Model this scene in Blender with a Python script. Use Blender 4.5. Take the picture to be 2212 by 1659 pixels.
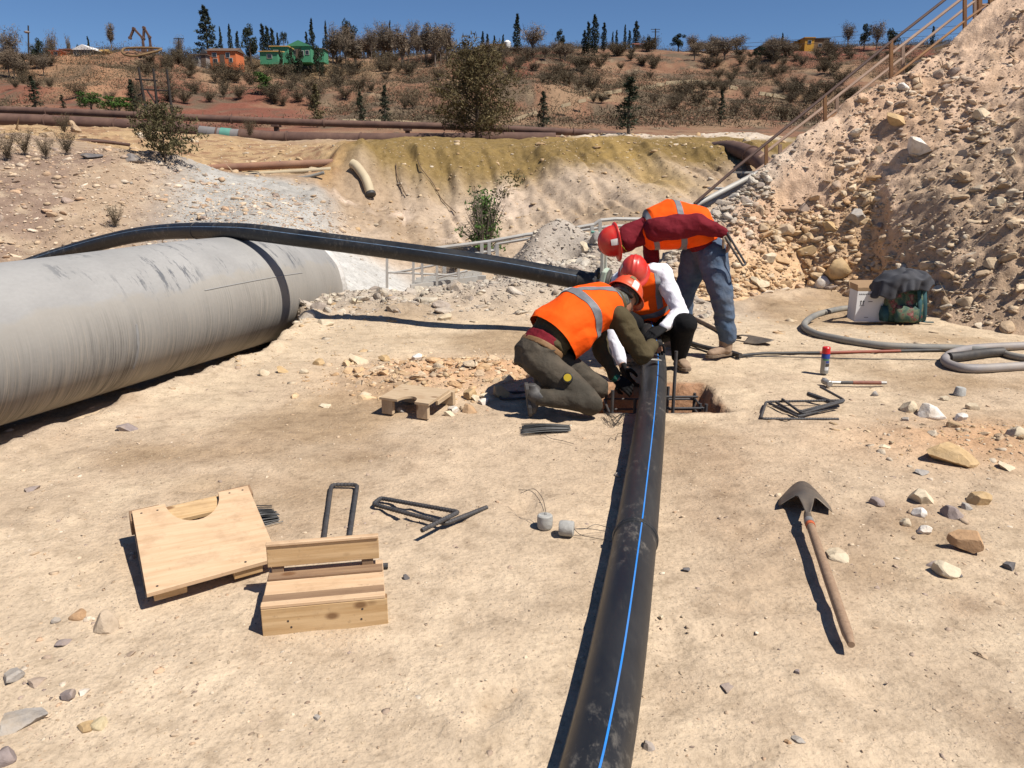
import bpy, bmesh, math, random
import numpy as np
from mathutils import Vector, Matrix, Quaternion
R = math.radians
random.seed(7); rng = np.random.default_rng(7)
for o in list(bpy.data.objects): bpy.data.objects.remove(o)
scn = bpy.context.scene
C = scn.collection

# ------------------------------------------------------------------ camera, sky, sun, exposure
PITCH = math.atan(0.2647); CZ = 1.6; FPX = 1736.0
cam_d = bpy.data.cameras.new('camera'); cam_d.sensor_width = 36; cam_d.lens = 36 * FPX / 2212
cam_d.clip_start = 0.05; cam_d.clip_end = 2000
cam = bpy.data.objects.new('camera', cam_d); C.objects.link(cam)
cam.location = (0, 0, CZ); cam.rotation_euler = (math.pi / 2 - PITCH, 0, 0)
scn.camera = cam
SUN_EL, SUN_AZ = R(57), R(-31)          # azimuth measured from +x
sdir = Vector((math.cos(SUN_EL) * math.cos(SUN_AZ), math.cos(SUN_EL) * math.sin(SUN_AZ), math.sin(SUN_EL)))
sun_d = bpy.data.lights.new('sun', 'SUN'); sun_d.energy = 4.6; sun_d.angle = R(0.5); sun_d.color = (1.0, 0.945, 0.86)
sun = bpy.data.objects.new('sun', sun_d); C.objects.link(sun)
sun.rotation_euler = sdir.to_track_quat('Z', 'Y').to_euler()
wd = bpy.data.worlds.new('World'); scn.world = wd; wd.use_nodes = True
nt = wd.node_tree; nt.nodes.clear()
sky = nt.nodes.new('ShaderNodeTexSky'); sky.sky_type = 'NISHITA'; sky.sun_disc = False
sky.sun_elevation = SUN_EL; sky.sun_rotation = math.pi / 2 - SUN_AZ
sky.altitude = 2300; sky.air_density = 1.0; sky.dust_density = 0.0; sky.ozone_density = 9.0
bg = nt.nodes.new('ShaderNodeBackground'); bg.inputs[1].default_value = 0.06
wo = nt.nodes.new('ShaderNodeOutputWorld')
nt.links.new(sky.outputs[0], bg.inputs[0]); nt.links.new(bg.outputs[0], wo.inputs[0])
vs = scn.view_settings
vs.view_transform = 'Standard'; vs.look = 'None'; vs.exposure = 0.54; vs.gamma = 1.0; vs.use_curve_mapping = False
scn.render.engine = 'CYCLES'
scn.cycles.max_bounces = 6; scn.cycles.diffuse_bounces = 3; scn.cycles.use_denoising = True

# ------------------------------------------------------------------ picking points of the place
cP, sP = math.cos(PITCH), math.sin(PITCH)
def ray(px, py):
    u = (px - 1106) / FPX; v = (829.5 - py) / FPX
    return np.array((u, cP + v * sP, -sP + v * cP))
def ay(px, py, y):
    r = ray(px, py); t = y / r[1]
    return Vector((r[0] * t, y, CZ + r[2] * t))
def az(px, py, z=0.0):
    r = ray(px, py); t = (z - CZ) / r[2]
    return Vector((r[0] * t, r[1] * t, z))

# ------------------------------------------------------------------ noise
def _h(xi, yi, zi, s):
    h = (xi.astype(np.int64) * 374761393 + yi.astype(np.int64) * 668265263 + zi * 2147483647 + s * 974634221) & 0xffffffff
    h = ((h ^ (h >> 13)) * 1274126177) & 0xffffffff
    h = h ^ (h >> 16)
    return (h & 0xffffff) / float(0xffffff)
def vn(x, y, s=0):
    xi = np.floor(x); yi = np.floor(y); fx = x - xi; fy = y - yi
    fx = fx * fx * (3 - 2 * fx); fy = fy * fy * (3 - 2 * fy)
    a = _h(xi, yi, 0, s); b = _h(xi + 1, yi, 0, s); c = _h(xi, yi + 1, 0, s); d = _h(xi + 1, yi + 1, 0, s)
    return (a * (1 - fx) + b * fx) * (1 - fy) + (c * (1 - fx) + d * fx) * fy
def fbm(x, y, o=4, s=0, g=0.5):
    t = 0; a = 1; n = 0
    for i in range(o):
        t = t + a * (vn(x * 2 ** i, y * 2 ** i, s + i) - .5) * 2; n += a; a *= g
    return t / n
def vn3(p, sc, s=0):                     # cheap 3-D-ish noise for displacing meshes
    x, y, z = p[:, 0] * sc, p[:, 1] * sc, p[:, 2] * sc
    return (vn(x + z * .7, y + z * .3, s) + vn(y - z * .6 + 9, z + x * .4, s + 5) + vn(z + 3 + y * .2, x - y * .5, s + 9)) / 1.5 - 1
def sm(a, b, x):
    t = np.clip((x - a) / (b - a), 0, 1); return t * t * (3 - 2 * t)

# ------------------------------------------------------------------ materials
def _n(nt, t, **k):
    n = nt.nodes.new(t)
    for a, b in k.items(): setattr(n, a, b)
    return n
def ramp(nt, fac, stops):
    r = _n(nt, 'ShaderNodeValToRGB'); e = r.color_ramp.elements
    while len(e) < len(stops): e.new(0.5)
    for i, (p, c) in enumerate(stops):
        e[i].position = p; e[i].color = (*c, 1)
    nt.links.new(fac, r.inputs[0]); return r.outputs[0]
def noise(nt, sc, det=4, rough=.6, coord=None, stretch=None):
    n = _n(nt, 'ShaderNodeTexNoise'); n.inputs['Scale'].default_value = sc
    n.inputs['Detail'].default_value = det; n.inputs['Roughness'].default_value = rough
    if coord is not None:
        if stretch:
            m = _n(nt, 'ShaderNodeMapping'); m.inputs['Scale'].default_value = stretch
            nt.links.new(coord, m.inputs[0]); coord = m.outputs[0]
        nt.links.new(coord, n.inputs['Vector'])
    return n.outputs[0]
def base_mat(name):
    m = bpy.data.materials.new(name); m.use_nodes = True
    nt = m.node_tree; b = nt.nodes['Principled BSDF']
    return m, nt, b
def mixc(nt, fac, a, b, mode='MIX'):
    m = _n(nt, 'ShaderNodeMix', data_type='RGBA', blend_type=mode)
    for s, v in ((0, fac), (6, a), (7, b)):
        if hasattr(v, 'is_linked') or hasattr(v, 'links'): nt.links.new(v, m.inputs[s])
        elif isinstance(v, (int, float)): m.inputs[s].default_value = v
        else: m.inputs[s].default_value = (*v, 1)
    return m.outputs[2]
def bump(nt, b, h, st=.5, dist=.01, prev=None):
    n = _n(nt, 'ShaderNodeBump'); n.inputs['Strength'].default_value = st; n.inputs['Distance'].default_value = dist
    nt.links.new(h, n.inputs['Height'])
    if prev is not None: nt.links.new(prev, n.inputs['Normal'])
    nt.links.new(n.outputs[0], b.inputs['Normal']); return n.outputs[0]
MATS = {}
def mat(name, c1, c2=None, rough=.7, sc=6, metal=0, bs=.3, bd=.004, bsc=60, stretch=None, spec=None, dust=None):
    """two-tone noise colour with fine relief; dust: pale dirt in a second noise"""
    if name in MATS: return MATS[name]
    m, nt, b = base_mat(name)
    co = _n(nt, 'ShaderNodeTexCoord').outputs['Object']
    if c2 is None: c2 = tuple(x * .72 for x in c1)
    f = noise(nt, sc, 5, .62, co, stretch)
    col = ramp(nt, f, [(.32, c2), (.68, c1)])
    if dust:
        d = noise(nt, dust[2] if len(dust) > 2 else 3.5, 6, .68, co)
        d = ramp(nt, d, [(.5 - dust[1] * .2, (0, 0, 0)), (.75, (dust[1],) * 3)])
        col = mixc(nt, d, col, dust[0])
    nt.links.new(col, b.inputs['Base Color'])
    b.inputs['Roughness'].default_value = rough; b.inputs['Metallic'].default_value = metal
    if spec is not None: b.inputs['Specular IOR Level'].default_value = spec
    if bs: bump(nt, b, noise(nt, bsc, 5, .6, co, stretch), bs, bd)
    MATS[name] = m; return m

# ------------------------------------------------------------------ objects
def mesh(name, V, Fc, smooth=False):
    me = bpy.data.meshes.new(name); me.from_pydata([tuple(v) for v in V], [], Fc)
    me.update()
    if smooth: me.polygons.foreach_set('use_smooth', [True] * len(me.polygons))
    return me
def from_bm(name, bm, smooth=False):
    me = bpy.data.meshes.new(name); bm.to_mesh(me); bm.free()
    if smooth: me.polygons.foreach_set('use_smooth', [True] * len(me.polygons))
    return me
def obj(name, me, m=None, parent=None, **props):
    o = bpy.data.objects.new(name, me); C.objects.link(o)
    if m is not None and me is not None and len(me.materials) == 0: me.materials.append(m)
    if parent is not None:
        o.parent = parent; o.matrix_parent_inverse = Matrix.Translation(-Vector(parent.location)) if parent.type == 'EMPTY' else Matrix()
    for k, v in props.items(): o[k] = v
    return o
def thing(name, loc, label, cat, group=None):
    o = bpy.data.objects.new(name, None); C.objects.link(o); o.location = loc
    o.empty_display_size = .1
    o['label'] = label; o['category'] = cat
    if group: o['group'] = group
    return o
def tag(o, label, cat, group=None):
    o['label'] = label; o['category'] = cat
    if group: o['group'] = group
    return o
def copy_tree(root, M, label=None):
    r = root.copy(); C.objects.link(r); r.matrix_world = M
    if label: r['label'] = label
    for ch in root.children:
        c = ch.copy(); C.objects.link(c); c.parent = r
        for g in ch.children:
            d = g.copy(); C.objects.link(d); d.parent = c
    return r

class MB:
    """collects verts/faces; world coordinates"""
    def __init__(s): s.V = []; s.F = []
    def add(s, V, Fc):
        k = len(s.V); s.V += [tuple(v) for v in V]; s.F += [tuple(i + k for i in f) for f in Fc]; return s
    def box(s, c, size, rot=None, jit=0):
        M = rot.to_matrix() if isinstance(rot, Quaternion) else (rot if rot is not None else Matrix.Identity(3))
        c = Vector(c); hx, hy, hz = [q / 2 for q in size]
        V = []
        for z in (-hz, hz):
            for x, y in ((-hx, -hy), (hx, -hy), (hx, hy), (-hx, hy)):
                V.append(c + M @ Vector((x + random.uniform(-jit, jit), y + random.uniform(-jit, jit), z + random.uniform(-jit, jit))))
        return s.add(V, [(3, 2, 1, 0), (4, 5, 6, 7), (0, 1, 5, 4), (1, 2, 6, 5), (2, 3, 7, 6), (3, 0, 4, 7)])
    def bar(s, a, b, w, h, up=(0, 0, 1)):
        a = Vector(a); b = Vector(b); d = (b - a); L = d.length; d.normalize()
        up = Vector(up); x = d.cross(up)
        if x.length < 1e-4: x = d.cross(Vector((1, 0, 0)))
        x.normalize(); z = x.cross(d)
        M = Matrix((x, d, z)).transposed()
        return s.box((a + b) / 2, (w, L, h), M)
    def tube(s, pts, r, seg=10, caps=True, rough=0, flat=1.0):
        pts = [Vector(p) for p in pts]; n = len(pts)
        rs = r if isinstance(r, (list, tuple)) else [r] * n
        T = []
        for i in range(n):
            t = pts[min(i + 1, n - 1)] - pts[max(i - 1, 0)]; T.append(t.normalized())
        u = T[0].cross(Vector((0, 0, 1)))
        if u.length < .05: u = T[0].cross(Vector((0, 1, 0)))
        u.normalize(); V = []
        for i in range(n):
            u = (u - T[i] * u.dot(T[i])).normalized(); w = T[i].cross(u)
            for k in range(seg):
                a = 2 * math.pi * k / seg
                rr = rs[i] * (1 + random.uniform(-rough, rough))
                V.append(pts[i] + u * math.cos(a) * rr + w * math.sin(a) * rr * flat)
        Fc = []
        for i in range(n - 1):
            for k in range(seg):
                Fc.append((i * seg + k, i * seg + (k + 1) % seg, (i + 1) * seg + (k + 1) % seg, (i + 1) * seg + k))
        if caps:
            Fc.append(tuple(range(seg - 1, -1, -1))); Fc.append(tuple((n - 1) * seg + k for k in range(seg)))
        return s.add(V, Fc)
    def lathe(s, a, axis, prof, seg=20):
        """prof: (distance along axis, radius)"""
        d = Vector(axis).normalized(); u = d.cross(Vector((0, 0, 1)))
        if u.length < .05: u = d.cross(Vector((0, 1, 0)))
        u.normalize(); w = d.cross(u); a = Vector(a); V = []; n = len(prof)
        for t, r in prof:
            for k in range(seg):
                q = 2 * math.pi * k / seg; V.append(a + d * t + (u * math.cos(q) + w * math.sin(q)) * r)
        Fc = [(i * seg + k, i * seg + (k + 1) % seg, (i + 1) * seg + (k + 1) % seg, (i + 1) * seg + k) for i in range(n - 1) for k in range(seg)]
        Fc.append(tuple(range(seg - 1, -1, -1))); Fc.append(tuple((n - 1) * seg + k for k in range(seg)))
        return s.add(V, Fc)
    def prism(s, poly, a, b):
        """poly: list of 3-D points of one side, extruded from offset a to b (vectors)"""
        n = len(poly); a = Vector(a); b = Vector(b)
        V = [Vector(p) + a for p in poly] + [Vector(p) + b for p in poly]
        return s.add(V, [tuple(range(n - 1, -1, -1)), tuple(range(n, 2 * n))] + [(i, (i + 1) % n, n + (i + 1) % n, n + i) for i in range(n)])
    def build(s, name, m, parent=None, smooth=False, bevel=0, **props):
        me = mesh(name, s.V, s.F, False)
        bm = bmesh.new(); bm.from_mesh(me); bmesh.ops.recalc_face_normals(bm, faces=bm.faces)
        if bevel: bmesh.ops.bevel(bm, geom=[e for e in bm.edges if e.calc_face_angle(0) > .5], offset=bevel, segments=1, affect='EDGES')
        bm.to_mesh(me); bm.free()
        if smooth:
            me.polygons.foreach_set('use_smooth', [True] * len(me.polygons))
            try: me.set_sharp_from_angle(angle=R(38))
            except Exception: pass
        return obj(name, me, m, parent, **props)
def crom(P, n=8):
    P = [Vector(p) for p in P]; out = []
    Q = [P[0] * 2 - P[1]] + P + [P[-1] * 2 - P[-2]]
    for i in range(1, len(Q) - 2):
        for k in range(n):
            t = k / n; a, b, c, d = Q[i - 1], Q[i], Q[i + 1], Q[i + 2]
            out.append(.5 * ((2 * b) + (c - a) * t + (2 * a - 5 * b + 4 * c - d) * t * t + (3 * b - a - 3 * c + d) * t ** 3))
    out.append(P[-1]); return out
# ================================================================== TERRAIN
CP = []
def cz(px, py, z): p = az(px, py, z); CP.append((p.x, p.y, p.z))
def fd(y): return 42 + (y - 42) * 2.6 if y > 42 else y
def cy(px, py, y): p = ay(px, py, fd(y)); CP.append((p.x, p.y, p.z))
for x in (-14, -8, -4, 0, 4, 8, 14):
    for y in (-12, -4, 0, 3, 6): CP.append((x, y, 0))
for x in (-2.2, -.5, 1, 2.5, 4.2): CP.append((x, 8.2, 0))
for x in (-4.6, -3.4): CP.append((x, 7.5, 0.05))
for p in ((690, 664), (1450, 640)): cz(*p, 0)
for p in ((800, 640), (900, 642), (1000, 640)): cz(*p, .08)
CP += [(-2.4, 11.5, -.1), (-1.2, 12.2, -.3), (0, 12.5, -.35), (-1.5, 13.5, -.3), (.6, 13.2, -.3), (1.6, 12.6, -.1), (2.4, 12.2, 0.1)]
# grey heap beside the walkway
for p in ((1190, 500, 11.2), (1225, 497, 11.2), (1150, 535, 10.9), (1270, 520, 11), (1290, 545, 10.6), (1340, 560, 10.6), (1400, 545, 11)): cy(*p)
cz(1230, 610, .12); cz(1350, 612, .05); cz(1100, 600, .2)
CP += [(.7, 12.0, .35), (1.5, 11.8, .3)]
# far pit wall
for p in ((860, 560, 14.6), (950, 535, 15), (1040, 520, 15.3), (1150, 505, 15.3), (1300, 480, 15), (1420, 470, 14.6), (1500, 440, 15),
          (800, 450, 17), (900, 430, 17.5), (1000, 420, 17.8), (1150, 410, 17.6), (1300, 390, 17.2), (1420, 385, 17), (1520, 380, 17),
          (730, 334, 18.4), (747, 308, 18.7), (800, 311, 18.9), (870, 322, 19.3), (950, 312, 19.6), (762, 392, 17.5), (795, 440, 16.7), (745, 300, 19.8), (850, 305, 20.6), (1040, 312, 20.2), (1150, 322, 19.8), (1230, 322, 19.5),
          (1300, 306, 19.5), (1370, 308, 19.4), (1440, 318, 19.3), (1500, 312, 19.8), (1570, 318, 19.6), (1650, 330, 18.5),
          (1250, 300, 22.5), (1350, 292, 22.5), (1480, 300, 22), (1560, 290, 23), (1640, 295, 22),
          # left bank
          (-200, 335, 14.5), (0, 337, 14.5), (100, 338, 15), (250, 333, 15.5), (330, 330, 16), (400, 352, 16), (450, 383, 15.8), (600, 388, 16.6), (690, 405, 17),
          (-200, 470, 12.6), (0, 470, 12.7), (200, 465, 13), (100, 548, 12), (350, 480, 13.3), (500, 460, 13.4), (600, 470, 13.8), (690, 500, 14.4), (760, 560, 13.6), (640, 520, 12.6),
          (-100, 562, 11.4), (300, 532, 12),
          (450, 373, 18), (600, 371, 18), (690, 369, 18.5), (450, 340, 20), (600, 334, 20.5), (690, 322, 20.7),
          (-200, 290, 18), (0, 292, 18), (100, 285, 20), (200, 300, 19), (150, 272, 24), (0, 276, 23), (330, 305, 20.5), (400, 310, 22), (550, 315, 23), (700, 312, 24)): cy(*p)
for x in (-30, -22, -14, -6, 0, 6, 14, 22, 32): CP.append((x, 31, 2.6)); CP.append((x, 26.5, 2.3 if x > -4 else 2.55))
# right side, behind the rubble
CP += [(6, 14, .3), (9, 15, .8), (12, 16, 1.5), (7, 18, 1.4), (10, 20, 2.0), (14, 22, 2.3), (20, 12, 1.0), (20, 20, 2.2), (-20, 9, .8), (-20, 13, 1.8)]
# hillside
for px in (-600, -200, 200, 600, 1000, 1400, 1800, 2300, 2800): cy(px, 288, 42)
for p in ((-700, 130, 100), (-300, 128, 95), (-100, 128, 92), (0, 128, 90), (60, 125, 84), (110, 122, 80), (180, 118, 80), (270, 113, 80), (340, 108, 84), (400, 128, 86),
          (-300, 220, 58), (-100, 230, 56), (30, 225, 56), (90, 190, 66), (150, 222, 55), (220, 170, 68), (300, 218, 56), (330, 160, 72),
          (450, 140, 86), (560, 136, 88), (640, 146, 86), (710, 128, 98), (500, 195, 68), (600, 235, 56), (800, 205, 68), (900, 128, 104), (800, 130, 100),
          (1000, 112, 115), (1000, 205, 70), (1150, 110, 115), (1200, 103, 115), (1200, 180, 78), (1300, 106, 112), (1400, 106, 112), (1500, 110, 108),
          (1600, 108, 108), (1700, 106, 105), (1400, 160, 88), (1600, 165, 86), (1300, 235, 60), (1600, 238, 60), (1000, 245, 56), (800, 250, 54), (1800, 110, 105),
          (1850, 103, 108), (1950, 98, 108), (2200, 98, 108), (1800, 165, 84), (1850, 240, 60), (2300, 160, 84), (2800, 110, 108), (2300, 240, 60), (2800, 160, 84),
          (1400, 262, 50), (1700, 262, 50), (400, 262, 50)): cy(*p)
for x in (-280, -180, -90, 0, 90, 180, 280): CP.append((x, 330, 30)); CP.append((x, 560, 20))
CP = np.array(CP); NC = len(CP)
def _phi(r2, y): return np.sqrt(r2 + 0.04)
A = np.sqrt(((CP[:, None, :2] - CP[None, :, :2]) ** 2).sum(-1) + .04)
A = A - np.eye(NC) * .02
PM = np.hstack([np.ones((NC, 1)), CP[:, :2]])
SYS = np.block([[A, PM], [PM.T, np.zeros((3, 3))]])
WT = np.linalg.solve(SYS, np.concatenate([CP[:, 2], np.zeros(3)]))
def rbf(x, y):
    z = WT[NC] + WT[NC + 1] * x + WT[NC + 2] * y
    for i in range(NC): z = z + WT[i] * np.sqrt((x - CP[i, 0]) ** 2 + (y - CP[i, 1]) ** 2 + .04)
    return z
def smin(a, b, k=.15): return -np.log(np.exp(-a / k) + np.exp(-b / k)) * k
HOLE = (.57, 1.50, 5.30, 6.02)
BIGP = [Vector((-6.03, 1.5, .25)), Vector((-4.16, 6.4, .25)), Vector((-3.17, 9.0, .26)), Vector((-3.0, 11.5, .02))]
def pad_mask(x, y): return (1 - sm(8.6, 9.6, y + .25 * fbm(x * .8, y * .8, 3, 3))) * (1 - sm(5, 7, x)) * (1 - sm(4, 6, -x))
_fr = np.random.default_rng(3)
FEET = [(_fr.uniform(-2.2, 3.6), 1.8 + 6.5 * _fr.uniform() ** 1.2, _fr.uniform(0, 6.28)) for _ in range(90)]
DRAG = [(_fr.uniform(-2, 3), _fr.uniform(2.2, 7), _fr.uniform(-.5, .5), _fr.uniform(.4, 1.3)) for _ in range(16)]
def treads(x, y):
    d = np.zeros_like(x)
    for fx, fy, a in FEET:
        m = (np.abs(x - fx) < .3) & (np.abs(y - fy) < .3)
        if not m.any(): continue
        u = (x[m] - fx) * math.cos(a) + (y[m] - fy) * math.sin(a); v = -(x[m] - fx) * math.sin(a) + (y[m] - fy) * math.cos(a)
        q = (u / .15) ** 2 + (v / (.05 + .012 * np.sign(u))) ** 2
        d[m] += -.012 * np.exp(-q ** 2) + .006 * np.exp(-((np.sqrt(q) - 1.35) / .3) ** 2) - .003 * np.exp(-q) * np.sin(u * 150)
    for fx, fy, a, L_ in DRAG:
        m = (np.abs(x - fx) < L_ + .2) & (np.abs(y - fy) < L_ + .2)
        if not m.any(): continue
        u = (x[m] - fx) * math.cos(a) + (y[m] - fy) * math.sin(a); v = -(x[m] - fx) * math.sin(a) + (y[m] - fy) * math.cos(a) + .03 * np.sin(u * 4)
        d[m] += -.008 * np.exp(-(v / .02) ** 2) * (1 - sm(L_ * .6, L_, np.abs(u)))
    return d
def ground_z(x, y):
    x = np.asarray(x, float); y = np.asarray(y, float)
    z = rbf(x, y)
    far = sm(34, 60, y); pad = pad_mask(x, y)
    z = z * (1 - pad) + pad * np.clip(z, -.02, .02)
    # relief: fine on the trodden pad, coarse on the banks, coarser on the hill
    rg = (1 - pad) * (1 - far)
    z = z + pad * treads(x, y)
    z = z + pad * (.022 * fbm(x * 1.1, y * 1.1, 4, 11) + .006 * fbm(x * 7, y * 7, 3, 12))
    z = z + rg * (.16 * fbm(x * .55, y * .55, 5, 21, .55) + .05 * fbm(x * 3.2, y * 3.2, 4, 22, .6))
    # erosion gullies on the far pit wall
    gul = sm(14.5, 16, y) * (1 - sm(19.4, 20.3, y)) * sm(-5, -3, x)
    z = z + gul * (.24 * (np.abs(fbm(x * 1.3 + y * .25, y * .22, 4, 31)) * 2 - .6) + .05 * fbm(x * 4, y * 2.2, 4, 32, .65))
    z = z + far * sm(45, 90, y) * (1 - .75 * sm(160, 215, y)) * (3.4 * fbm(x * .028, y * .03, 4, 41) + 1.5 * fbm(x * .12, y * .12, 4, 42, .6))
    # rubble rim between pad and pit
    rim = np.exp(-((y - 9.65 - .3 * fbm(x * .7, x * 0 + 2, 2, 51)) / .62) ** 2) * sm(-3.2, -2.0, x) * (1 - sm(2.0, 2.8, x))
    z = z + rim * (.15 + .10 * fbm(x * 2.2, y * 2.2, 4, 52, .65))
    # low spoil ridges on the pad
    def spoil(cx, cyy, rx, ry, h, s): return h * np.exp(-(((x - cx) / rx) ** 2 + ((y - cyy) / ry) ** 2)) * (1 + .8 * fbm(x * 6, y * 6, 3, s))
    z = z + spoil(-.45, 6.3, .75, .42, .13, 61) + spoil(2.75, 4.75, .55, .3, .05, 62) + spoil(3.3, 4.5, .5, .22, .045, 64) + spoil(-2.7, 3.1, .8, 1.0, .03, 63) + spoil(-2.9, 2.3, .4, .4, .05, 65)
    # trench that the big pipe lies in
    ax = np.interp(y, [-18, 1.5, 6.4, 9.0, 11.5, 14], [-13.4, -6.03, -4.16, -3.17, -3.0, -2.8])
    sp_ = (x - ax) * np.interp(y, [6, 9.5], [.93, .99])
    ed = np.interp(y, [3, 4.5, 7.2, 8.6, 9.3, 11], [1.7, 1.62, 1.42, .95, .62, .5]) + .09 * fbm(x * 2.5, y * 2.5, 4, 72)
    tr = (1 - sm(-.07, .07, sp_ - ed)) * sm(-1.1, -.55, sp_) * (1 - sm(10.6, 11.6, y))
    z = z * (1 - tr) + tr * (-.47 + .06 * fbm(x * 4, y * 4, 3, 73))
    z = z + .05 * np.exp(-((sp_ - ed - .12) / .15) ** 2) * (1 - sm(9, 10, y)) * (.7 + fbm(x * 5, y * 5, 3, 74))
    # excavated hole under the near pipe
    wob = .05 * fbm(x * 6, y * 6, 3, 71)
    hx = sm(0, .07, np.minimum(x - HOLE[0], HOLE[1] - x) + wob); hy = sm(0, .07, np.minimum(y - HOLE[2], HOLE[3] - y) + wob)
    z = z - .42 * hx * hy
    return z
def rng1(*seg):
    out = []
    for a, b, st in seg: out += list(np.linspace(a, b, max(2, int(round((b - a) / st)) + 1))[:-1])
    out.append(seg[-1][1]); return np.array(out)
GX = rng1((-420, -150, 10), (-150, -45, 1.2), (-45, -15, .6), (-15, -6, .12), (-6, 6.6, .038), (6.6, 15, .12), (15, 45, .6), (45, 150, 1.2), (150, 420, 10))
GY = rng1((-18, 1, .6), (1, 8.5, .034), (8.5, 22, .062), (22, 45, .2), (45, 260, 1.5), (260, 600, 15))
XX, YY = np.meshgrid(GX, GY)
ZZ = ground_z(XX, YY)
def grid_mesh(name, X, Y, Z, col=None):
    ny, nx = X.shape
    co = np.empty((ny * nx, 3), np.float32); co[:, 0] = X.ravel(); co[:, 1] = Y.ravel(); co[:, 2] = Z.ravel()
    i = np.arange((ny - 1) * (nx - 1)); r = i // (nx - 1); c = i % (nx - 1); a = r * nx + c
    q = np.stack([a, a + 1, a + nx + 1, a + nx], 1).astype(np.int32)
    me = bpy.data.meshes.new(name)
    me.vertices.add(len(co)); me.vertices.foreach_set('co', co.ravel())
    me.loops.add(q.size); me.loops.foreach_set('vertex_index', q.ravel())
    me.polygons.add(len(q)); me.polygons.foreach_set('loop_start', np.arange(0, q.size, 4, dtype=np.int32))
    me.polygons.foreach_set('use_smooth', np.ones(len(q), bool))
    me.update(calc_edges=True); me.validate()
    if col is not None:
        at = me.attributes.new('tint', 'FLOAT_COLOR', 'POINT')
        cc = np.ones((len(co), 4), np.float32); cc[:, :3] = col.reshape(-1, 3); at.data.foreach_set('color', cc.ravel())
    return me
def L(a, b, m): return a + (b - a) * m[..., None]
def col3(c): return np.array(c)
def ground_col(x, y, z):
    px = 1106 + FPX * x / np.maximum(y * cP, 1)        # bearing, used only to say which bank is meant
    n1 = fbm(x * .9, y * .9, 4, 101); n2 = fbm(x * .25, y * .25, 4, 102); n3 = fbm(x * 4, y * 4, 3, 103)
    c = L(col3((.485, .372, .262)) + 0 * x[..., None], col3((.385, .28, .19)), sm(-.1, .45, n1 + .35 * n3))
    c = L(c, col3((.53, .42, .295)), sm(.05, .5, n2 + .3 * n3) * .8)
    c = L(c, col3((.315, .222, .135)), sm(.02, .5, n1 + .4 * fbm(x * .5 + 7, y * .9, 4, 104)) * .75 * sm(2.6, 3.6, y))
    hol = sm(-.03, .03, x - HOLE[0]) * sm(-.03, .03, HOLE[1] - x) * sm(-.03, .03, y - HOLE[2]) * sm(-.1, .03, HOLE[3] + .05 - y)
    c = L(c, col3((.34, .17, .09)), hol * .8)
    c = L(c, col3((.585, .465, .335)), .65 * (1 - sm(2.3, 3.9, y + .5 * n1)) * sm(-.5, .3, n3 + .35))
    # tan spoil around the hole and along the rim
    sp = np.exp(-(((x + .4) / .9) ** 2 + ((y - 6.3) / .55) ** 2)) + np.exp(-(((x - 2.95) / .8) ** 2 + ((y - 4.65) / .4) ** 2))
    c = L(c, col3((.50, .31, .18)), np.clip(sp * 1.1, 0, 1) * sm(-.5, .3, n3 + .4))
    # left bank
    lb = sm(9.0, 10, y) * (1 - sm(-2.6, -1.2, x))
    cb = L(col3((.335, .245, .17)) + 0 * x[..., None], col3((.235, .165, .125)), sm(-.15, .3, n1 + .5 * n2)); cb = L(cb, col3((.40, .31, .22)), sm(.2, .6, n3))
    c = L(c, cb, lb)
    # grey gravel fan and dried mud
    gx = x + 4.3 + .25 * (y - 13.5)
    fan = np.exp(-((gx / 1.5) ** 4)) * sm(11.6, 12.6, y) * (1 - sm(16.4, 17.2, y))
    c = L(c, L(col3((.385, .368, .342)) + 0 * x[..., None], col3((.30, .288, .268)), sm(-.2, .4, n3)), np.clip(1.2 * fan * sm(-.7, -.1, n1 + .3), 0, 1))
    mud = np.exp(-(((x + 2.5) / 1.0) ** 2 + ((y - 13.0) / 1.9) ** 2)) * sm(10.6, 11.2, y)
    c = L(c, col3((.46, .45, .43)), np.clip(mud * 1.5, 0, 1))
    # grey rubble: rim + heap
    rim = np.exp(-((y - 9.9) / .85) ** 2) * sm(-3.2, -2.2, x) * (1 - sm(2.4, 3.2, x))
    c = L(c, L(col3((.45, .385, .31)) + 0 * x[..., None], col3((.35, .30, .25)), sm(-.2, .3, n3)), np.clip(rim, 0, 1))
    heap = np.exp(-(((x - 1.0) / 1.2) ** 2 + ((y - 11) / 1.1) ** 2))
    c = L(c, L(col3((.40, .35, .30)) + 0 * x[..., None], col3((.32, .27, .225)), sm(-.2, .3, n3)), np.clip(heap * 1.4, 0, 1))
    # far wall
    fw = sm(13.6, 14.6, y) * sm(-.25, .25, x - np.interp(y, [13, 16, 17.5, 25], [-2.9, -3.3, -4.25, -4.3])) * (1 - sm(24, 26, y))
    cw = L(col3((.42, .325, .24)) + 0 * x[..., None], col3((.32, .235, .16)), sm(-.2, .4, fbm(x * 1.2 + y * .3, y * .35, 4, 110)))
    cw = L(cw, col3((.52, .41, .32)), sm(.1, .5, n1) * (1 - sm(-1, 2, x)))
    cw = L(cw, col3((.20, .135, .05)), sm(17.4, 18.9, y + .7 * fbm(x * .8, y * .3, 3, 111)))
    och = np.exp(-(((x - 2.6 - .3 * (18.5 - y)) / .55) ** 2)) * sm(14.5, 17, y)
    cw = L(cw, col3((.30, .20, .07)), np.clip(och * sm(-.5, .2, fbm(x * 2, y * .6, 3, 112) + .2), 0, 1) * .85)
    cw = L(cw, col3((.36, .20, .065)), np.exp(-(((x + 4.05) / .35) ** 2 + ((y - 18.2) / 1.1) ** 2)))
    road = sm(20.9, 21.4, y) * sm(1.2, 2, x) * (1 - sm(6.5, 7.5, x))
    cw = L(cw, col3((.50, .42, .34)), road)
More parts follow.
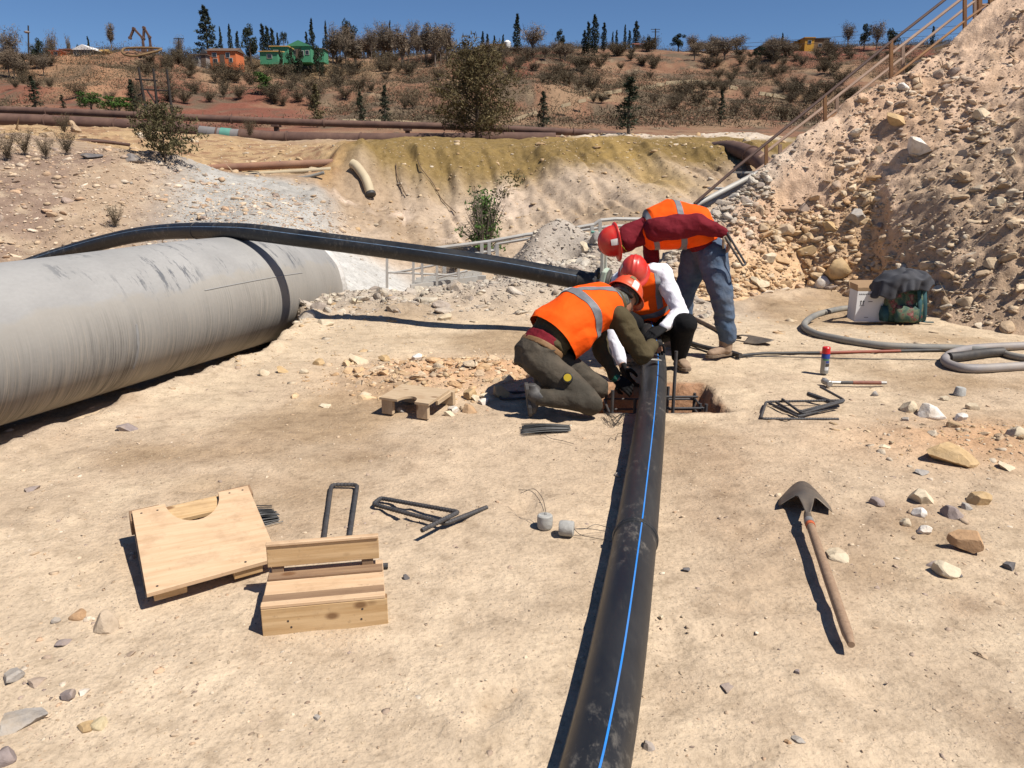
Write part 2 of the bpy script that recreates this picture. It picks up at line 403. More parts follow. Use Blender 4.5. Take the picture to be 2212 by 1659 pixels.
    c = L(c, cw, fw)
    # rocky yellow bench on the left plateau
    yb = sm(17.2, 18, y) * (1 - sm(25, 27, y)) * (1 - sm(-4.2, -3.4, x))
    c = L(c, L(col3((.40, .275, .15)) + 0 * x[..., None], col3((.24, .135, .075)), sm(-.1, .4, n3)), yb * .9)
    # hillside
    hs = sm(27, 33, y)
    yf = np.where(y > 42, 42 + (y - 42) / 2.6, y); x, y = x * yf / np.maximum(y, 1e-3) , yf
    h1 = fbm(x * .05, y * .06, 4, 120); h2 = fbm(x * .3, y * .3, 4, 121, .6)
    h4 = fbm(x * .9, y * .9, 3, 125, .6)
    ch = L(col3((.205, .108, .066)) + 0 * x[..., None], col3((.175, .066, .043)), sm(-.05, .35, h1))
    ch = L(ch, col3((.25, .165, .10)), sm(.05, .45, h2 - .3 * h1) * .8); ch = L(ch, col3((.105, .082, .055)), sm(.02, .35, -h2 + .6 * h4) * .85); ch = L(ch, col3((.30, .22, .14)), sm(.35, .6, h4) * .6)
    pxh = 1106 + FPX * x / np.maximum(y, 1) ; ter = np.exp(-(((pxh - 190) / 135) ** 4)) * sm(54, 60, y + .05 * (pxh - 190)) * (1 - sm(84, 88, y))
    ch = L(ch, col3((.36, .20, .11)), np.clip(ter * sm(-.5, .3, h2 + .2), 0, 1) * .8)
    fld = sm(82, 86, y) * (1 - sm(96, 100, y)) * np.exp(-(((x + 24) / 9) ** 2))
    ch = L(ch, col3((.27, .18, .095)), fld * .8)
    c = L(c, ch, hs)
    # pale pipe-side dust on the pad near the big pipe
    return np.clip(c * (1 + .07 * n3[..., None]), .01, .9)
m, nt, b = base_mat('earth')
co = _n(nt, 'ShaderNodeNewGeometry').outputs['Position']
at = _n(nt, 'ShaderNodeAttribute', attribute_name='tint')
f1 = noise(nt, 9, 8, .7, co); f2 = noise(nt, 55, 6, .72, co); f3 = noise(nt, 1.6, 5, .65, co)
vo = _n(nt, 'ShaderNodeTexVoronoi'); vo.inputs['Scale'].default_value = 38; nt.links.new(co, vo.inputs['Vector'])
vo2 = _n(nt, 'ShaderNodeTexVoronoi'); vo2.inputs['Scale'].default_value = 70; vo2.inputs['Randomness'].default_value = 1; nt.links.new(co, vo2.inputs['Vector'])
k1 = ramp(nt, f1, [(.3, (.70, .68, .66)), (.5, (1, 1, 1)), (.72, (1.18, 1.17, 1.15))])
k2 = ramp(nt, f2, [(.28, (.58, .56, .54)), (.45, (1, 1, 1)), (.75, (1.12, 1.12, 1.12))])
k3 = ramp(nt, f3, [(.3, (.84, .83, .82)), (.65, (1.06, 1.06, 1.05))])
c = mixc(nt, 1.0, at.outputs['Color'], k1, 'MULTIPLY'); c = mixc(nt, 1.0, c, k2, 'MULTIPLY'); c = mixc(nt, 1.0, c, k3, 'MULTIPLY')
# scattered grit of other colours
sel = ramp(nt, noise(nt, 4.5, 4, .6, co), [(.42, (0, 0, 0)), (.62, (1, 1, 1))])
grit = ramp(nt, vo2.outputs['Distance'], [(.2, (1, 1, 1)), (.3, (0, 0, 0))])
gsel = mixc(nt, 1.0, grit, sel, 'MULTIPLY')
gcol = ramp(nt, _n(nt, 'ShaderNodeSeparateColor').outputs[0], [(0, (.16, .12, .10)), (1, (.5, .42, .32))])
sc_ = nt.nodes[-2] if False else None
sepn = [n for n in nt.nodes if n.bl_idname == 'ShaderNodeSeparateColor'][0]; nt.links.new(vo2.outputs['Color'], sepn.inputs[0])
fc = _n(nt, 'ShaderNodeMath', operation='MULTIPLY'); fc.inputs[1].default_value = .7
nt.links.new(gsel, fc.inputs[0])
c = mixc(nt, fc.outputs[0], c, gcol)
nt.links.new(c, b.inputs['Base Color']); b.inputs['Roughness'].default_value = .95; b.inputs['Specular IOR Level'].default_value = .15
n1 = bump(nt, b, noise(nt, 3.0, 8, .65, co), .5, .07)
n1 = bump(nt, b, noise(nt, 45, 8, .75, co), .55, .016, n1)
n1 = bump(nt, b, vo.outputs['Distance'], .25, .012, n1)
MATS['earth'] = m
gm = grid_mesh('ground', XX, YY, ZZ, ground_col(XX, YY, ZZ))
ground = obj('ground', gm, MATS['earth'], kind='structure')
def gz(x, y): return float(ground_z(np.array([x]), np.array([y]))[0])
# ray-march pixels onto the terrain
def hit(px, py, y0=2.0, y1=420, n=1100):
    r = ray(px, py); ys = np.geomspace(y0, y1, n); t = ys / r[1]
    x = r[0] * t; z = CZ + r[2] * t; g = ground_z(x, ys)
    k = np.nonzero(z <= g)[0]
    if len(k) == 0: return None
    k = k[0]; return Vector((x[k], ys[k], g[k]))

# ------------------------------------------------------------------ rubble slope on the right
BASE = [az(1440, 640, .02), az(1600, 642, .0), az(1750, 622, .02), az(1900, 640, .02), az(2050, 690, .02), az(2230, 720, .02), az(2480, 790, .02), az(2900, 900, .0)]
CREST = [ay(1425, 560, 11.0), ay(1545, 445, 11.8), ay(1660, 350, 12.2), ay(1850, 215, 12.7), ay(2050, 88, 13.1), ay(2190, -20, 13.4), ay(2420, -190, 13.8), ay(2900, -400, 14.2)]
def pl(P, s):
    i = np.clip(np.floor(s).astype(int), 0, len(P) - 2); f = (s - i)[..., None]; A_ = np.array([tuple(p) for p in P])
    return A_[i] * (1 - f) + A_[i + 1] * f
ns, ntt = 330, 230
S, T = np.meshgrid(np.linspace(0, 7, ns), np.linspace(-.06, 1.5, ntt))
def slope_pt(S, T):
    Bp = pl(BASE, S); Cp = pl(CREST, S); tt = T[..., None]
    P = Bp * (1 - tt) + Cp * tt
    # toe easing and back side
    z = np.where(T < 1, Bp[..., 2] + (Cp[..., 2] - Bp[..., 2]) * np.clip(T, -.2, 1) ** 1.08 if False else Bp[..., 2] + (Cp[..., 2] - Bp[..., 2]) * np.sign(T) * np.abs(T) ** 1.06, Cp[..., 2] * (1 - sm(1, 1.5, T)) - .3 * sm(1, 1.5, T))
    P[..., 2] = z
    x, y = P[..., 0], P[..., 1]
    inn = sm(0, .12, T) * (1 - sm(1.0, 1.1, T) * .8)
    d = .15 * fbm(x * .8, y * .8 + z * .5, 4, 201, .55) + .05 * fbm(x * 3.3, y * 3.3 + z * 2, 4, 202, .6) + .03 * fbm(x * 9, y * 9 + z * 6, 3, 203)
    # slumped brown mass with an undercut step on the right
    q = S + .35 * fbm(T * 5, S * 3, 3, 204); step = sm(3.15, 3.45, q) * (1 - sm(.42, .62, T + .06 * fbm(S * 4, T * 4, 3, 205)))
    d = d + .09 * step * sm(.02, .25, T) + .07 * np.abs(fbm(x * 2.6, y * 2.6 + z * 2.6, 4, 206, .6)) * sm(3.0, 3.5, q) * (1 - sm(.5, .75, T))
    P[..., 2] += d * inn; P[..., 1] -= .5 * d * inn; P[..., 0] -= .35 * d * inn
    return P
SP = slope_pt(S, T)
def slope_col(S, T, P):
    x, y, z = P[..., 0], P[..., 1], P[..., 2]
    n1 = fbm(x * .9, z * 1.4 + y * .4, 4, 211); n3 = fbm(x * 4, y * 4 + z * 4, 3, 212); n2 = fbm(S * 1.6 + T * 1.2, T * .8, 3, 213)
    c = L(col3((.60, .425, .30)) + 0 * x[..., None], col3((.50, .335, .225)), sm(-.1, .35, n1))
    c = L(c, col3((.56, .38, .24)), sm(.0, .3, n2) * (1 - sm(.75, .95, T)))
    c = L(c, col3((.47, .41, .345)), sm(.78, .98, T + .12 * n3) * .7 * (1 - sm(1.6, 3.2, S)))
    c = L(c, col3((.55, .37, .215)), (1 - sm(.3, .6, T)) * (1 - sm(2.7, 3.3, S)) * .8)
    c = L(c, col3((.40, .29, .20)), sm(3.2, 3.6, S) * (1 - sm(.45, .7, T)) * .85)
    return np.clip(c * (1 + .12 * n3[..., None]), .02, .9)
sm_ = grid_mesh('rubble_slope', SP[..., 0], SP[..., 1], SP[..., 2], slope_col(S, T, SP))
rubble = obj('rubble_slope', sm_, MATS['earth'], kind='structure')
# ================================================================== PIPES AND SITE OBJECTS
def stripe(pts, r, ang, w, up=(0, 0, 1), off=.0015):
    """ribbon along a tube at angle ang from its top; w = angular half width"""
    mb = MB(); P = [Vector(p) for p in pts]; V = []; n = len(P)
    for i in range(n):
        t = (P[min(i + 1, n - 1)] - P[max(i - 1, 0)]).normalized()
        s = t.cross(Vector(up)).normalized(); u = s.cross(t)
        for a in (ang - w, ang, ang + w): V.append(P[i] + (u * math.cos(a) + s * math.sin(a)) * (r + off))
    F = []
    for i in range(n - 1):
        for k in range(2): F.append((i * 3 + k, i * 3 + k + 1, i * 3 + 4 + k, i * 3 + 3 + k))
    return mb.add(V, F)
# ---- materials
def hdpe():
    m, nt, b = base_mat('black_plastic')
    co = _n(nt, 'ShaderNodeTexCoord').outputs['Object']
    d = noise(nt, 2.2, 8, .72, co, (1, .45, 1)); s = noise(nt, 26, 6, .7, co, (1, .16, 1)); w = noise(nt, 12, 6, .75, co, (2.2, 1, 1))
    f = ramp(nt, d, [(.42, (0, 0, 0)), (.74, (.55, .55, .55))]); f2 = ramp(nt, s, [(.56, (0, 0, 0)), (.78, (.5, .5, .5))])
    f3 = ramp(nt, w, [(.53, (0, 0, 0)), (.70, (.75, .75, .75))])
    c = mixc(nt, f, (.010, .011, .013), (.045, .042, .039)); c = mixc(nt, f2, c, (.075, .069, .06))
    g = mixc(nt, 1.0, f3, ramp(nt, noise(nt, .9, 2, .5, co), [(.44, (0, 0, 0)), (.56, (1, 1, 1))]), 'MULTIPLY')
    c = mixc(nt, g, c, (.17, .152, .128))
    nt.links.new(c, b.inputs['Base Color'])
    nt.links.new(ramp(nt, d, [(.3, (.36, .36, .36)), (.7, (.6, .6, .6))]), b.inputs['Roughness'])
    bump(nt, b, noise(nt, 40, 5, .6, co, (1, .2, 1)), .15, .003)
    MATS['hdpe'] = m; return m
hdpe()
mat('blue_stripe', (.012, .20, .62), (.012, .16, .5), .55, 12, dust=((.18, .2, .22), .45))
mat('dull_stripe', (.10, .16, .25), (.06, .08, .11), .7, 20)
mat('rubber', (.03, .03, .032), (.018, .018, .02), .6, 20, dust=((.16, .13, .10), .5))
mat('rebar', (.075, .075, .08), (.045, .042, .042), .65, 30, metal=.35, bs=.5, bd=.002, bsc=220, dust=((.15, .11, .08), .35))
mat('wire', (.03, .03, .032), (.02, .02, .02), .5, 30, metal=.3, bs=0)
mat('steel_bolt', (.45, .45, .43), (.3, .3, .28), .4, 20, metal=.8, bs=0)
mat('valve_grey', (.42, .42, .38), (.30, .31, .28), .7, 9, dust=((.42, .37, .30), .5))
mat('valve_green', (.28, .42, .34), (.36, .40, .35), .7, 9, dust=((.42, .37, .30), .5))
def mortar():
    m, nt, b = base_mat('mortar_coat')
    g = _n(nt, 'ShaderNodeTexCoord').outputs['UV']
    uvs = g
    sep = _n(nt, 'ShaderNodeSeparateXYZ'); nt.links.new(g, sep.inputs[0])      # x: metres along, y: metres round from the crown (towards +side)
    big = noise(nt, 1.3, 5, .6, g); fine = noise(nt, 30, 6, .7, g)
    c = ramp(nt, big, [(.3, (.238, .232, .224)), (.7, (.325, .316, .304))])
    c = mixc(nt, 1.0, c, ramp(nt, fine, [(.3, (.93, .93, .93)), (.7, (1.04, 1.04, 1.04))]), 'MULTIPLY')
    # lower half mixed towards brown, with a wavy edge
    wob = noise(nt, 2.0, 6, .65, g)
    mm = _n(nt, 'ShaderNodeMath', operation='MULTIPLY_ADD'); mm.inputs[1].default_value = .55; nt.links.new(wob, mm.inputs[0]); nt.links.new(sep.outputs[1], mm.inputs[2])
    lower_tone = ramp(nt, mm.outputs[0], [(.93, (0, 0, 0)), (1.0, (1, 1, 1))])
    c = mixc(nt, lower_tone, c, mixc(nt, .5, c, (.30, .27, .225)))
    # runs: streaks down the side
    st = noise(nt, 1.0, 7, .78, g, (60, .9, 1))
    mr = _n(nt, 'ShaderNodeMapRange'); nt.links.new(mm.outputs[0], mr.inputs[0])
    for q_, v_ in ((1, .98), (2, 1.5), (3, 0.0), (4, .85)): mr.inputs[q_].default_value = v_
    lo = mr.outputs[0]
    sf = mixc(nt, 1.0, ramp(nt, st, [(.46, (0, 0, 0)), (.60, (1, 1, 1))]), lo, 'MULTIPLY')
    sv = ramp(nt, noise(nt, 1.7, 3, .5, g, (1, .25, 1)), [(.40, (.08, .08, .08)), (.60, (1, 1, 1))]); sf = mixc(nt, 1.0, sf, sv, 'MULTIPLY')
    c = mixc(nt, sf, c, (.06, .057, .054))
    sl = mixc(nt, 1.0, ramp(nt, noise(nt, 1.0, 6, .7, g, (95, 1.2, 1)), [(.52, (0, 0, 0)), (.62, (.8, .8, .8))]), lo, 'MULTIPLY')
    c = mixc(nt, sl, c, (.42, .37, .30))
    # dark scuffs where the coat is scraped off
    sc1 = noise(nt, 1.0, 8, .75, g, (11, 2.2, 1)); sc2 = noise(nt, .9, 2, .5, g)
    sca = mixc(nt, 1.0, ramp(nt, sc1, [(.54, (0, 0, 0)), (.59, (.9, .9, .9))]), ramp(nt, sc2, [(.45, (0, 0, 0)), (.53, (1, 1, 1))]), 'MULTIPLY')
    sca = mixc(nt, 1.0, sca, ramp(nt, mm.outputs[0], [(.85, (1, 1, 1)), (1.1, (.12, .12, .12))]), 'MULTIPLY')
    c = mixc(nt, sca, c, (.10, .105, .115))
    nt.links.new(c, b.inputs['Base Color']); b.inputs['Roughness'].default_value = .85; b.inputs['Specular IOR Level'].default_value = .25
    n = bump(nt, b, fine, .12, .006)
    inv = _n(nt, 'ShaderNodeInvert'); nt.links.new(sca, inv.inputs[1]); bump(nt, b, inv.outputs[0], .35, .006, n)
    MATS['mortar'] = m; return m
mortar()
# ---- big mortar-coated pipe
RB = .635
bp = crom(BIGP, 22)
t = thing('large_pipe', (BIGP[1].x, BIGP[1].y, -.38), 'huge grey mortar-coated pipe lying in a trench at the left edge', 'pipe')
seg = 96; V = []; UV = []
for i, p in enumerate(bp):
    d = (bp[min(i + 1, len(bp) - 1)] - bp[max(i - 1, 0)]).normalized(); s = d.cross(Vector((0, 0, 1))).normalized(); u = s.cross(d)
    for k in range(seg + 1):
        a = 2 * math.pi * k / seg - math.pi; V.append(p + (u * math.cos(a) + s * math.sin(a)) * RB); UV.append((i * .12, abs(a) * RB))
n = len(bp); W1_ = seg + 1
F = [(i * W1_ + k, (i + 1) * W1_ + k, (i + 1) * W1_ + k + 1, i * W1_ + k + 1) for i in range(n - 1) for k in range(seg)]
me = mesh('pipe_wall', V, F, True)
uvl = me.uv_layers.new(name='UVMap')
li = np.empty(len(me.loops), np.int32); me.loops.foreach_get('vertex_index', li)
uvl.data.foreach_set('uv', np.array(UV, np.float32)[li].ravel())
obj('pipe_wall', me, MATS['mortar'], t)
d_end = (bp[-1] - bp[-2]).normalized()
mb = MB(); mb.lathe(bp[-1], d_end, [(-.02, RB + .001), (.012, RB - .004), (.012, RB - .06), (-.6, RB - .062)], 64); mb.F = mb.F[:-2]
mb.build('pipe_end', MATS['mortar'], t, smooth=True)
# lumpy mud collar round the far end
mud_m = mat('dried_mud', (.58, .56, .53), (.46, .44, .41), .95, 14, bs=.9, bd=.02, bsc=22)
V = []; F = []; sg = 90
s_ = d_end.cross(Vector((0, 0, 1))).normalized(); u_ = s_.cross(d_end)
for j in range(9):
    for k in range(sg):
        a = 2 * math.pi * k / sg; h = .035 * math.sin(math.pi * j / 8) * (.4 + random.random())
        q = (j - 8) * .03 - .02 * math.sin(k * .7) + .03 * math.sin(k * .31)
        V.append(bp[-1] + d_end * q + (u_ * math.cos(a) + s_ * math.sin(a)) * (RB - .004 + h))
for j in range(8):
    for k in range(sg): F.append((j * sg + k, j * sg + (k + 1) % sg, (j + 1) * sg + (k + 1) % sg, (j + 1) * sg + k))
obj('mud_collar', mesh('mud_collar', V, F, True), mud_m, t)
# weld bead along the side and a round seam
def on_big(i_, ang, off=0):
    p = bp[i_]; d = (bp[min(i_ + 1, len(bp) - 1)] - bp[max(i_ - 1, 0)]).normalized(); s = d.cross(Vector((0, 0, 1))).normalized(); u = s.cross(d)
    return p + (u * math.cos(ang) + s * math.sin(ang)) * (RB + off)
MB().tube([on_big(k, R(70), .001) for k in range(34, 50)], .006, 6).build('weld_bead', MATS['mortar'], t, smooth=True)
MB().tube([on_big(45, R(a), .001) for a in range(45, 92, 4)], .006, 6).build('weld_bead', MATS['mortar'], t, smooth=True)
MB().tube([on_big(27, R(a), .0) for a in range(85, 125, 3)], .012, 8, rough=.3).build('weld_bead', MATS['mortar'], t, smooth=True)
# ---- bent black pipe lying over it
RP = .093
PA = crom([ay(-60, 640, 10.6), ay(20, 592, 10.9), ay(115, 554, 10.9), ay(300, 507, 10.2), ay(490, 499, 9.1), ay(658, 516, 8.75), ay(1030, 566, 8.2), ay(1290, 612, 7.9)], 12)
t = thing('black_pipe', (PA[-1].x, PA[-1].y, 0), 'bent black plastic pipe arching over the big grey pipe to the flange', 'pipe')
MB().tube(PA, RP, 40).build('pipe_wall', MATS['hdpe'], t, smooth=True)
stripe(PA, RP, R(58), .05).build('stripe', MATS['dull_stripe'], t, smooth=True)
stripe(PA, RP, R(-40), .05).build('stripe', MATS['dull_stripe'], t, smooth=True)
dA = (PA[-1] - PA[-2]).normalized()
MB().lathe(PA[-1] - dA * .19, dA, [(-.012, RP), (-.004, RP + .009), (.006, RP + .009), (.012, RP + .004), (.15, RP + .004), (.165, RP + .012), (.19, RP + .03)], 32).build('stub_end', MATS['hdpe'], t, smooth=True)
MB().lathe(PA[44], (PA[45] - PA[43]), [(-.01, RP), (-.004, RP + .006), (.004, RP + .006), (.01, RP)], 32).build('fusion_bead', MATS['hdpe'], t, smooth=True)
# ---- knife valve with flanges
vb = PA[-1] + dA * .03
t = thing('gate_valve', (vb.x, vb.y, 0), 'grey and green knife gate valve at the end of the bent black pipe', 'valve')
side = dA.cross(Vector((0, 0, 1))).normalized()
def ringbolts(c, ax, r, parent, n=8):
    u = ax.cross(Vector((0, 0, 1))).normalized(); w = ax.cross(u)
    for k in range(n):
        a = 2 * math.pi * (k + .5) / n; q = c + (u * math.cos(a) + w * math.sin(a)) * r
        MB().tube([q - ax * .035, q + ax * .035], .009, 6).build('bolt', MATS['steel_bolt'], parent)
        MB().lathe(q - ax * .03, ax, [(0, .017), (.014, .017)], 6).build('nut', MATS['steel_bolt'], parent)
MB().lathe(vb - dA * .03, dA, [(-.02, .155), (-.02, .155), (.004, .155)], 36).build('backing_ring', MATS['rubber'], t)
ringbolts(vb - dA * .03, dA, .13, t)
Mv = Matrix((dA, side, dA.cross(side) * -1)).transposed()
upv = Vector((0, 0, 1))
MB().box(vb + dA * .03, (.055, .30, .30), Mv).build('valve_body', MATS['valve_green'], t, bevel=.012)
for sgn in (-1, 1):
    a = vb + dA * .03 + side * .12 * sgn + upv * .12
    MB().bar(a, a + upv * .34, .05, .03, dA).build('yoke_post', MATS['valve_grey'], t, bevel=.004)
MB().box(vb + dA * .03 + upv * .455, (.06, .30, .025), Mv).build('yoke_top', MATS['valve_grey'], t, bevel=.004)
MB().box(vb + dA * .03 + upv * .25, (.012, .2, .22), Mv).build('gate_blade', MATS['steel_bolt'], t)
MB().tube([vb + dA * .03 + upv * .3, vb + dA * .03 + upv * .47], .014, 10).build('stem', MATS['steel_bolt'], t, smooth=True)
# ---- pipe running to the camera
PBk = [az(1212, 1900, .05), az(1250, 1790, .05), az(1286, 1659, .05), az(1331, 1433, .05), az(1366, 1207, .052), az(1381, 1100, .06), az(1405, 905, .10), az(1413, 790, .15)]
pe = PBk[-1]
PBk += [Vector((pe.x + .06, pe.y + .7, .27)), Vector((pe.x + .02, 7.45, .42)), Vector((vb.x + .24, vb.y - .22, .56)), vb + dA * .11]
PB = crom(PBk, 12)
t = thing('black_pipe', (PB[40].x, PB[40].y, 0), 'black plastic pipe with a bright blue stripe running towards the camera', 'pipe')
MB().tube(PB, RP, 48).build('pipe_wall', MATS['hdpe'], t, smooth=True)
stripe(PB[:-30], RP, R(16), .033).build('stripe', MATS['blue_stripe'], t, smooth=True)
stripe(PB[:-30], RP, R(-72), .03).build('stripe', MATS['dull_stripe'], t, smooth=True)
ib = min(range(len(PB)), key=lambda i: abs(PB[i].y - az(1381, 1103, .19).y))
db = (PB[ib + 1] - PB[ib - 1]).normalized()
for q in (-.009, .009):
    MB().lathe(PB[ib] + db * q, db, [(-.01, RP - .002), (-.006, RP + .005), (.0, RP + .007), (.006, RP + .005), (.01, RP - .002)], 40).build('fusion_bead', MATS['hdpe'], t, smooth=True)
MB().lathe(vb + dA * .075, dA, [(-.012, .155), (.012, .155), (.02, RP + .03), (.06, RP + .006)], 36).build('flange', MATS['rubber'], t, smooth=True)

# ---- formwork
def wood(name, light, dark, grain, rough=.75):
    if name in MATS: return MATS[name]
    m, nt, b = base_mat(name)
    co = _n(nt, 'ShaderNodeTexCoord').outputs['UV']
    g1 = noise(nt, 1, 6, .65, co, grain); g2 = noise(nt, 3, 3, .5, co, (grain[0] * .35, grain[1] * .5, 1))
    c = ramp(nt, g1, [(.34, dark), (.6, light)])
    c = mixc(nt, ramp(nt, g2, [(.55, (0, 0, 0)), (.8, (.5, .5, .5))]), c, tuple(q * .8 for q in dark))
    vo = _n(nt, 'ShaderNodeTexVoronoi'); vo.inputs['Scale'].default_value = 7.5
    mp = _n(nt, 'ShaderNodeMapping'); mp.inputs['Scale'].default_value = (.75, 1.3, 1); nt.links.new(co, mp.inputs[0]); nt.links.new(mp.outputs[0], vo.inputs['Vector'])
    kn = ramp(nt, vo.outputs['Distance'], [(.10, (1, 1, 1)), (.19, (0, 0, 0))])
    kf = _n(nt, 'ShaderNodeMath', operation='MULTIPLY'); nt.links.new(kn, kf.inputs[0]); kf.inputs[1].default_value = .0 if name == 'plywood' else .8
    c = mixc(nt, kf.outputs[0], c, (.13, .06, .025))
    po = _n(nt, 'ShaderNodeNewGeometry').outputs['Position']
    c = mixc(nt, ramp(nt, noise(nt, 7, 6, .7, po), [(.52, (0, 0, 0)), (.72, (.55, .55, .55))]), c, (.30, .19, .11)); c = mixc(nt, ramp(nt, noise(nt, 40, 5, .7, po), [(.6, (0, 0, 0)), (.75, (.5, .5, .5))]), c, (.16, .10, .06))
    nt.links.new(c, b.inputs['Base Color']); b.inputs['Roughness'].default_value = rough; b.inputs['Specular IOR Level'].default_value = .2
    bump(nt, b, g1, .4, .003)
    MATS[name] = m; return m
wood('plywood', (.58, .41, .26), (.50, .33, .195), (3.2, 34, 1))
wood('plank', (.56, .39, .215), (.42, .265, .125), (2.2, 40, 1))
wood('dark_plank', (.27, .175, .105), (.19, .115, .07), (2.4, 40, 1))  # darker plank wood; also colours the painted shadow strip of the stepped form
wood('ply_old', (.47, .355, .235), (.40, .29, .18), (3.2, 30, 1))
mat('nail', (.05, .04, .035), None, .6, 10, bs=0)
def plank(name, o_, ex, ey, ez, m, parent, bevel=.002):
    """box from corner o_ with edge vectors; uv: metres along the longest edges"""
    o_ = Vector(o_); E = [Vector(ex), Vector(ey), Vector(ez)]
    V = [o_ + E[0] * a + E[1] * b_ + E[2] * c_ for c_ in (0, 1) for a, b_ in ((0, 0), (1, 0), (1, 1), (0, 1))]
    F = [(3, 2, 1, 0), (4, 5, 6, 7), (0, 1, 5, 4), (1, 2, 6, 5), (2, 3, 7, 6), (3, 0, 4, 7)]
    me = mesh(name, V, F); bm = bmesh.new(); bm.from_mesh(me); bmesh.ops.recalc_face_normals(bm, faces=bm.faces)
    if bevel: bmesh.ops.bevel(bm, geom=list(bm.edges), offset=bevel, segments=1, affect='EDGES')
    uv = bm.loops.layers.uv.new('UVMap')
    order = sorted(E, key=lambda e: -e.length); a, b_ = order[0].normalized(), order[1].normalized(); c_ = order[2].normalized(); off = random.uniform(0, 9)
    for f in bm.faces:
        for l in f.loops:
            p = l.vert.co - o_; l[uv].uv = (p.dot(a) + off, p.dot(b_) + .7 * p.dot(c_) + off)
    bm.to_mesh(me); bm.free(); return obj(name, me, m, parent)
def notched(name, A_, B_, Cc, D_, th, nt0, nt1, depth, m, parent, nseg=18):
    """plate A->B front edge, D->C back edge, notch arc cut in edge A->B between nt0..nt1, thickness vector th"""
    A_, B_, Cc, D_ = map(Vector, (A_, B_, Cc, D_)); ex = B_ - A_; ey = D_ - A_; th = Vector(th)
    pts = [(0, 0), (nt0, 0)]
    for k in range(1, nseg):
        a = math.pi * k / nseg; cx = (nt0 + nt1) / 2; rr = (nt1 - nt0) / 2
        pts.append((cx - rr * math.cos(a), depth * math.sin(a)))
    pts += [(nt1, 0), (1, 0), (1, 1), (0, 1)]
    P3 = [A_ + ex * u + ey * v for u, v in pts]; n = len(P3)
    V = P3 + [p + th for p in P3]
    F = [tuple(range(n)), tuple(range(2 * n - 1, n - 1, -1))] + [(i, (i + 1) % n, n + (i + 1) % n, n + i) for i in range(n)]
    me = mesh(name, V, F); bm = bmesh.new(); bm.from_mesh(me); bmesh.ops.recalc_face_normals(bm, faces=bm.faces)
    bmesh.ops.triangulate(bm, faces=[f for f in bm.faces if len(f.verts) > 4])
    uv = bm.loops.layers.uv.new('UVMap'); a, b_ = ex.normalized(), ey.normalized(); c_ = th.normalized()
    for f in bm.faces:
        for l in f.loops:
            p = l.vert.co - A_; l[uv].uv = (p.dot(a) + p.dot(c_) * 3, p.dot(b_) + p.dot(c_) * 7)
    bm.to_mesh(me); bm.free(); return obj(name, me, m, parent)
def nails(P, nrm, parent, r=.005):
    for p in P: MB().lathe(Vector(p), Vector(nrm), [(-.004, r), (.001, r)], 8).build('nail_head', MATS['nail'], parent)
# form A: notched plate tilted up on its frame
zt, zb = .175, .075
TL, TR, BR, BL = az(285, 1104, zt), az(535, 1049, zt), az(561, 1217, zb), az(317, 1283, zb)
t = thing('formwork_box', (BL + BR) / 2 * Vector((1, 1, 0)) if False else ((BL.x + BR.x) / 2, (BL.y + BR.y) / 2, 0), 'tilted plywood form with a half-round notch in its upper edge', 'formwork')
ex = (TR - TL); dn = (BL - TL); nrm = dn.cross(ex).normalized()
if nrm.z < 0: nrm = -nrm
exn, dnn = ex.normalized(), dn.normalized()
notched('plywood_panel', TL, TR, BR, BL, -nrm * .016, .27, .73, .31, MATS['plywood'], t)
back = -nrm * .016
H_ = .075
plank('batten', TL + back - dnn * .035 + exn * (-.012), exn * .125, dnn * .085, -nrm * H_, MATS['dark_plank'], t)
plank('batten', TR + back - dnn * .035 - exn * .125, exn * .14, dnn * .085, -nrm * H_, MATS['dark_plank'], t)
plank('batten', BL + back - dnn * .085 + exn * .025, exn * .12, dnn * .07, -nrm * .04, MATS['plank'], t)
plank('batten', BR + back - dnn * .085 - exn * .10, exn * .115, dnn * .07, -nrm * .04, MATS['plank'], t)
plank('inner_board', TL + back - dnn * .02 + exn * .115 - nrm * .012, exn * (ex.length - .245), dnn * .125, -nrm * .02, MATS['plank'], t)
plank('rear_panel', TL + back - nrm * (H_ + .001) - dnn * .02, exn * ex.length, dnn * (dn.length * .86), -nrm * .014, MATS['ply_old'], t)
plank('prop', (TL + TR) / 2 + Vector((-.05, .02, 0)) - nrm * .11 + Vector((0, 0, -.0)), Vector((.09, .02, 0)), Vector((0, .05, 0)), Vector((0, 0, -(((TL + TR) / 2 - nrm * .11).z))), MATS['dark_plank'], t)
nails([TL + exn * .035 + dnn * .035, TL + exn * .10 + dnn * .04, TR - exn * .03 + dnn * .03, TR - exn * .09 + dnn * .03, BL + exn * .04 - dnn * .03, BR - exn * .05 - dnn * .035], nrm, t)
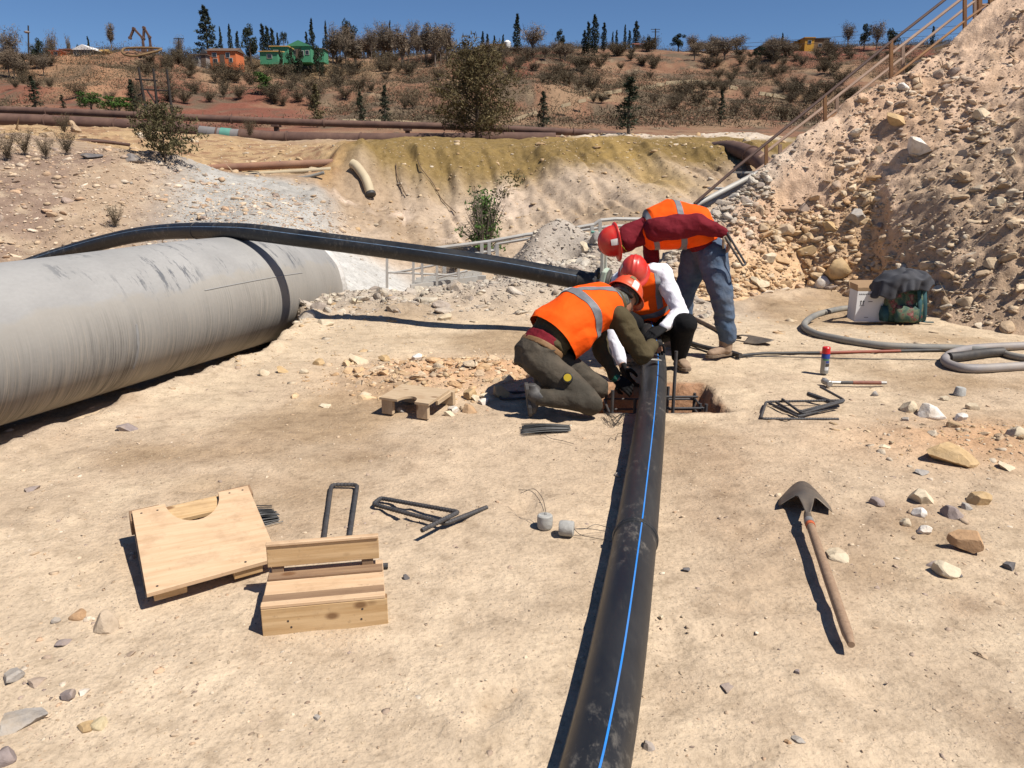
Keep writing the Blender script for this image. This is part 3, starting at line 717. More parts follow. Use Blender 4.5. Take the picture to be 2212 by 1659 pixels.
# form B: stepped box of boards
fl, fr = az(568, 1377, .0), az(839, 1350, .0)
t = thing('formwork_box', ((fl.x + fr.x) / 2, (fl.y + fr.y) / 2, 0), 'stepped wooden form of knotty planks beside the notched plywood form', 'formwork')
ex = fr - fl; exn = ex.normalized(); bk = Vector((-exn.y, exn.x, 0)); Lx = ex.length
plank('front_plank', fl, ex, bk * .038, Vector((0, 0, .108)), MATS['plank'], t)
plank('ply_edge', fl + Vector((0, 0, .109)), ex * .985, bk * .03, Vector((0, 0, .014)), MATS['plywood'], t)
plank('batten_or_shade_strip', fl + bk * .031 + Vector((0, 0, .109)), ex * .98, bk * .06, Vector((0, 0, .007)), MATS['dark_plank'], t)
plank('plywood_panel', fl + bk * .04 + Vector((0, 0, .095)), ex * .985, bk * .27, Vector((0, 0, .013)), MATS['plywood'], t)
plank('batten_or_shade_strip', fl + bk * .245 + Vector((0, 0, .0)), ex * .97, bk * .04, Vector((0, 0, .094)), MATS['dark_plank'], t)
plank('batten_or_shade_strip', fl + bk * .205 + exn * .004 + Vector((0, 0, .109)), ex * .97, bk * .05, Vector((0, 0, .01)), MATS['dark_plank'], t)  # dark strip standing in for the rear plank's cast shadow on the panel
for q_ in (.03, .8): plank('spacer_block', fl + bk * .268 + ex * q_ + Vector((0, 0, .109)), ex * .1, bk * .03, Vector((0, 0, .027)), MATS['dark_plank'], t)
plank('rear_plank', fl + bk * .262 + exn * .0 + Vector((0, 0, .137)), ex * .955, bk * .042, Vector((0, 0, .087)), MATS['plank'], t)
plank('ply_edge', fl + bk * .255 + Vector((0, 0, .225)), ex * .955, bk * .024, Vector((0, 0, .012)), MATS['plywood'], t)
nails([fl + exn * .09 + Vector((0, 0, .055)), fr - exn * .09 + Vector((0, 0, .075)), fr - exn * .095 + Vector((0, 0, .035)), fl + exn * .1 + Vector((0, 0, .03))], -bk, t, .004)
# form C: small plywood bench with a notch, near the spoil
z = .115
FL, FR, BR, BL = az(819, 858, z), az(926, 872, z), az(989, 838, z), az(869, 829, z)
t = thing('formwork_box', ((FL.x + BR.x) / 2, (FL.y + BR.y) / 2, 0), 'small plywood form standing on wooden feet before the stone spoil', 'formwork')
notched('plywood_panel', FL, FR, BR, BL, Vector((0, 0, -.016)), .37, .72, .30, MATS['ply_old'], t)
ex = (FR - FL); exn = ex.normalized(); ey = (BL - FL); eyn = ey.normalized()
zz = Vector((0, 0, -(z - .017)))
for o_, w in ((FL + exn * .012, .085), (FR - exn * .1, .085)):
    plank('foot', Vector((o_.x, o_.y, z - .017)) + eyn * .008, exn * w, eyn * .04, zz, MATS['ply_old'], t)
for o_, w in ((BL + exn * .03, .09), (BR - exn * .12, .105)):
    plank('foot', Vector((o_.x, o_.y, z - .017)) - eyn * .06, exn * w, eyn * .045, zz, MATS['ply_old'], t)
plank('rail', Vector((BR.x, BR.y, z - .017)) - exn * .05 - eyn * .3, exn * .02, eyn * .24, Vector((0, 0, -.03)), MATS['ply_old'], t)

# ---- bars, wire, small things
def barpath(pts, n=5, rad=.03):
    """polyline with rounded corners"""
    P = [Vector(p) for p in pts]; out = [P[0]]
    for i in range(1, len(P) - 1):
        a = (P[i - 1] - P[i]); b_ = (P[i + 1] - P[i]); r = min(rad, a.length * .45, b_.length * .45)
        a.normalize(); b_.normalize()
        for k in range(n + 1):
            q = k / n; out.append((P[i] + a * r) * (1 - q) ** 2 + P[i] * 2 * q * (1 - q) + (P[i] + b_ * r) * q * q)
    out.append(P[-1]); return out
def ribbed(pts, r, seg=9):
    P = [Vector(p) for p in pts]; out = []; rr = []
    for a, b_ in zip(P[:-1], P[1:]):
        n = max(1, int((b_ - a).length / .009))
        for k in range(n): out.append(a.lerp(b_, k / n))
    out.append(P[-1]); rr = [r * (1.13 if i % 2 else .97) for i in range(len(out))]
    return out, rr
def rebar(name, pts, r, label=None, cat='rebar', group=None, rad=.035, parent=None, ribs=False):
    P = barpath(pts, 6, rad)
    if ribs: P, rr = ribbed(P, r)
    else: rr = r
    o = MB().tube(P, rr, 9).build(name, MATS['rebar'], parent, smooth=not ribs)
    if label: tag(o, label, cat, group)
    return o
rb = .0095
rebar('bent_rebar', [az(697, 1185, .012), az(716, 1047, .012), az(772, 1047, .012), az(752, 1180, .012)], .0105, 'U-shaped ribbed steel bar lying behind the stepped wooden form', ribs=True)
rebar('bent_rebar', [az(911, 1146, .055), az(991, 1106, .05), az(822, 1076, .012), az(806, 1089, .012), az(962, 1131, .03), az(1051, 1096, .012)], .0105, 'looped steel bar with crossed hooked ends on bare ground', rad=.022, ribs=True)
rebar('steel_bar', [az(640, 1232, .012), az(838, 1222, .012)], .012, 'straight steel bar whose end pokes out from the stepped form')
rebar('bent_rebar', [az(1200, 858, .012), az(1082, 862, .012), az(1078, 848, .012), az(1200, 846, .012)], .009, 'hooked steel bar end behind the kneeling worker\'s boot')
# stirrups
def zz8(x, y, z=.01): return az(x * .33065 + 1481.2, y * .33065 + 438.9, z)
rebar('rebar_stirrup', [zz8(1000, 1410), zz8(490, 1408), zz8(525, 1297, .02), zz8(1040, 1288, .05), zz8(880, 1200, .06)], .0085, 'outermost and longest of the steel stirrups piled near the hammer', group='steel stirrups piled near the hammer', ribs=True)
for k, q in enumerate(([(630, 1280, .045), (745, 1362, .02), (1036, 1287, .06)], [(590, 1300, .03), (740, 1385, .012), (1025, 1300, .045)], [(545, 1305, .02), (735, 1395, .02), (1000, 1325, .03)], [(700, 1330, .035), (760, 1375, .03), (1030, 1294, .07)])):
    rebar('rebar_stirrup', [zz8(*p) for p in q], .0085, ('upper V-bent steel stirrup in the pile near the hammer', 'middle V-bent steel stirrup in the pile near the hammer', 'lowest V-bent steel stirrup in the pile near the hammer', 'short V-bent steel stirrup on top of the pile near the hammer')[k], group='steel stirrups piled near the hammer', ribs=True)
rebar('steel_bar', [zz8(800, 1246, .05), zz8(950, 1300, .04)], .017, 'short thick steel bar stub lying across the stirrups')
# cage in the hole
t = thing('rebar_cage', (1.05, 5.6, -.42), 'steel rebar cage standing in the hole under the black pipe', 'rebar cage')
vx = {}
cx0, cx1, cy0, cy1 = .70, 1.36, 5.42, 5.78
for (x, y, top) in ((cx0, cy0, .12), (cx0, cy1, .03), (1.13, cy0, .40), (1.16, cy1, .05), (cx1, cy0, .02), (cx1, cy1, .0), (.86, cy0, .06), (cx1 - .03, cy0 + .05, .01)):
    rebar('vertical_bar', [(x, y, -.44), (x + .004, y, top)], .012, parent=t)
for z in (-.05, -.13, -.24):
    rebar('tie_hoop', [(cx0, cy0 - .012, z), (cx1 + .012, cy0 - .012, z), (cx1 + .012, cy1 + .012, z), (cx0 - .012, cy1 + .012, z), (cx0 - .012, cy0 - .012, z)], .0085, parent=t)
rebar('tie_hoop', [(.95, cy0 + .03, -.02), (cx1 + .02, cy0 + .03, -.02)], .0085, parent=t)
rebar('tie_hoop', [(.95, cy1 - .03, -.02), (cx1 + .02, cy1 - .03, -.02)], .0085, parent=t)
# tie wire
def wires(name, a, b_, n, spread, sag, label, r=.0014, fan=1.6):
    a = Vector(a); b_ = Vector(b_); d = (b_ - a); s = Vector((-d.y, d.x, 0)).normalized(); mb = MB()
    for k in range(n):
        q = random.gauss(0, .5); h = abs(random.gauss(0, .45)); L0 = random.uniform(-.04, .06); L1 = random.uniform(-.05, .07)
        P = [a - d * L0 + s * spread * q * fan + Vector((0, 0, .003 + h * sag * .6)), a.lerp(b_, .5) + s * spread * q * 1.1 + Vector((0, 0, .003 + h * sag)), b_ + d * L1 + s * spread * q * .7 + Vector((0, 0, .003 + h * sag * .8))]
        mb.tube(crom(P, 4), r, 4, caps=False)
    return tag(mb.build(name, MATS['wire'], kind_='x') if False else mb.build(name, MATS['wire']), label, 'wire')
wires('tie_wire_bundle', az(1132, 930), az(1226, 930), 130, .05, .035, 'bundle of black tie wire on the ground before the kneeling worker', .0022, 1.5)
wires('tie_wire_bundle', az(592, 1118), az(510, 1142), 110, .05, .06, 'bundle of black tie wire tucked behind the tilted plywood form', .0024, 1.3)
mb = MB()
for k in range(16):
    a = az(1308 + random.uniform(-4, 4), 893 + random.uniform(-3, 3), .03); b_ = az(1355 + random.uniform(-9, 4), 898 + random.uniform(-6, 3), .06)
    m_ = az(1326 + random.uniform(-12, 14), 912 + random.uniform(-12, 8), .012)
    mb.tube(crom([a, a.lerp(m_, .6) + Vector((0, 0, .01)), m_, b_.lerp(m_, .4) + Vector((0, 0, .015)), b_], 6), .0013, 4, caps=False)
tag(mb.build('tie_wire_bundle', MATS['wire']), 'loose loop of thin tie wires hanging at the edge of the hole', 'wire')
def loosewire(px, label, z=.006):
    P = crom([az(x, y, z + random.uniform(0, .006)) for x, y in px], 6)
    tag(MB().tube(P, .0016, 4, caps=False).build('loose_wire', MATS['wire']), label, 'wire')
loosewire([(1176, 938), (1190, 947), (1215, 952), (1240, 959)], 'thin curved wire beside the tie wire bundle')
loosewire([(1315, 955), (1318, 946), (1330, 950), (1334, 938), (1345, 936), (1356, 932)], 'crinkled thin wire lying near the black pipe edge')
# concrete spacers
conc = mat('spacer_concrete', (.40, .39, .36), (.30, .29, .27), .95, 20, bs=.7, bd=.006, bsc=60)
def spacer(c, ax, label, wp):
    t = thing('concrete_spacer', (c.x, c.y, 0), label, 'concrete spacer', 'concrete spacers with tie wires')
    MB().lathe(c, ax, [(0, .030), (.006, .035), (.035, .0365), (.062, .0355), (.067, .030)], 20).build('block', conc, t, smooth=True)
    for P in wp: MB().tube(crom(P, 6), .0014, 5, caps=False).build('tie_wire', MATS['wire'], t)
c = az(1177, 1141, .0); tp = c + Vector((0, 0, .066))
spacer(c, (0, .05, 1), 'concrete spacer standing upright with its wires pointing up', [[tp, tp + Vector((-.02, .03, .05)), tp + Vector((-.06, .14, .06)), tp + Vector((-.12, .22, .035))], [tp + Vector((.006, 0, 0)), tp + Vector((-.01, .05, .06)), tp + Vector((-.05, .12, .08)), tp + Vector((-.11, .14, .05))]])
c = az(1208, 1140, .034); e = c + Vector((.066, -.012, 0))
spacer(c, (1, -.18, 0), 'concrete spacer tipped on its side with wires to the right', [[e, e + Vector((.05, .0, .0)), e + Vector((.10, .02, .012)), e + Vector((.17, .05, -.02))], [e, e + Vector((.03, -.02, -.02)), e + Vector((.08, -.03, -.028)), e + Vector((.14, -.05, -.03))], [e, e + Vector((.06, .004, .0)), e + Vector((.15, -.005, -.01))]])

# ---- shovels, hammer, can
mat('shovel_steel', (.13, .115, .10), (.075, .062, .055), .55, 8, metal=.5, bs=.3, bsc=40, dust=((.30, .23, .16), .75, 5))
mat('ash_handle', (.33, .22, .14), (.23, .145, .09), .6, 9, stretch=(8, 8, 1), bs=.2)
mat('dark_handle', (.10, .06, .035), (.055, .035, .022), .6, 9, bs=.2)
mat('orange_tape', (.55, .12, .04), None, .6, 20, bs=0)
mat('grey_collar', (.35, .34, .32), (.25, .23, .21), .5, 20, metal=.5, bs=.2)
def shovel(h0, h1, tip, label, handle, arch=.06, W_=.13, Lb=.27, face=1, collar=True):
    h0, h1, tip = map(Vector, (h0, h1, tip))          # h0 ferrule, h1 grip end, tip = point of the blade
    d = (tip - h0); Lb = d.length; d.normalize(); s = d.cross(Vector((0, 0, 1))).normalized(); u = s.cross(d)
    t = thing('shovel', (h0.x, h0.y, 0), label, 'shovel')
    n = 14; P = [h1.lerp(h0, k / n) for k in range(n + 1)]
    rr = [.012 if k == 0 else .0205 - .004 * abs(k / n - .4) for k in range(n + 1)]
    MB().tube(P, rr, 14).build('handle', MATS[handle], t, smooth=True)
    dh = (h0 - h1).normalized()
    MB().tube([h0 - dh * .05, h0, h0 + d * .05, h0 + d * .11], [.021, .02, .018, .012], 12).build('socket', MATS['shovel_steel'], t, smooth=True)
    if collar:
        MB().lathe(h0 - dh * .075, dh, [(0, .0212), (.024, .0212)], 14).build('tape', MATS['orange_tape'], t, smooth=True)
        MB().lathe(h0 - dh * .05, dh, [(0, .0225), (.04, .022)], 14).build('collar', MATS['grey_collar'], t, smooth=True)
    V = []; nu, nv = 20, 16
    for i in range(nv + 1):
        for j in range(nu + 1):
            a = -1 + 2 * j / nu; v0 = .05 + .43 * min(1, (abs(a) / .32) ** 1.6) - .05 * abs(a)
            v = v0 + (1 - .33 * abs(a) ** 2.4 - v0) * i / nv
            w = W_ * (1 - .25 * max(0, v - .55) / .45)
            zz = arch * (math.cos(a * 1.9) - .2) * (1 - .35 * v) * face + .012 * (1 - v)
            nk = max(0, 1 - abs(a) / .4); zz = zz * (1 - nk) + nk * zz * min(1, max(0, v - .04) / .5) ** .8
            V.append(h0 + d * (v * Lb) + s * (a * w) + u * zz)
    F = [(i * (nu + 1) + j, i * (nu + 1) + j + 1, (i + 1) * (nu + 1) + j + 1, (i + 1) * (nu + 1) + j) for i in range(nv) for j in range(nu)]
    bl = obj('blade', mesh('blade', V, F, True), MATS['shovel_steel'], t)
    md = bl.modifiers.new('thick', 'SOLIDIFY'); md.thickness = .0035
    return t
shovel(az(1746, 1122, .065), az(1839, 1393, .042), az(1733, 1052, .02), 'shovel with bare wooden handle lying face down on the right', 'ash_handle', arch=.062, W_=.122)
shovel(ay(1578, 727, 7.75), ay(1492, 684, 8.9), az(1672, 740, .03), 'dark-handled shovel lying behind the standing worker\'s boot', 'dark_handle', arch=.05, W_=.12, collar=False)
h0, h1 = az(1786, 826, .03), az(1914, 827, .018)
t = thing('hammer', (h0.x, h0.y, 0), 'short sledge hammer with red-brown handle by the steel stirrups', 'hammer')
dh = (h1 - h0).normalized(); sh = Vector((-dh.y, dh.x, 0))
MB().lathe(h0 - Vector((0, .0, 0)) - sh * .055, sh, [(0, .02), (.006, .026), (.03, .026), (.04, .021), (.07, .021), (.08, .026), (.104, .026), (.11, .02)], 10).build('head', MATS['grey_collar'], t)
seg_ = [(0, .10, 'steel_bolt', .012), (.10, .19, 'rubber', .0135), (.19, .40, 'red_grip', .015), (.40, .44, 'grey_collar', .013)]
mat('red_grip', (.22, .07, .035), (.15, .045, .028), .6, 30)
k_ = (h1 - h0).length / .44
for nm, (a, b_, mm, r) in zip(('neck', 'guard', 'grip', 'end_cap'), seg_):
    MB().tube([h0 + dh * a * k_, h0 + dh * (a + b_) / 2 * k_, h0 + dh * b_ * k_], [r, r * 1.05, r], 12).build(nm, MATS[mm], t, smooth=True)
c = az(1780, 806, .003)
t = thing('spray_can', (c.x, c.y, 0), 'grey spray paint can with a red cap standing upright', 'spray can')
mat('can_grey', (.30, .30, .28), (.24, .24, .23), .35, 10, metal=.3, bs=0); mat('can_blue', (.02, .05, .25), None, .4, 10, bs=0); mat('can_red', (.55, .012, .02), (.5, .01, .015), .35, 10, bs=0); mat('can_white', (.7, .7, .68), None, .4, bs=0); mat('can_green', (.05, .22, .10), None, .4, bs=0)
MB().lathe(c, (0, 0, 1), [(0, .029), (.004, .033), (.125, .033)], 24).build('body', MATS['can_grey'], t, smooth=True)
MB().lathe(c, (0, 0, 1), [(.1255, .0332), (.158, .0332), (.166, .029)], 24).build('blue_band', MATS['can_blue'], t, smooth=True)
MB().lathe(c, (0, 0, 1), [(.1665, .033), (.214, .0325), (.22, .027)], 24).build('cap', MATS['can_red'], t, smooth=True)
def patch_on_can(z0, z1, a0, a1, m, nm):
    V = []; n = 6
    for k in range(n + 1):
        a = R(a0 + (a1 - a0) * k / n)
        for z in (z0, z1): V.append(c + Vector((math.sin(a) * .0336, -math.cos(a) * .0336, z)))
    obj(nm, mesh(nm, V, [(2 * k, 2 * k + 2, 2 * k + 3, 2 * k + 1) for k in range(n)], True), MATS[m], t)
patch_on_can(.03, .058, -20, 40, 'can_white', 'label_patch'); patch_on_can(.112, .124, -55, 30, 'can_green', 'label_patch'); patch_on_can(.062, .085, -10, 70, 'nail', 'label_patch'); patch_on_can(.09, .108, -10, 40, 'can_blue', 'label_patch')
# ---- hoses
mat('grey_hose', (.20, .20, .19), (.14, .14, .135), .7, 6, dust=((.36, .30, .22), .6))
mat('violet_hose', (.27, .25, .25), (.20, .185, .185), .6, 6, dust=((.38, .32, .25), .6))
mat('red_rod', (.30, .07, .035), (.2, .05, .03), .6, 9, bs=.2)
def hose(px, r, m, label, z=None, name='hose', sec=None):
    z = r if z is None else z
    return tag(MB().tube(crom([az(p[0], p[1], p[2] if len(p) > 2 else z) for p in px], 10), r, 14).build(name, MATS[m], smooth=True), label, 'hose')
hose([(1870, 655), (1845, 664), (1812, 668), (1762, 681), (1737, 702), (1760, 720), (1812, 732), (1894, 745), (1977, 750), (2060, 752), (2130, 758)], .034, 'grey_hose', 'grey hose curving round in front of the cardboard box')
hose([(2300, 748), (2212, 747), (2109, 752), (2060, 762), (2041, 777), (2062, 791), (2109, 796), (2212, 791), (2300, 790)], .037, 'violet_hose', 'thick violet-grey hose loop at the right edge of the ground')
hose([(2050, 772), (2080, 769), (2130, 762), (2166, 760)], .042, 'rubber', 'dark rubber hose joint inside the grey hose loop', .042)
hose([(2160, 760), (2185, 768), (2230, 776)], .03, 'grey_hose', 'short pale hose end leaving the dark joint')
t = thing('thin_hose', az(1800, 762), 'thin straight black and red hose running from the boot to the right', 'hose')
for a, b_, mm in ((1590, 1770, 'rubber'), (1770, 1945, 'red_rod'), (1945, 2045, 'rubber')):
    MB().tube([az(a + (b_ - a) * k / 6, np.interp(a + (b_ - a) * k / 6, [1590, 1640, 1770, 1945, 2045], [770, 763, 762, 758, 756]), .016) for k in range(7)], .0135, 10).build('hose_length', MATS[mm], t, smooth=True)
tag(MB().tube(crom([az(x, y, .006) for x, y in ((1480, 742), (1520, 757), (1570, 768), (1640, 770), (1760, 772), (1850, 775), (1960, 776), (2040, 778))], 8), .005, 6).build('black_cable', MATS['rubber']), 'thin black cable lying parallel to the red and black hose', 'cable')
tag(MB().tube(crom([az(x, y, .03) for x, y in ((1480, 738), (1530, 752), (1560, 756), (1600, 768))], 8), .022, 10).build('hose', MATS['rubber'], smooth=True), 'dark hose end passing behind the standing worker\'s boot', 'hose')
# ---- box, backpack, jacket
mat('carton_white', (.68, .67, .66), (.62, .61, .60), .8, 5, bs=.1); mat('carton_brown', (.36, .23, .13), (.30, .19, .105), .85, 6, bs=.1); mat('print_black', (.03, .03, .03), None, .7, bs=0); mat('print_orange', (.6, .16, .03), None, .7, bs=0)
bl, br = az(1846, 695, 0), az(1913, 695, 0)
ex = br - bl; ey = Vector((.02, .26, 0)); H0 = .335
t = thing('cardboard_box', ((bl.x + br.x) / 2, bl.y + .13, 0), 'open white cardboard box with two up arrows beside the backpack', 'box')
w_ = .005
def wall(nm, a, b_, m, h=H0, off=(0, 0, 0)):
    a = Vector(a) + Vector(off); b_ = Vector(b_) + Vector(off); d = (b_ - a); nrm_ = Vector((-d.y, d.x, 0)).normalized() * w_
    V = [a, b_, b_ + nrm_, a + nrm_]; V = V + [v + Vector((0, 0, h)) for v in V]
    MB().add(V, [(3, 2, 1, 0), (4, 5, 6, 7), (0, 1, 5, 4), (1, 2, 6, 5), (2, 3, 7, 6), (3, 0, 4, 7)]).build(nm, MATS[m], t)
wall('front_wall', bl, br, 'carton_white'); wall('side_wall', br + Vector((.0, .006, 0)), br + ey, 'carton_white'); wall('side_wall', bl + ey, bl + Vector((0, .006, 0)), 'carton_white'); wall('rear_wall', br + ey + Vector((0, .006, 0)), bl + ey + Vector((0, .006, 0)), 'carton_brown')
MB().add([bl + Vector((.005, .005, .004)), br + Vector((-.005, .005, .004)), br + ey + Vector((-.005, -.0, .004)), bl + ey + Vector((.005, 0, .004))], [(0, 1, 2, 3)]).build('floor', MATS['carton_brown'], t)
def flap(a, b_, o1, m):
    a = Vector(a); b_ = Vector(b_); o1 = Vector(o1); n_ = (b_ - a).cross(o1).normalized() * .004
    V = [a, b_, b_ + o1, a + o1]; V += [v + n_ for v in V]
    MB().add(V, [(3, 2, 1, 0), (4, 5, 6, 7), (0, 1, 5, 4), (1, 2, 6, 5), (2, 3, 7, 6), (3, 0, 4, 7)]).build('flap', MATS[m], t)
up = Vector((0, 0, H0 + .001))
flap(bl + ey + up + Vector((0, .01, 0)), br + ey + up + Vector((0, .01, 0)), (0, .05, .08), 'carton_brown')
flap(bl + up, bl + ey + up, (-.01, 0, .07), 'carton_brown')
fx = ex.normalized()
def onface(u, v): return bl + fx * (u * ex.length) + Vector((0, -.0025, v * H0))
def sticker(u0, u1, v0, v1, m, nm='print'):
    V = [onface(u0, v0), onface(u1, v0), onface(u1, v1), onface(u0, v1)]
    MB().add(V, [(0, 1, 2, 3)]).build(nm, MATS[m], t)
for u in (.135, .215):
    sticker(u - .012, u + .012, .56, .665, 'print_black'); MB().add([onface(u - .035, .66), onface(u + .035, .66), onface(u, .715)], [(0, 1, 2)]).build('print', MATS['print_black'], t)
sticker(.10, .25, .53, .545, 'print_black')
for k in range(7): sticker(.05 + k * .055, .085 + k * .055, .895, .925, 'print_black')
sticker(.70, .84, .88, .97, 'print_orange'); sticker(.36, .5, .655, .675, 'print_black'); sticker(.28, .42, .14, .155, 'print_black')
# backpack
def blob(name, sections, m, parent, smooth=True, seg=28, wr=.0, seed=1, power=3.0):
    """stack of superelliptic rings: (centre, half-width, half-depth)"""
    V = []; n = len(sections)
    for c_, a, b_ in sections:
        for k in range(seg):
            q = 2 * math.pi * k / seg; cc, ss = math.cos(q), math.sin(q)
            V.append(Vector(c_) + Vector((a * math.copysign(abs(cc) ** (2 / power), cc), b_ * math.copysign(abs(ss) ** (2 / power), ss), 0)))
    F = [(i * seg + k, i * seg + (k + 1) % seg, (i + 1) * seg + (k + 1) % seg, (i + 1) * seg + k) for i in range(n - 1) for k in range(seg)]
    F += [tuple(range(seg - 1, -1, -1)), tuple((n - 1) * seg + k for k in range(seg))]
    if wr:
        P = np.array([tuple(v) for v in V]); d = vn3(P, 14, seed) * wr + vn3(P, 34, seed + 3) * wr * .5
        ctr = P.mean(0); N = P - ctr; N /= np.linalg.norm(N, axis=1)[:, None]; V = [Vector(p) for p in P + N * d[:, None]]
    return obj(name, mesh(name, V, F, smooth), m, parent)
m, nt, b = base_mat('floral_cloth'); co = _n(nt, 'ShaderNodeTexCoord').outputs['Object']
c_ = ramp(nt, noise(nt, 11, 4, .55, co), [(.3, (.015, .05, .055)), (.44, (.03, .075, .05)), (.52, (.11, .13, .075)), (.575, (.13, .03, .03)), (.61, (.30, .11, .11)), (.66, (.22, .19, .12)), (.75, (.02, .05, .06))])
nt.links.new(c_, b.inputs['Base Color']); b.inputs['Roughness'].default_value = .8; bump(nt, b, noise(nt, 60, 4, .6, co), .3, .003); MATS['floral'] = m
mat('teal_cloth', (.02, .085, .10), (.012, .05, .06), .8, 14)
q0 = az(1958, 699, 0)
t = thing('backpack', (q0.x, q0.y + .15, 0), 'dark green flower-patterned backpack standing against the rubble slope', 'backpack')
ctr = q0 + Vector((0, .14, 0))
S_ = [(ctr + Vector((0, 0, .005)), .20, .10), (ctr + Vector((0, 0, .03)), .225, .13), (ctr + Vector((0, .0, .16)), .23, .135), (ctr + Vector((0, .01, .28)), .22, .12), (ctr + Vector((0, .02, .37)), .19, .10), (ctr + Vector((0, .02, .43)), .12, .06)]
blob('main_body', S_, MATS['floral'], t, wr=.018, seed=4)
S_ = [(ctr + Vector((-.02, -.14, .02)), .11, .04), (ctr + Vector((-.02, -.15, .05)), .13, .055), (ctr + Vector((-.02, -.145, .16)), .13, .05), (ctr + Vector((-.02, -.12, .2)), .11, .03)]
blob('front_pocket', S_, MATS['floral'], t, wr=.012, seed=9)
S_ = [(ctr + Vector((-.215, -.06, .02)), .035, .05), (ctr + Vector((-.22, -.06, .09)), .045, .06), (ctr + Vector((-.215, -.05, .18)), .035, .05)]
blob('side_pocket', S_, MATS['teal_cloth'], t, wr=.008, seed=11)
for x0 in (.10, .16):
    MB().tube(crom([ctr + Vector((x0, -.12, .36)), ctr + Vector((x0 + .005, -.165, .22)), ctr + Vector((x0 + .02, -.155, .08)), ctr + Vector((x0 + .045, -.10, .02))], 6), .022, 8, flat=.35).build('strap', MATS['teal_cloth'], t, smooth=True)
MB().tube([ctr + Vector((.16, -.1, .018)), ctr + Vector((.24, -.12, .012)), ctr + Vector((.30, -.12, .012))], .018, 8, flat=.4).build('strap', MATS['teal_cloth'], t, smooth=True)
# jacket draped over box and backpack
mat('jacket_cloth', (.05, .051, .06), (.032, .033, .04), .85, 10, bs=.4, bsc=30)
JK = (bl.copy(), ctr.copy())
# ================================================================== PEOPLE
def cap(a, b_, r0, r1, seg=18):
    a = Vector(a); b_ = Vector(b_); d = b_ - a; Ld = max(d.length, 1e-4)
    prof = [(-r0 * math.cos(q), max(r0 * math.sin(q), .0005)) for q in np.linspace(0, math.pi / 2, 6)] + [(Ld + r1 * math.sin(q), max(r1 * math.cos(q), .0005)) for q in np.linspace(0, math.pi / 2, 6)]
    m = MB(); m.lathe(a, d if d.length > 1e-4 else Vector((0, 0, 1)), prof, seg); return m
def chain(P, r):
    out = MB()
    for i in range(len(P) - 1):
        c_ = cap(P[i], P[i + 1], r[i], r[i + 1]); out.add(c_.V, c_.F)
    return out
def loft(rings, seg=28, power=2.4):
    """rings: (centre, half-width vector, half-depth vector)"""
    m = MB(); V = []; n = len(rings)
    for c_, a, b_ in rings:
        for k in range(seg):
            q = 2 * math.pi * k / seg; cc, ss = math.cos(q), math.sin(q)
            V.append(Vector(c_) + Vector(a) * math.copysign(abs(cc) ** (2 / power), cc) + Vector(b_) * math.copysign(abs(ss) ** (2 / power), ss))
    F = [(i * seg + k, i * seg + (k + 1) % seg, (i + 1) * seg + (k + 1) % seg, (i + 1) * seg + k) for i in range(n - 1) for k in range(seg)]
    F += [tuple(range(seg - 1, -1, -1)), tuple((n - 1) * seg + k for k in range(seg))]
    return m.add(V, F)
def fuse(name, parts, m, parent=None, voxel=.009, it=6, folds=0, fsc=22, seed=1, cuts=(), off=0, **props):
    mb = MB()
    for p in parts: mb.add(p.V, p.F)
    me = mesh(name + '_src', mb.V, mb.F)
    bm = bmesh.new(); bm.from_mesh(me); bmesh.ops.recalc_face_normals(bm, faces=bm.faces); bm.to_mesh(me); bm.free()
    o = bpy.data.objects.new(name + '_src', me); C.objects.link(o)
    md = o.modifiers.new('r', 'REMESH'); md.mode = 'VOXEL'; md.voxel_size = voxel
    md = o.modifiers.new('s', 'SMOOTH'); md.iterations = it; md.factor = .6
    dg = bpy.context.evaluated_depsgraph_get()
    out = bpy.data.meshes.new_from_object(o.evaluated_get(dg)); bpy.data.objects.remove(o); bpy.data.meshes.remove(me)
    out.name = name; out.materials.clear()
    n = len(out.vertices)
    if n and (folds or off):
        P = np.empty(n * 3); out.vertices.foreach_get('co', P); P = P.reshape(-1, 3)
        N = np.empty(n * 3); out.vertices.foreach_get('normal', N); N = N.reshape(-1, 3)
        d = off + folds * (vn3(P, fsc, seed) * .6 + (np.abs(vn3(P * np.array((1, 1, 1.6)), fsc * .55, seed + 7)) * -1.6 + .5) + .3 * vn3(P, fsc * 2.3, seed + 13))
        P = P + N * np.asarray(d).reshape(-1, 1); out.vertices.foreach_set('co', P.ravel())
    if cuts: bisect(out, cuts)
    out.update(); out.polygons.foreach_set('use_smooth', [True] * len(out.polygons))
    return obj(name, out, m, parent, **props)
def bisect(me, cuts):
    """cuts: (point, normal); what lies on the normal's side is removed"""
    bm = bmesh.new(); bm.from_mesh(me)
    for p, nn in cuts: bmesh.ops.bisect_plane(bm, geom=bm.verts[:] + bm.edges[:] + bm.faces[:], plane_co=Vector(p), plane_no=Vector(nn), clear_outer=True)
    bm.to_mesh(me); bm.free(); me.update()
def band(name, src, slabs, m, parent, off=.004):
    """slice of a garment's surface between planes, lifted off it"""
    me = src.data.copy(); me.name = name; me.materials.clear()
    bisect(me, slabs); n = len(me.vertices)
    if n == 0: return None
    P = np.empty(n * 3); me.vertices.foreach_get('co', P); N = np.empty(n * 3); me.vertices.foreach_get('normal', N)
    me.vertices.foreach_set('co', P + N * off); me.update(); me.polygons.foreach_set('use_smooth', [True] * len(me.polygons))
    return obj(name, me, m, parent)
def slab(c_, nn, w):
    c_ = Vector(c_); nn = Vector(nn).normalized(); return [(c_ + nn * w, nn), (c_ - nn * w, -nn)]
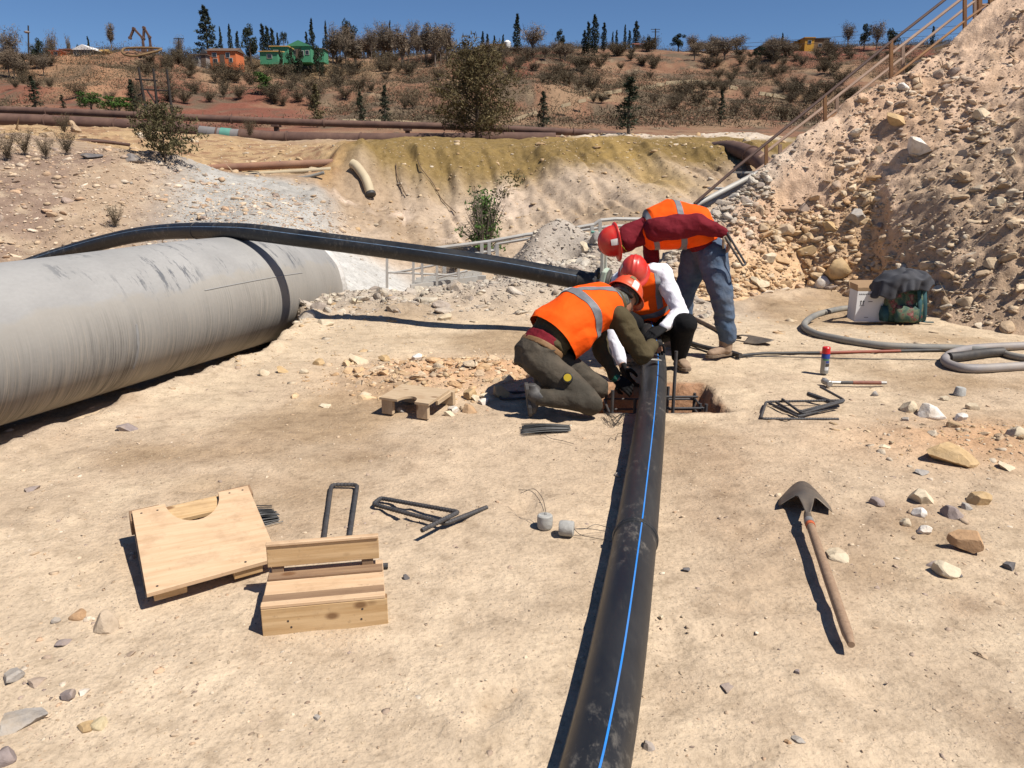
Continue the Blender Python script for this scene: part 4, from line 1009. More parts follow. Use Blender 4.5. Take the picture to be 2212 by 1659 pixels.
def hand(name, wrist, fwd, nrm, side_sgn, m, parent, curl=.9, s=1.0, body=False):
    """wrist point, direction of the fingers, normal of the back of the hand; thumb on side_sgn"""
    f = Vector(fwd).normalized(); n_ = Vector(nrm); n_ = (n_ - f * n_.dot(f)).normalized(); l = f.cross(n_) * side_sgn
    w = Vector(wrist); parts = [loft([(w - f * .01 * s, l * .028 * s, n_ * .020 * s), (w + f * .03 * s, l * .036 * s, n_ * .019 * s), (w + f * .075 * s, l * .042 * s, n_ * .016 * s), (w + f * .092 * s, l * .04 * s, n_ * .013 * s)], 16)]
    for i, (o_, Lf) in enumerate(((.031, .072), (.011, .082), (-.010, .076), (-.030, .06))):
        p = w + f * .085 * s + l * o_ * s; d = f.copy(); P = [p - f * .02 * s]; r = [.0105 * s]
        P.append(p); r.append(.0105 * s)
        for k, q in enumerate((.45, .32, .25)):
            ang = curl * (.45 + .35 * k) * (1 + .1 * i); dd = (f * math.cos(ang) - n_ * math.sin(ang)); P.append(P[-1] + dd * Lf * q * s * 1.1); r.append((.0098 - .0009 * k) * s)
        parts.append(chain(P, r))
    p = w + f * .03 * s + l * .03 * s; P = [p - l * .015 * s, p + l * .018 * s + f * .012 * s - n_ * .008 * s, p + l * .026 * s + f * .04 * s - n_ * .02 * s * (.5 + curl), p + l * .02 * s + f * .062 * s - n_ * .03 * s * (.5 + curl)]
    parts.append(chain(P, [.014 * s, .0125 * s, .011 * s, .009 * s]))
    return parts if body else fuse(name, parts, m, parent, .0042, 2)
def hard_hat(c_, up, fwd, m, parent, stickers=(), s=1.0, ridges=True):
    """c_: middle of the rim plane"""
    u = Vector(up).normalized(); f = Vector(fwd); f = (f - u * f.dot(u)).normalized(); l = u.cross(f); c_ = Vector(c_)
    V = []; n, seg = 12, 40
    prof = [(1.16, -.012), (1.17, -.004), (1.06, .004), (1.0, .015)] + [(math.cos(q), .015 + .13 * math.sin(q)) for q in np.linspace(.12, math.pi / 2 - .02, n)]
    for k_, h in prof:
        for j in range(seg):
            a = 2 * math.pi * j / seg; ca, sa = math.cos(a), math.sin(a); kk = k_
            if k_ > 1.03 and ca > .2: kk = k_ + .20 * (ca - .2) * (1 if k_ > 1.1 else .3)
            hh = h
            if ridges and k_ < .97:
                for r0 in (-.036, 0, .036):
                    hh += .006 * math.exp(-((sa * .108 * kk - r0) / .007) ** 2) * min(1, (1 - k_) * 6)
            V.append(c_ + f * (ca * .128 * kk * s) + l * (sa * .108 * kk * s) + u * hh * s)
    np_ = len(prof)
    F = [(i * seg + k, i * seg + (k + 1) % seg, (i + 1) * seg + (k + 1) % seg, (i + 1) * seg + k) for i in range(np_ - 1) for k in range(seg)]
    F.append(tuple((np_ - 1) * seg + k for k in range(seg)))
    sh = obj('hard_hat', mesh('hard_hat', V, F, True), m, parent)
    md = sh.modifiers.new('thick', 'SOLIDIFY'); md.thickness = .003; md.offset = -1
    hb = MB(); hb.tube([c_ + f * math.cos(a) * .104 * s + l * math.sin(a) * .088 * s + u * .0 for a in np.linspace(0, 2 * math.pi, 33)], .011, 8)
    hb.build('headband', MATS['rubber'], sh, smooth=True)
    for k, (az_, el, w, h, mm) in enumerate(stickers):
        def pt(a, e, off=.0035): return c_ + f * math.cos(a) * math.cos(e) * (.128 + off) * s + l * math.sin(a) * math.cos(e) * (.108 + off) * s + u * (.015 + math.sin(e) * (.13 + off)) * s
        VV = [pt(R(az_) + (i / 5 - .5) * w / .115, R(el) + (j / 5 - .5) * h / .12) for j in range(6) for i in range(6)]
        obj('sticker', mesh('sticker', VV, [(j * 6 + i, j * 6 + i + 1, (j + 1) * 6 + i + 1, (j + 1) * 6 + i) for j in range(5) for i in range(5)], True), MATS[mm], sh)
    return sh
def head_parts(c_, up, fwd):
    u = Vector(up).normalized(); f = Vector(fwd); f = (f - u * f.dot(u)).normalized(); l = u.cross(f); c_ = Vector(c_)
    parts = [loft([(c_ - u * .115 + f * .03, l * .035, f * .04), (c_ - u * .10 + f * .02, l * .052, f * .065), (c_ - u * .05 + f * .008, l * .068, f * .085), (c_, l * .075, f * .096), (c_ + u * .05, l * .074, f * .094), (c_ + u * .09, l * .058, f * .075), (c_ + u * .11, l * .03, f * .04)], 22, 2.1)]
    parts.append(cap(c_ + f * .09 + u * .012, c_ + f * .112 - u * .03, .010, .015))          # nose
    for s_ in (-1, 1):
        parts.append(cap(c_ + l * .074 * s_ - f * .012 + u * .02, c_ + l * .078 * s_ - f * .005 - u * .03, .016, .012))   # ears
        parts.append(cap(c_ + f * .082 + l * .03 * s_ + u * .028, c_ + f * .084 + l * .045 * s_ + u * .024, .011, .009))    # brows
    parts.append(cap(c_ + f * .09 - u * .065 - l * .02, c_ + f * .09 - u * .065 + l * .02, .009, .009))                      # lips
    return parts
def face_bits(c_, up, fwd, parent):
    u = Vector(up).normalized(); f = Vector(fwd); f = (f - u * f.dot(u)).normalized(); l = u.cross(f); c_ = Vector(c_)
    for s_ in (-1, 1):
        cap(c_ + f * .083 + l * .031 * s_ + u * .006, c_ + f * .0831 + l * .034 * s_ + u * .006, .0095, .0095, 10).build('eye', MATS['eye'], parent, smooth=True)
    MB().tube([c_ + f * .097 - u * .064 - l * .02, c_ + f * .101 - u * .065, c_ + f * .097 - u * .064 + l * .02], .003, 6).build('mouth', MATS['lip'], parent, smooth=True)
def cloth(name, c1, c2, rough=.85, sc=9, bs=.55, bsc=34, dust=None, bd=.012):
    return mat(name, c1, c2, rough, sc, bs=bs, bd=bd, bsc=bsc, dust=dust, spec=.15)
skin = mat('skin', (.36, .19, .12), (.30, .15, .09), .55, 10, bs=.15); mat('eye', (.03, .02, .015), None, .2, bs=0); mat('lip', (.28, .10, .08), None, .5, bs=0)
vest_m = cloth('orange_vest', (.90, .105, .006), (.82, .085, .004), .8, 5, .5, 16)
refl = cloth('reflective_tape', (.20, .20, .21), (.15, .15, .16), .5, 14, .2, 40)
olive = cloth('olive_shirt', (.085, .066, .034), (.062, .048, .025)); maroon = cloth('maroon_cloth', (.16, .012, .02), (.12, .008, .014))
olive_tr = cloth('olive_trousers', (.062, .054, .042), (.045, .038, .029), dust=((.16, .125, .09), .5, 5))
black_tr = cloth('black_trousers', (.009, .009, .010), (.006, .006, .007)); white_sl = cloth('white_sleeve', (.72, .71, .76), (.66, .65, .70), .8, 8, .5, 26)
jeans = cloth('blue_jeans', (.07, .108, .17), (.045, .072, .12), .85, 12, .8, 24, dust=((.20, .19, .18), .4, 4))
glove_m = cloth('black_glove', (.014, .014, .015), (.008, .008, .009)); glove_g = cloth('green_cuff', (.03, .14, .09), (.02, .09, .06))
black_boot = mat('black_boot', (.035, .036, .04), (.022, .022, .025), .6, 14, dust=((.14, .115, .09), .55, 6)); tan_boot = mat('tan_boot', (.31, .215, .145), (.22, .15, .10), .9, 12, bs=.4, bsc=40); sole_m = mat('boot_sole', (.20, .14, .09), (.12, .085, .06), .9, 20)
red_hat = mat('red_helmet', (.60, .022, .014), (.52, .018, .012), .36, 6, bs=.05, dust=((.40, .13, .09), .45, 9)); org_hat = mat('orange_helmet', (.66, .075, .018), (.56, .055, .015), .4, 4, bs=.05, dust=((.45, .18, .09), .45, 7))
mat('sticker_white', (.62, .60, .56), (.5, .48, .45), .6, 30, bs=0); mat('sticker_dark', (.10, .09, .06), (.25, .16, .05), .6, 60, bs=0)
mat('belt', (.24, .13, .055), (.17, .09, .035), .7, 20); mat('tape_yellow', (.42, .30, .015), (.34, .24, .012), .4, 12, bs=0); mat('plastic_black', (.02, .02, .02), None, .4, bs=0); mat('camo', (.16, .155, .13), (.04, .042, .035), .9, 26); mat('yellow_strap', (.55, .62, .05), None, .7, bs=0)
mat('work_glove', (.32, .25, .17), (.24, .18, .12), .9, 18, bs=.4)
def ring3(c_, d, lat, hw, hd):
    """ring across direction d; lat = sideways vector"""
    d = Vector(d).normalized(); l = Vector(lat); l = (l - d * l.dot(d)).normalized(); n_ = d.cross(l); return (Vector(c_), l * hw, n_ * hd)
def torso(spine, lat, hw, hd, grow=0):
    out = []; n = len(spine)
    for i, p in enumerate(spine):
        d = Vector(spine[min(i + 1, n - 1)]) - Vector(spine[max(i - 1, 0)]); out.append(ring3(p, d, lat[i] if isinstance(lat[0], Vector) else lat, hw[i] + grow, hd[i] + grow))
    return out
def boot(name, ankle, heel, toe, up, m, parent, sole=sole_m, r=.042, shaft=None):
    a, h, t_ = map(Vector, (ankle, heel, toe)); u = Vector(up).normalized(); d = (t_ - h).normalized(); l = d.cross(u).normalized()
    h_ = h + u * .012; ft = t_ + u * .012
    parts = [loft([(h_ + u * .035 - d * .012, l * .026, u * .03), (h_ + u * .045 + d * .03, l * .036, u * .044), (h_.lerp(ft, .5) + u * .038, l * .041, u * .038), (h_.lerp(ft, .8) + u * .03, l * .047, u * .031), (ft + u * .024, l * .036, u * .024), (ft + d * .018 + u * .018, l * .016, u * .014)], 18, 2.3)]
    parts.append(chain([h_ + u * .05 + d * .045, a, shaft if shaft is not None else a + (a - h) * .6], [r * 1.02, r * 1.05, r * 1.12]))
    b_ = fuse(name, parts, m, parent, .006, 4, .003, 40, 3)
    sl = [(h_ - d * .022 + u * .0, l * .022), (h_ + d * .01, l * .037), (h_.lerp(ft, .45), l * .034), (h_.lerp(ft, .75), l * .048), (ft, l * .043), (ft + d * .03, l * .018)]
    V = []
    for q, w in sl: V += [q - w - u * .012, q + w - u * .012, q + w + u * .013, q - w + u * .013]
    n = len(sl); F = [(i * 4 + k, i * 4 + (k + 1) % 4, (i + 1) * 4 + (k + 1) % 4, (i + 1) * 4 + k) for i in range(n - 1) for k in range(4)] + [(3, 2, 1, 0), tuple((n - 1) * 4 + k for k in range(4))]
    MB().add(V, F).build('sole', sole, b_, bevel=.003)
    for k in range(4):
        q = h_.lerp(ft, .38 + .07 * k) + u * (.088 - .012 * k); MB().tube([q - l * .022, q + u * .004, q + l * .022], .003, 5).build('lace', MATS['plastic_black'], b_)
    return b_
# ---------------------------------------------------------------- kneeling worker
def worker_kneeling():
    hip, waist, chest, neck = Vector((.20, 5.42, .385)), Vector((.30, 5.50, .53)), Vector((.50, 5.63, .645)), Vector((.74, 5.80, .69))
    sR, eR, wR = Vector((.765, 5.60, .60)), Vector((.925, 5.575, .335)), Vector((1.035, 5.83, .355))
    sL, eL, wL = Vector((.60, 5.90, .68)), Vector((.66, 5.76, .30)), Vector((.755, 5.62, .155))
    hR, kR, aR = Vector((.185, 5.33, .35)), Vector((.545, 5.15, .095)), Vector((.175, 5.16, .135))
    hL, kL, aL = Vector((.26, 5.50, .36)), Vector((.60, 5.52, .11)), Vector((.25, 5.60, .11))
    hc, hu, hf = Vector((.835, 5.88, .725)), Vector((.46, .60, .66)), Vector((.62, .30, -.72))
    lat = Vector((.35, -.88, -.25))
    hd_up = hu.normalized()
    headc = hc - hd_up * .02
    body = head_parts(headc, hd_up, hf) + [chain([neck, headc - hd_up * .06], [.06, .055])]
    body += [loft(torso([hip, waist, chest, neck], lat, (.15, .145, .165, .10), (.10, .10, .11, .07)))]
    body += [chain([sR, eR, wR], [.05, .04, .03]), chain([sL, eL, wL], [.05, .04, .03]), chain([hR, kR, aR], [.08, .055, .04]), chain([hL, kL, aL], [.08, .055, .04])]
    body += hand('hand', wR, Vector((.45, .75, -.12)), Vector((-.1, .2, 1)), -1, None, None, 1.0, body=True) + hand('hand', wL, Vector((.6, -.1, -.45)), Vector((-.3, -.6, .5)), 1, None, None, 1.0, body=True)
    p = fuse('person', body, skin, None, .007, 3)
    tag(p, 'kneeling worker in olive shirt, orange vest and orange hard hat bending over the pipe', 'person')
    face_bits(headc, hd_up, hf, p)
    shirt = [loft(torso([hip + Vector((.03, .02, .04)), waist, chest, neck + Vector((.02, .015, .01))], lat, (.165, .165, .185, .10), (.125, .12, .135, .075)))]
    shirt += [chain([sR + Vector((-.06, .06, .01)), sR, sR.lerp(eR, .55), eR, eR.lerp(wR, .45), wR], [.09, .085, .077, .066, .056, .043]), chain([sL, sL.lerp(eL, .5), eL, wL.lerp(eL, .15)], [.08, .066, .055, .040])]
    fuse('shirt', shirt, olive, p, .008, 5, .017, 15, 3)
    fuse('undershirt', [loft(torso([hip + Vector((-.012, -.01, .035)), hip + Vector((.04, .025, .10))], (waist - hip).cross(lat).cross(waist - hip) if False else lat, (.152, .148), (.121, .116)))], maroon, p, .008, 5, .006, 25, 5)
    tr = [loft(torso([hip + Vector((-.07, -.05, -.10)), hip + Vector((-.035, -.02, -.02)), hip + Vector((.012, .01, .045))], lat, (.14, .172, .165), (.10, .142, .13)))]
    tr += [chain([hR, hR.lerp(kR, .5), kR + Vector((-.02, 0, .01))], [.118, .096, .078]), chain([kR + Vector((-.02, 0, .0)), kR.lerp(aR, .45) + Vector((0, 0, .012)), aR + Vector((.02, 0, .005))], [.08, .072, .056])]
    tr += [chain([hL, hL.lerp(kL, .5), kL], [.118, .096, .08]), chain([kL, aL], [.08, .055])]
    fuse('trousers', tr, olive_tr, p, .008, 5, .014, 15, 8)
    bl_ = fuse('belt', [loft(torso([hip + Vector((-.004, -.002, .026)), hip + Vector((.016, .012, .058))], lat, (.172, .170), (.138, .136)))], MATS['belt'], p, .007, 2)
    v = [loft(torso([hip + Vector((.04, .03, .085)), waist + Vector((.0, 0, .01)), chest, neck + Vector((-.05, -.035, .005)), neck + Vector((.0, .0, .005))], lat, (.20, .20, .215, .165, .10), (.155, .155, .165, .13, .08)))]
    v.append(loft(torso([hip + Vector((.10, .045, .055)), hip + Vector((.20, .11, .11)), chest + Vector((-.02, -.02, -.05))], lat, (.17, .19, .18), (.14, .15, .15))))
    ax = (chest - waist).normalized()
    hem = Vector((.70, .42, .56)).normalized()
    v = fuse('safety_vest', v, vest_m, p, .008, 5, .024, 7, 21, cuts=[(hip + Vector((.075, .05, .115)), -hem)])
    sp = (neck - waist).normalized(); bc = waist.lerp(neck, .40)
    band('reflective_band', v, slab(bc, sp, .028), refl, p)
    band('reflective_band', v, slab(bc + lat.normalized() * -.015, lat, .026) + [(bc + sp * .026, -sp), (bc - Vector((0, 0, .02)), Vector((0, 0, -1)))], refl, p)
    # white patch on the back
    nb = sp.cross(lat).normalized(); nb = nb if nb.z > 0 else -nb
    bpat = band('name_patch', v, slab(bc + lat.normalized() * -.115, lat, .04) + slab(bc + sp * .004, sp, .022) + [(bc, Vector((0, 0, -1)))], MATS['sticker_white'], p, .007)
    boot('boot', aR + Vector((-.03, 0, .02)), Vector((.085, 5.165, .215)), Vector((.108, 5.175, .035)), Vector((1, .1, .1)), black_boot, p, black_boot, .046, aR + Vector((.045, 0, .0)))
    boot('boot', aL + Vector((-.03, 0, .02)), Vector((.15, 5.61, .20)), Vector((.17, 5.61, .03)), Vector((1, .1, .1)), black_boot, p, black_boot, .046, aL + Vector((.045, 0, 0)))
    g = hand('glove', wR, Vector((.45, .75, -.12)), Vector((-.1, .2, 1)), -1, glove_m, p, 1.0, 1.25)
    MB().lathe(wR - Vector((.45, .75, -.12)).normalized() * .03, Vector((.45, .75, -.12)), [(0, .038), (.03, .037)], 16).build('cuff', glove_g, g, smooth=True)
    g = hand('glove', wL, Vector((.6, -.1, -.45)), Vector((-.3, -.6, .5)), 1, glove_m, p, 1.0, 1.12)
    MB().lathe(wL - Vector((.6, -.1, -.45)).normalized() * .025, Vector((.6, -.1, -.45)), [(0, .037), (.03, .036)], 16).build('cuff', glove_g, g, smooth=True)
    hard_hat(hc, hu, hf, org_hat, p, [(180, 52, .06, .055, 'sticker_dark'), (235, 40, .05, .05, 'sticker_dark'), (150, 60, .05, .045, 'sticker_dark'), (255, 12, .05, .075, 'sticker_white')], 1.02)
    fuse('neck_scarf', [chain([neck + Vector((.0, .0, -.01)), neck.lerp(headc, .55), headc - hd_up * .03 - Vector(hf).normalized() * .045], [.085, .088, .078])], MATS['camo'], p, .008, 4, .008, 26, 9)
    strap = MB(); u, f = hd_up, (hf - hd_up * hf.dot(hd_up)).normalized(); l = u.cross(f)
    strap.tube([headc + f * math.cos(a) * .105 + l * math.sin(a) * .092 + u * (-.03) for a in np.linspace(math.pi * .5, math.pi * 1.5, 15)], .016, 8, flat=.4); strap.build('goggle_strap', MATS['plastic_black'], p, smooth=True)
    # tape measure on the thigh
    q = hR.lerp(kR, .52); dq = (kR - hR).normalized(); oq = Vector((.28, -.93, .12)); oq = (oq - dq * oq.dot(dq)).normalized(); ct = q + oq * .10 + dq * .01 + Vector((0, 0, .02))
    tp = obj('tape_measure', None, None) if False else MB().lathe(ct - oq * .012, oq, [(0, .030), (.004, .035), (.026, .035), (.03, .030)], 20).build('tape_measure', MATS['plastic_black'], p, smooth=True)
    MB().lathe(ct + oq * .0185, oq, [(0, .026), (.0015, .026)], 20).build('dial', MATS['tape_yellow'], tp)
    MB().box(ct + oq * .0215 - Vector((0, 0, .012)), (.05, .002, .022), Matrix((dq, oq, dq.cross(oq))).transposed()).build('maker_plate', MATS['plastic_black'], tp)
    return p
worker_kneeling()
# trowel-like plate on the pipe under the kneeling worker's hand
c = Vector((1.03, 5.74, .268))
tag(MB().box(c, (.13, .05, .008), Matrix.Rotation(.35, 3, 'Z') @ Matrix.Rotation(.15, 3, 'Y')).build('flat_steel_plate', MATS['grey_collar'], bevel=.002), 'small flat steel plate pressed on the black pipe by a gloved hand', 'steel plate')
# ---------------------------------------------------------------- squatting worker
def worker_squatting():
    hip, chest, neck = Vector((1.20, 6.98, .27)), Vector((1.145, 6.87, .58)), Vector((1.075, 6.74, .785))
    sL, eL, wL = Vector((1.255, 6.76, .775)), Vector((1.395, 6.58, .47)), Vector((1.225, 6.42, .37))
    sR, eR, wR = Vector((.915, 6.75, .71)), Vector((.79, 6.30, .37)), Vector((.855, 6.05, .15))
    hL, kL, aL = Vector((1.31, 6.95, .26)), Vector((1.405, 6.42, .40)), Vector((1.40, 6.57, .11))
    hR, kR, aR = Vector((1.08, 6.95, .26)), Vector((.95, 6.52, .40)), Vector((1.02, 6.78, .11))
    hc, hu, hf = Vector((1.00, 6.60, .80)), Vector((-.12, -.62, .72)), Vector((-.25, -.72, -.65))
    lat = Vector((1, .05, .1)); headc = hc - hu.normalized() * .03
    body = head_parts(headc, hu, hf) + [chain([neck, headc - Vector(hu).normalized() * .05], [.06, .055]), loft(torso([hip, chest, neck], lat, (.15, .165, .09), (.10, .11, .07)))]
    body += [chain([sR, eR, wR], [.05, .04, .03]), chain([sL, eL, wL], [.05, .04, .03]), chain([hR, kR, aR], [.08, .055, .04]), chain([hL, kL, aL], [.08, .055, .04])]
    fL = Vector((-.78, -.48, -.30)); fR = Vector((.25, -.35, -.8))
    body += hand('hand', wL, fL, Vector((-.2, -.5, .8)), 1, None, None, .9, body=True) + hand('hand', wR, fR, Vector((-.8, -.3, .1)), -1, None, None, .9, body=True)
    p = fuse('person', body, skin, None, .007, 3)
    tag(p, 'squatting worker with white sleeves, orange vest and red hard hat behind the pipe', 'person')
    face_bits(headc, hu, hf, p)
    fuse('shirt', [loft(torso([hip + Vector((0, 0, .06)), chest, neck], lat, (.17, .185, .09), (.13, .13, .07))), chain([sL + Vector((-.06, 0, .0)), sL, sL.lerp(eL, .5), eL, eL.lerp(wL, .5), wL + (eL - wL) * .06], [.085, .083, .070, .062, .05, .04]), chain([sR, sR.lerp(eR, .5), eR, eR.lerp(wR, .5), wR.lerp(eR, .12)], [.08, .068, .06, .05, .04])], white_sl, p, .008, 5, .013, 19, 31)
    fuse('trousers', [loft(torso([hip + Vector((0, .02, -.08)), hip, hip + Vector((-.01, -.02, .12))], lat, (.16, .18, .165), (.12, .145, .125))), chain([hL, hL.lerp(kL, .5), kL], [.125, .11, .095]), chain([kL, kL.lerp(aL, .5) + Vector((.0, .03, 0)), aL], [.093, .09, .065]), chain([hR, hR.lerp(kR, .5), kR], [.125, .11, .095]), chain([kR, kR.lerp(aR, .5) + Vector((0, .03, 0)), aR], [.093, .09, .065])], black_tr, p, .008, 6, .006, 18, 33)
    v = fuse('safety_vest', [loft(torso([hip + Vector((-.03, -.05, .14)), chest + Vector((0, -.01, -.06)), chest + Vector((0, 0, .06)), neck + Vector((.03, .02, -.03)), neck + Vector((.03, .0, .02))], lat, (.20, .215, .215, .20, .13), (.17, .175, .165, .125, .08)))], vest_m, p, .008, 5, .022, 7, 41)
    sp = (neck - hip).normalized(); c0 = hip.lerp(neck, .42)
    band('reflective_band', v, slab(c0, sp, .026), refl, p)
    for s_ in (.13, -.13): band('reflective_band', v, slab(neck + Vector((s_, 0, 0)), Vector((1, .0, .15)), .027) + [(c0 + sp * .04, -sp)], refl, p)
    boot('boot', aL, Vector((1.40, 6.64, .012)), Vector((1.435, 6.42, .012)), Vector((0, 0, 1)), tan_boot, p, sole_m, .045, aL + Vector((0, -.01, .05)))
    boot('boot', aR, Vector((1.03, 6.86, .012)), Vector((1.0, 6.64, .012)), Vector((0, 0, 1)), tan_boot, p, sole_m, .045, aR + Vector((0, -.01, .05)))
    hand('glove', wL, fL, Vector((-.2, -.5, .8)), 1, glove_m, p, .9, 1.3); hand('glove', wR, fR, Vector((-.8, -.3, .1)), -1, glove_m, p, .9, 1.25)
    hard_hat(hc, hu, hf, red_hat, p, [(-75, 25, .04, .06, 'sticker_white')], 1.04)
    return p
worker_squatting()
# ---------------------------------------------------------------- standing, stooping worker
def worker_stooping():
    hip, waist, chest, neck = Vector((1.72, 7.2, .95)), Vector((1.60, 7.2, 1.13)), Vector((1.37, 7.2, 1.18)), Vector((1.14, 7.16, 1.105))
    sN, eN, wN = Vector((1.245, 6.99, 1.115)), Vector((1.565, 6.95, 1.165)), Vector((1.80, 6.96, 1.095))
    sF, eF, wF = Vector((1.24, 7.40, 1.10)), Vector((1.27, 7.38, .82)), Vector((1.16, 7.25, .64))
    hN, kN, aN = Vector((1.755, 7.09, .88)), Vector((1.835, 6.96, .52)), Vector((1.905, 6.98, .12))
    hF, kF, aF = Vector((1.66, 7.33, .86)), Vector((1.595, 7.36, .54)), Vector((1.60, 7.42, .12))
    hc, hu, hf = Vector((.905, 7.10, 1.015)), Vector((-.95, -.14, -.16)), Vector((-.12, -.05, -.98))
    lat = Vector((0, -1, 0)); headc = hc - hu.normalized() * .03
    body = head_parts(headc, hu, hf) + [chain([neck, headc - hu.normalized() * .06], [.065, .058]), loft(torso([hip, waist, chest, neck], lat, (.155, .14, .165, .10), (.105, .10, .115, .075)))]
    body += [chain([sN, eN, wN], [.05, .04, .03]), chain([sF, eF, wF], [.05, .04, .03]), chain([hN, kN, aN], [.085, .058, .042]), chain([hF, kF, aF], [.085, .058, .042])]
    fN = Vector((.62, -.05, -.75)); fF = Vector((-.4, -.3, -.85))
    body += hand('hand', wN, fN, Vector((.6, -.5, .5)), 1, None, None, 1.1, body=True) + hand('hand', wF, fF, Vector((-.8, 0, .4)), 1, None, None, .7, body=True)
    p = fuse('person', body, skin, None, .007, 3)
    tag(p, 'stooping worker in blue jeans, maroon hooded top and red hard hat standing behind', 'person')
    face_bits(headc, hu, hf, p)
    hood = [chain([neck + Vector((.05, 0, .0)), neck.lerp(headc, .5) + Vector((0, 0, -.01)), headc + Vector((.06, .0, .0))], [.115, .112, .108])]
    fuse('hood', hood, maroon, p, .009, 5, .010, 14, 57, cuts=[(headc + Vector((.02, 0, 0)), Vector((-1, 0, -.35)))])
    fuse('hooded_top', [loft(torso([hip + Vector((-.02, 0, .02)), waist, chest, neck], lat, (.175, .175, .19, .11), (.13, .135, .15, .085))), chain([sN + Vector((-.02, .08, .0)), sN, sN.lerp(eN, .5) + Vector((0, 0, .0)), eN, eN.lerp(wN, .55), wN], [.095, .104, .100, .088, .068, .048]), chain([sF, eF, wF], [.09, .07, .045])], maroon, p, .008, 5, .018, 14, 51)
    fuse('jeans', [loft(torso([hip + Vector((.07, 0, -.13)), hip + Vector((.03, 0, -.04)), hip + Vector((-.02, 0, .035))], lat, (.15, .178, .17), (.11, .14, .125))), chain([hN, hN.lerp(kN, .5), kN, kN.lerp(aN, .5), aN + Vector((0, 0, .07))], [.132, .115, .092, .084, .078]), chain([hF, hF.lerp(kF, .5), kF, kF.lerp(aF, .5), aF], [.132, .115, .092, .084, .076])], jeans, p, .008, 5, .016, 17, 53)
    v = fuse('safety_vest', [loft(torso([hip + Vector((-.075, 0, .04)), waist + Vector((0, 0, -.015)), chest + Vector((0, 0, -.03)), neck + Vector((.06, 0, .01)), neck + Vector((-.0, 0, .02))], lat, (.205, .215, .22, .175, .125), (.17, .195, .215, .175, .11)))], vest_m, p, .008, 5, .024, 7, 61)
    sp = Vector((-1, 0, .05))
    band('reflective_band', v, slab((1.47, 7.2, 1.1), Vector((1, 0, .18)), .026), refl, p)
    band('reflective_band', v, slab((1.215, 7.2, 1.1), Vector((1, 0, .35)), .022), refl, p)
    boot('boot', aN + Vector((-.01, 0, .02)), Vector((1.935, 7.0, .016)), Vector((1.735, 6.89, .016)), Vector((0, 0, 1)), tan_boot, p, sole_m, .056, aN + Vector((0, 0, .10)))
    boot('boot', aF + Vector((-.01, 0, .02)), Vector((1.63, 7.44, .016)), Vector((1.44, 7.34, .016)), Vector((0, 0, 1)), tan_boot, p, sole_m, .05, aF + Vector((0, 0, .06)))
    hand('work_glove', wN, fN, Vector((.6, -.5, .5)), 1, MATS['work_glove'], p, 1.1, 1.12)
    hard_hat(hc, hu, hf, red_hat, p, [(-90, 8, .045, .06, 'sticker_white'), (90, 8, .045, .06, 'sticker_white')], 1.08)
    q = headc + Vector((.005, -.092, -.03)); MB().tube([q, q + Vector((.03, .005, -.035)), q + Vector((.055, .03, -.06))], .008, 6, flat=.4).build('chin_strap', MATS['yellow_strap'], p, smooth=True)
    # back pocket patch
    fuse('trouser_pocket', [loft(torso([hN + Vector((.02, -.125, .02)), hN + Vector((.02, -.12, -.10))], Vector((1, 0, 0)), (.07, .065), (.012, .012)))], jeans, p, .006, 2)
    return p
worker_stooping()
rebar('rebar_stirrup', [ay(1570, 502, 6.93), ay(1611, 570, 6.9), ay(1605, 574, 6.86), ay(1566, 512, 6.86)], .009, 'narrow steel stirrup held in the stooping worker\'s hand', rad=.01, ribs=True)

# ---- jacket heaped over box and backpack
b0_, c0_ = JK
nr, na = 34, 120; V = []
def hem(th):   # height of the jacket's lower edge round the heap
    return .37 - .07 * math.exp(-((th + 2.25) / .42) ** 2) + .05 * math.cos(th) + .025 * math.sin(3 * th + 1) + .012 * math.sin(9 * th)
for j in range(nr + 1):
    for i in range(na):
        th = -math.pi + 2 * math.pi * i / na; q = j / nr; ca, sa = math.cos(th), math.sin(th)
        Rr_ = 1 / ((abs(ca) / .30) ** 2.6 + (abs(sa) / .205) ** 2.6) ** (1 / 2.6)
        flat_ = min(q / .62, 1); fall = max(0, q - .55) / .45
        fold = (.020 * math.sin(8 * th + 1.3 * math.sin(2 * th) + 2 * q) + .013 * math.sin(17 * th + 3 * q)) * fall + .010 * math.sin(5 * th + 9 * q) * flat_
        rho = Rr_ * (flat_ * .93 + .10 * fall) + fold
        x, y = c0_.x - .055 + rho * ca, c0_.y - .03 + rho * sa
        top = .565 - .05 * flat_ ** 2 - .06 * max(0, -(x - c0_.x) - .12) / .2 + .014 * math.sin(th * 3 + q * 14) * (1 - fall) + .012 * math.sin(x * 40 + y * 25) * (1 - fall)
        V.append((x, y, top + (hem(th) - top) * (fall ** 1.35) + .01 * math.sin(11 * th) * fall))
F = [(j * na + i, j * na + (i + 1) % na, (j + 1) * na + (i + 1) % na, (j + 1) * na + i) for j in range(nr) for i in range(na)]
Pj = np.array(V); dj = .020 * vn3(Pj, 7, 5) + .012 * vn3(Pj, 17, 8); Pj[:, 2] += dj; Pj[:, 1] += .8 * dj; Pj[:, 0] += .016 * vn3(Pj, 9, 15); V = [tuple(q) for q in Pj]
jk = tag(obj('jacket', mesh('jacket', V, F, True), MATS['jacket_cloth']), 'dark grey jacket draped over the box and the backpack', 'jacket')
md = jk.modifiers.new('thick', 'SOLIDIFY'); md.thickness = .008
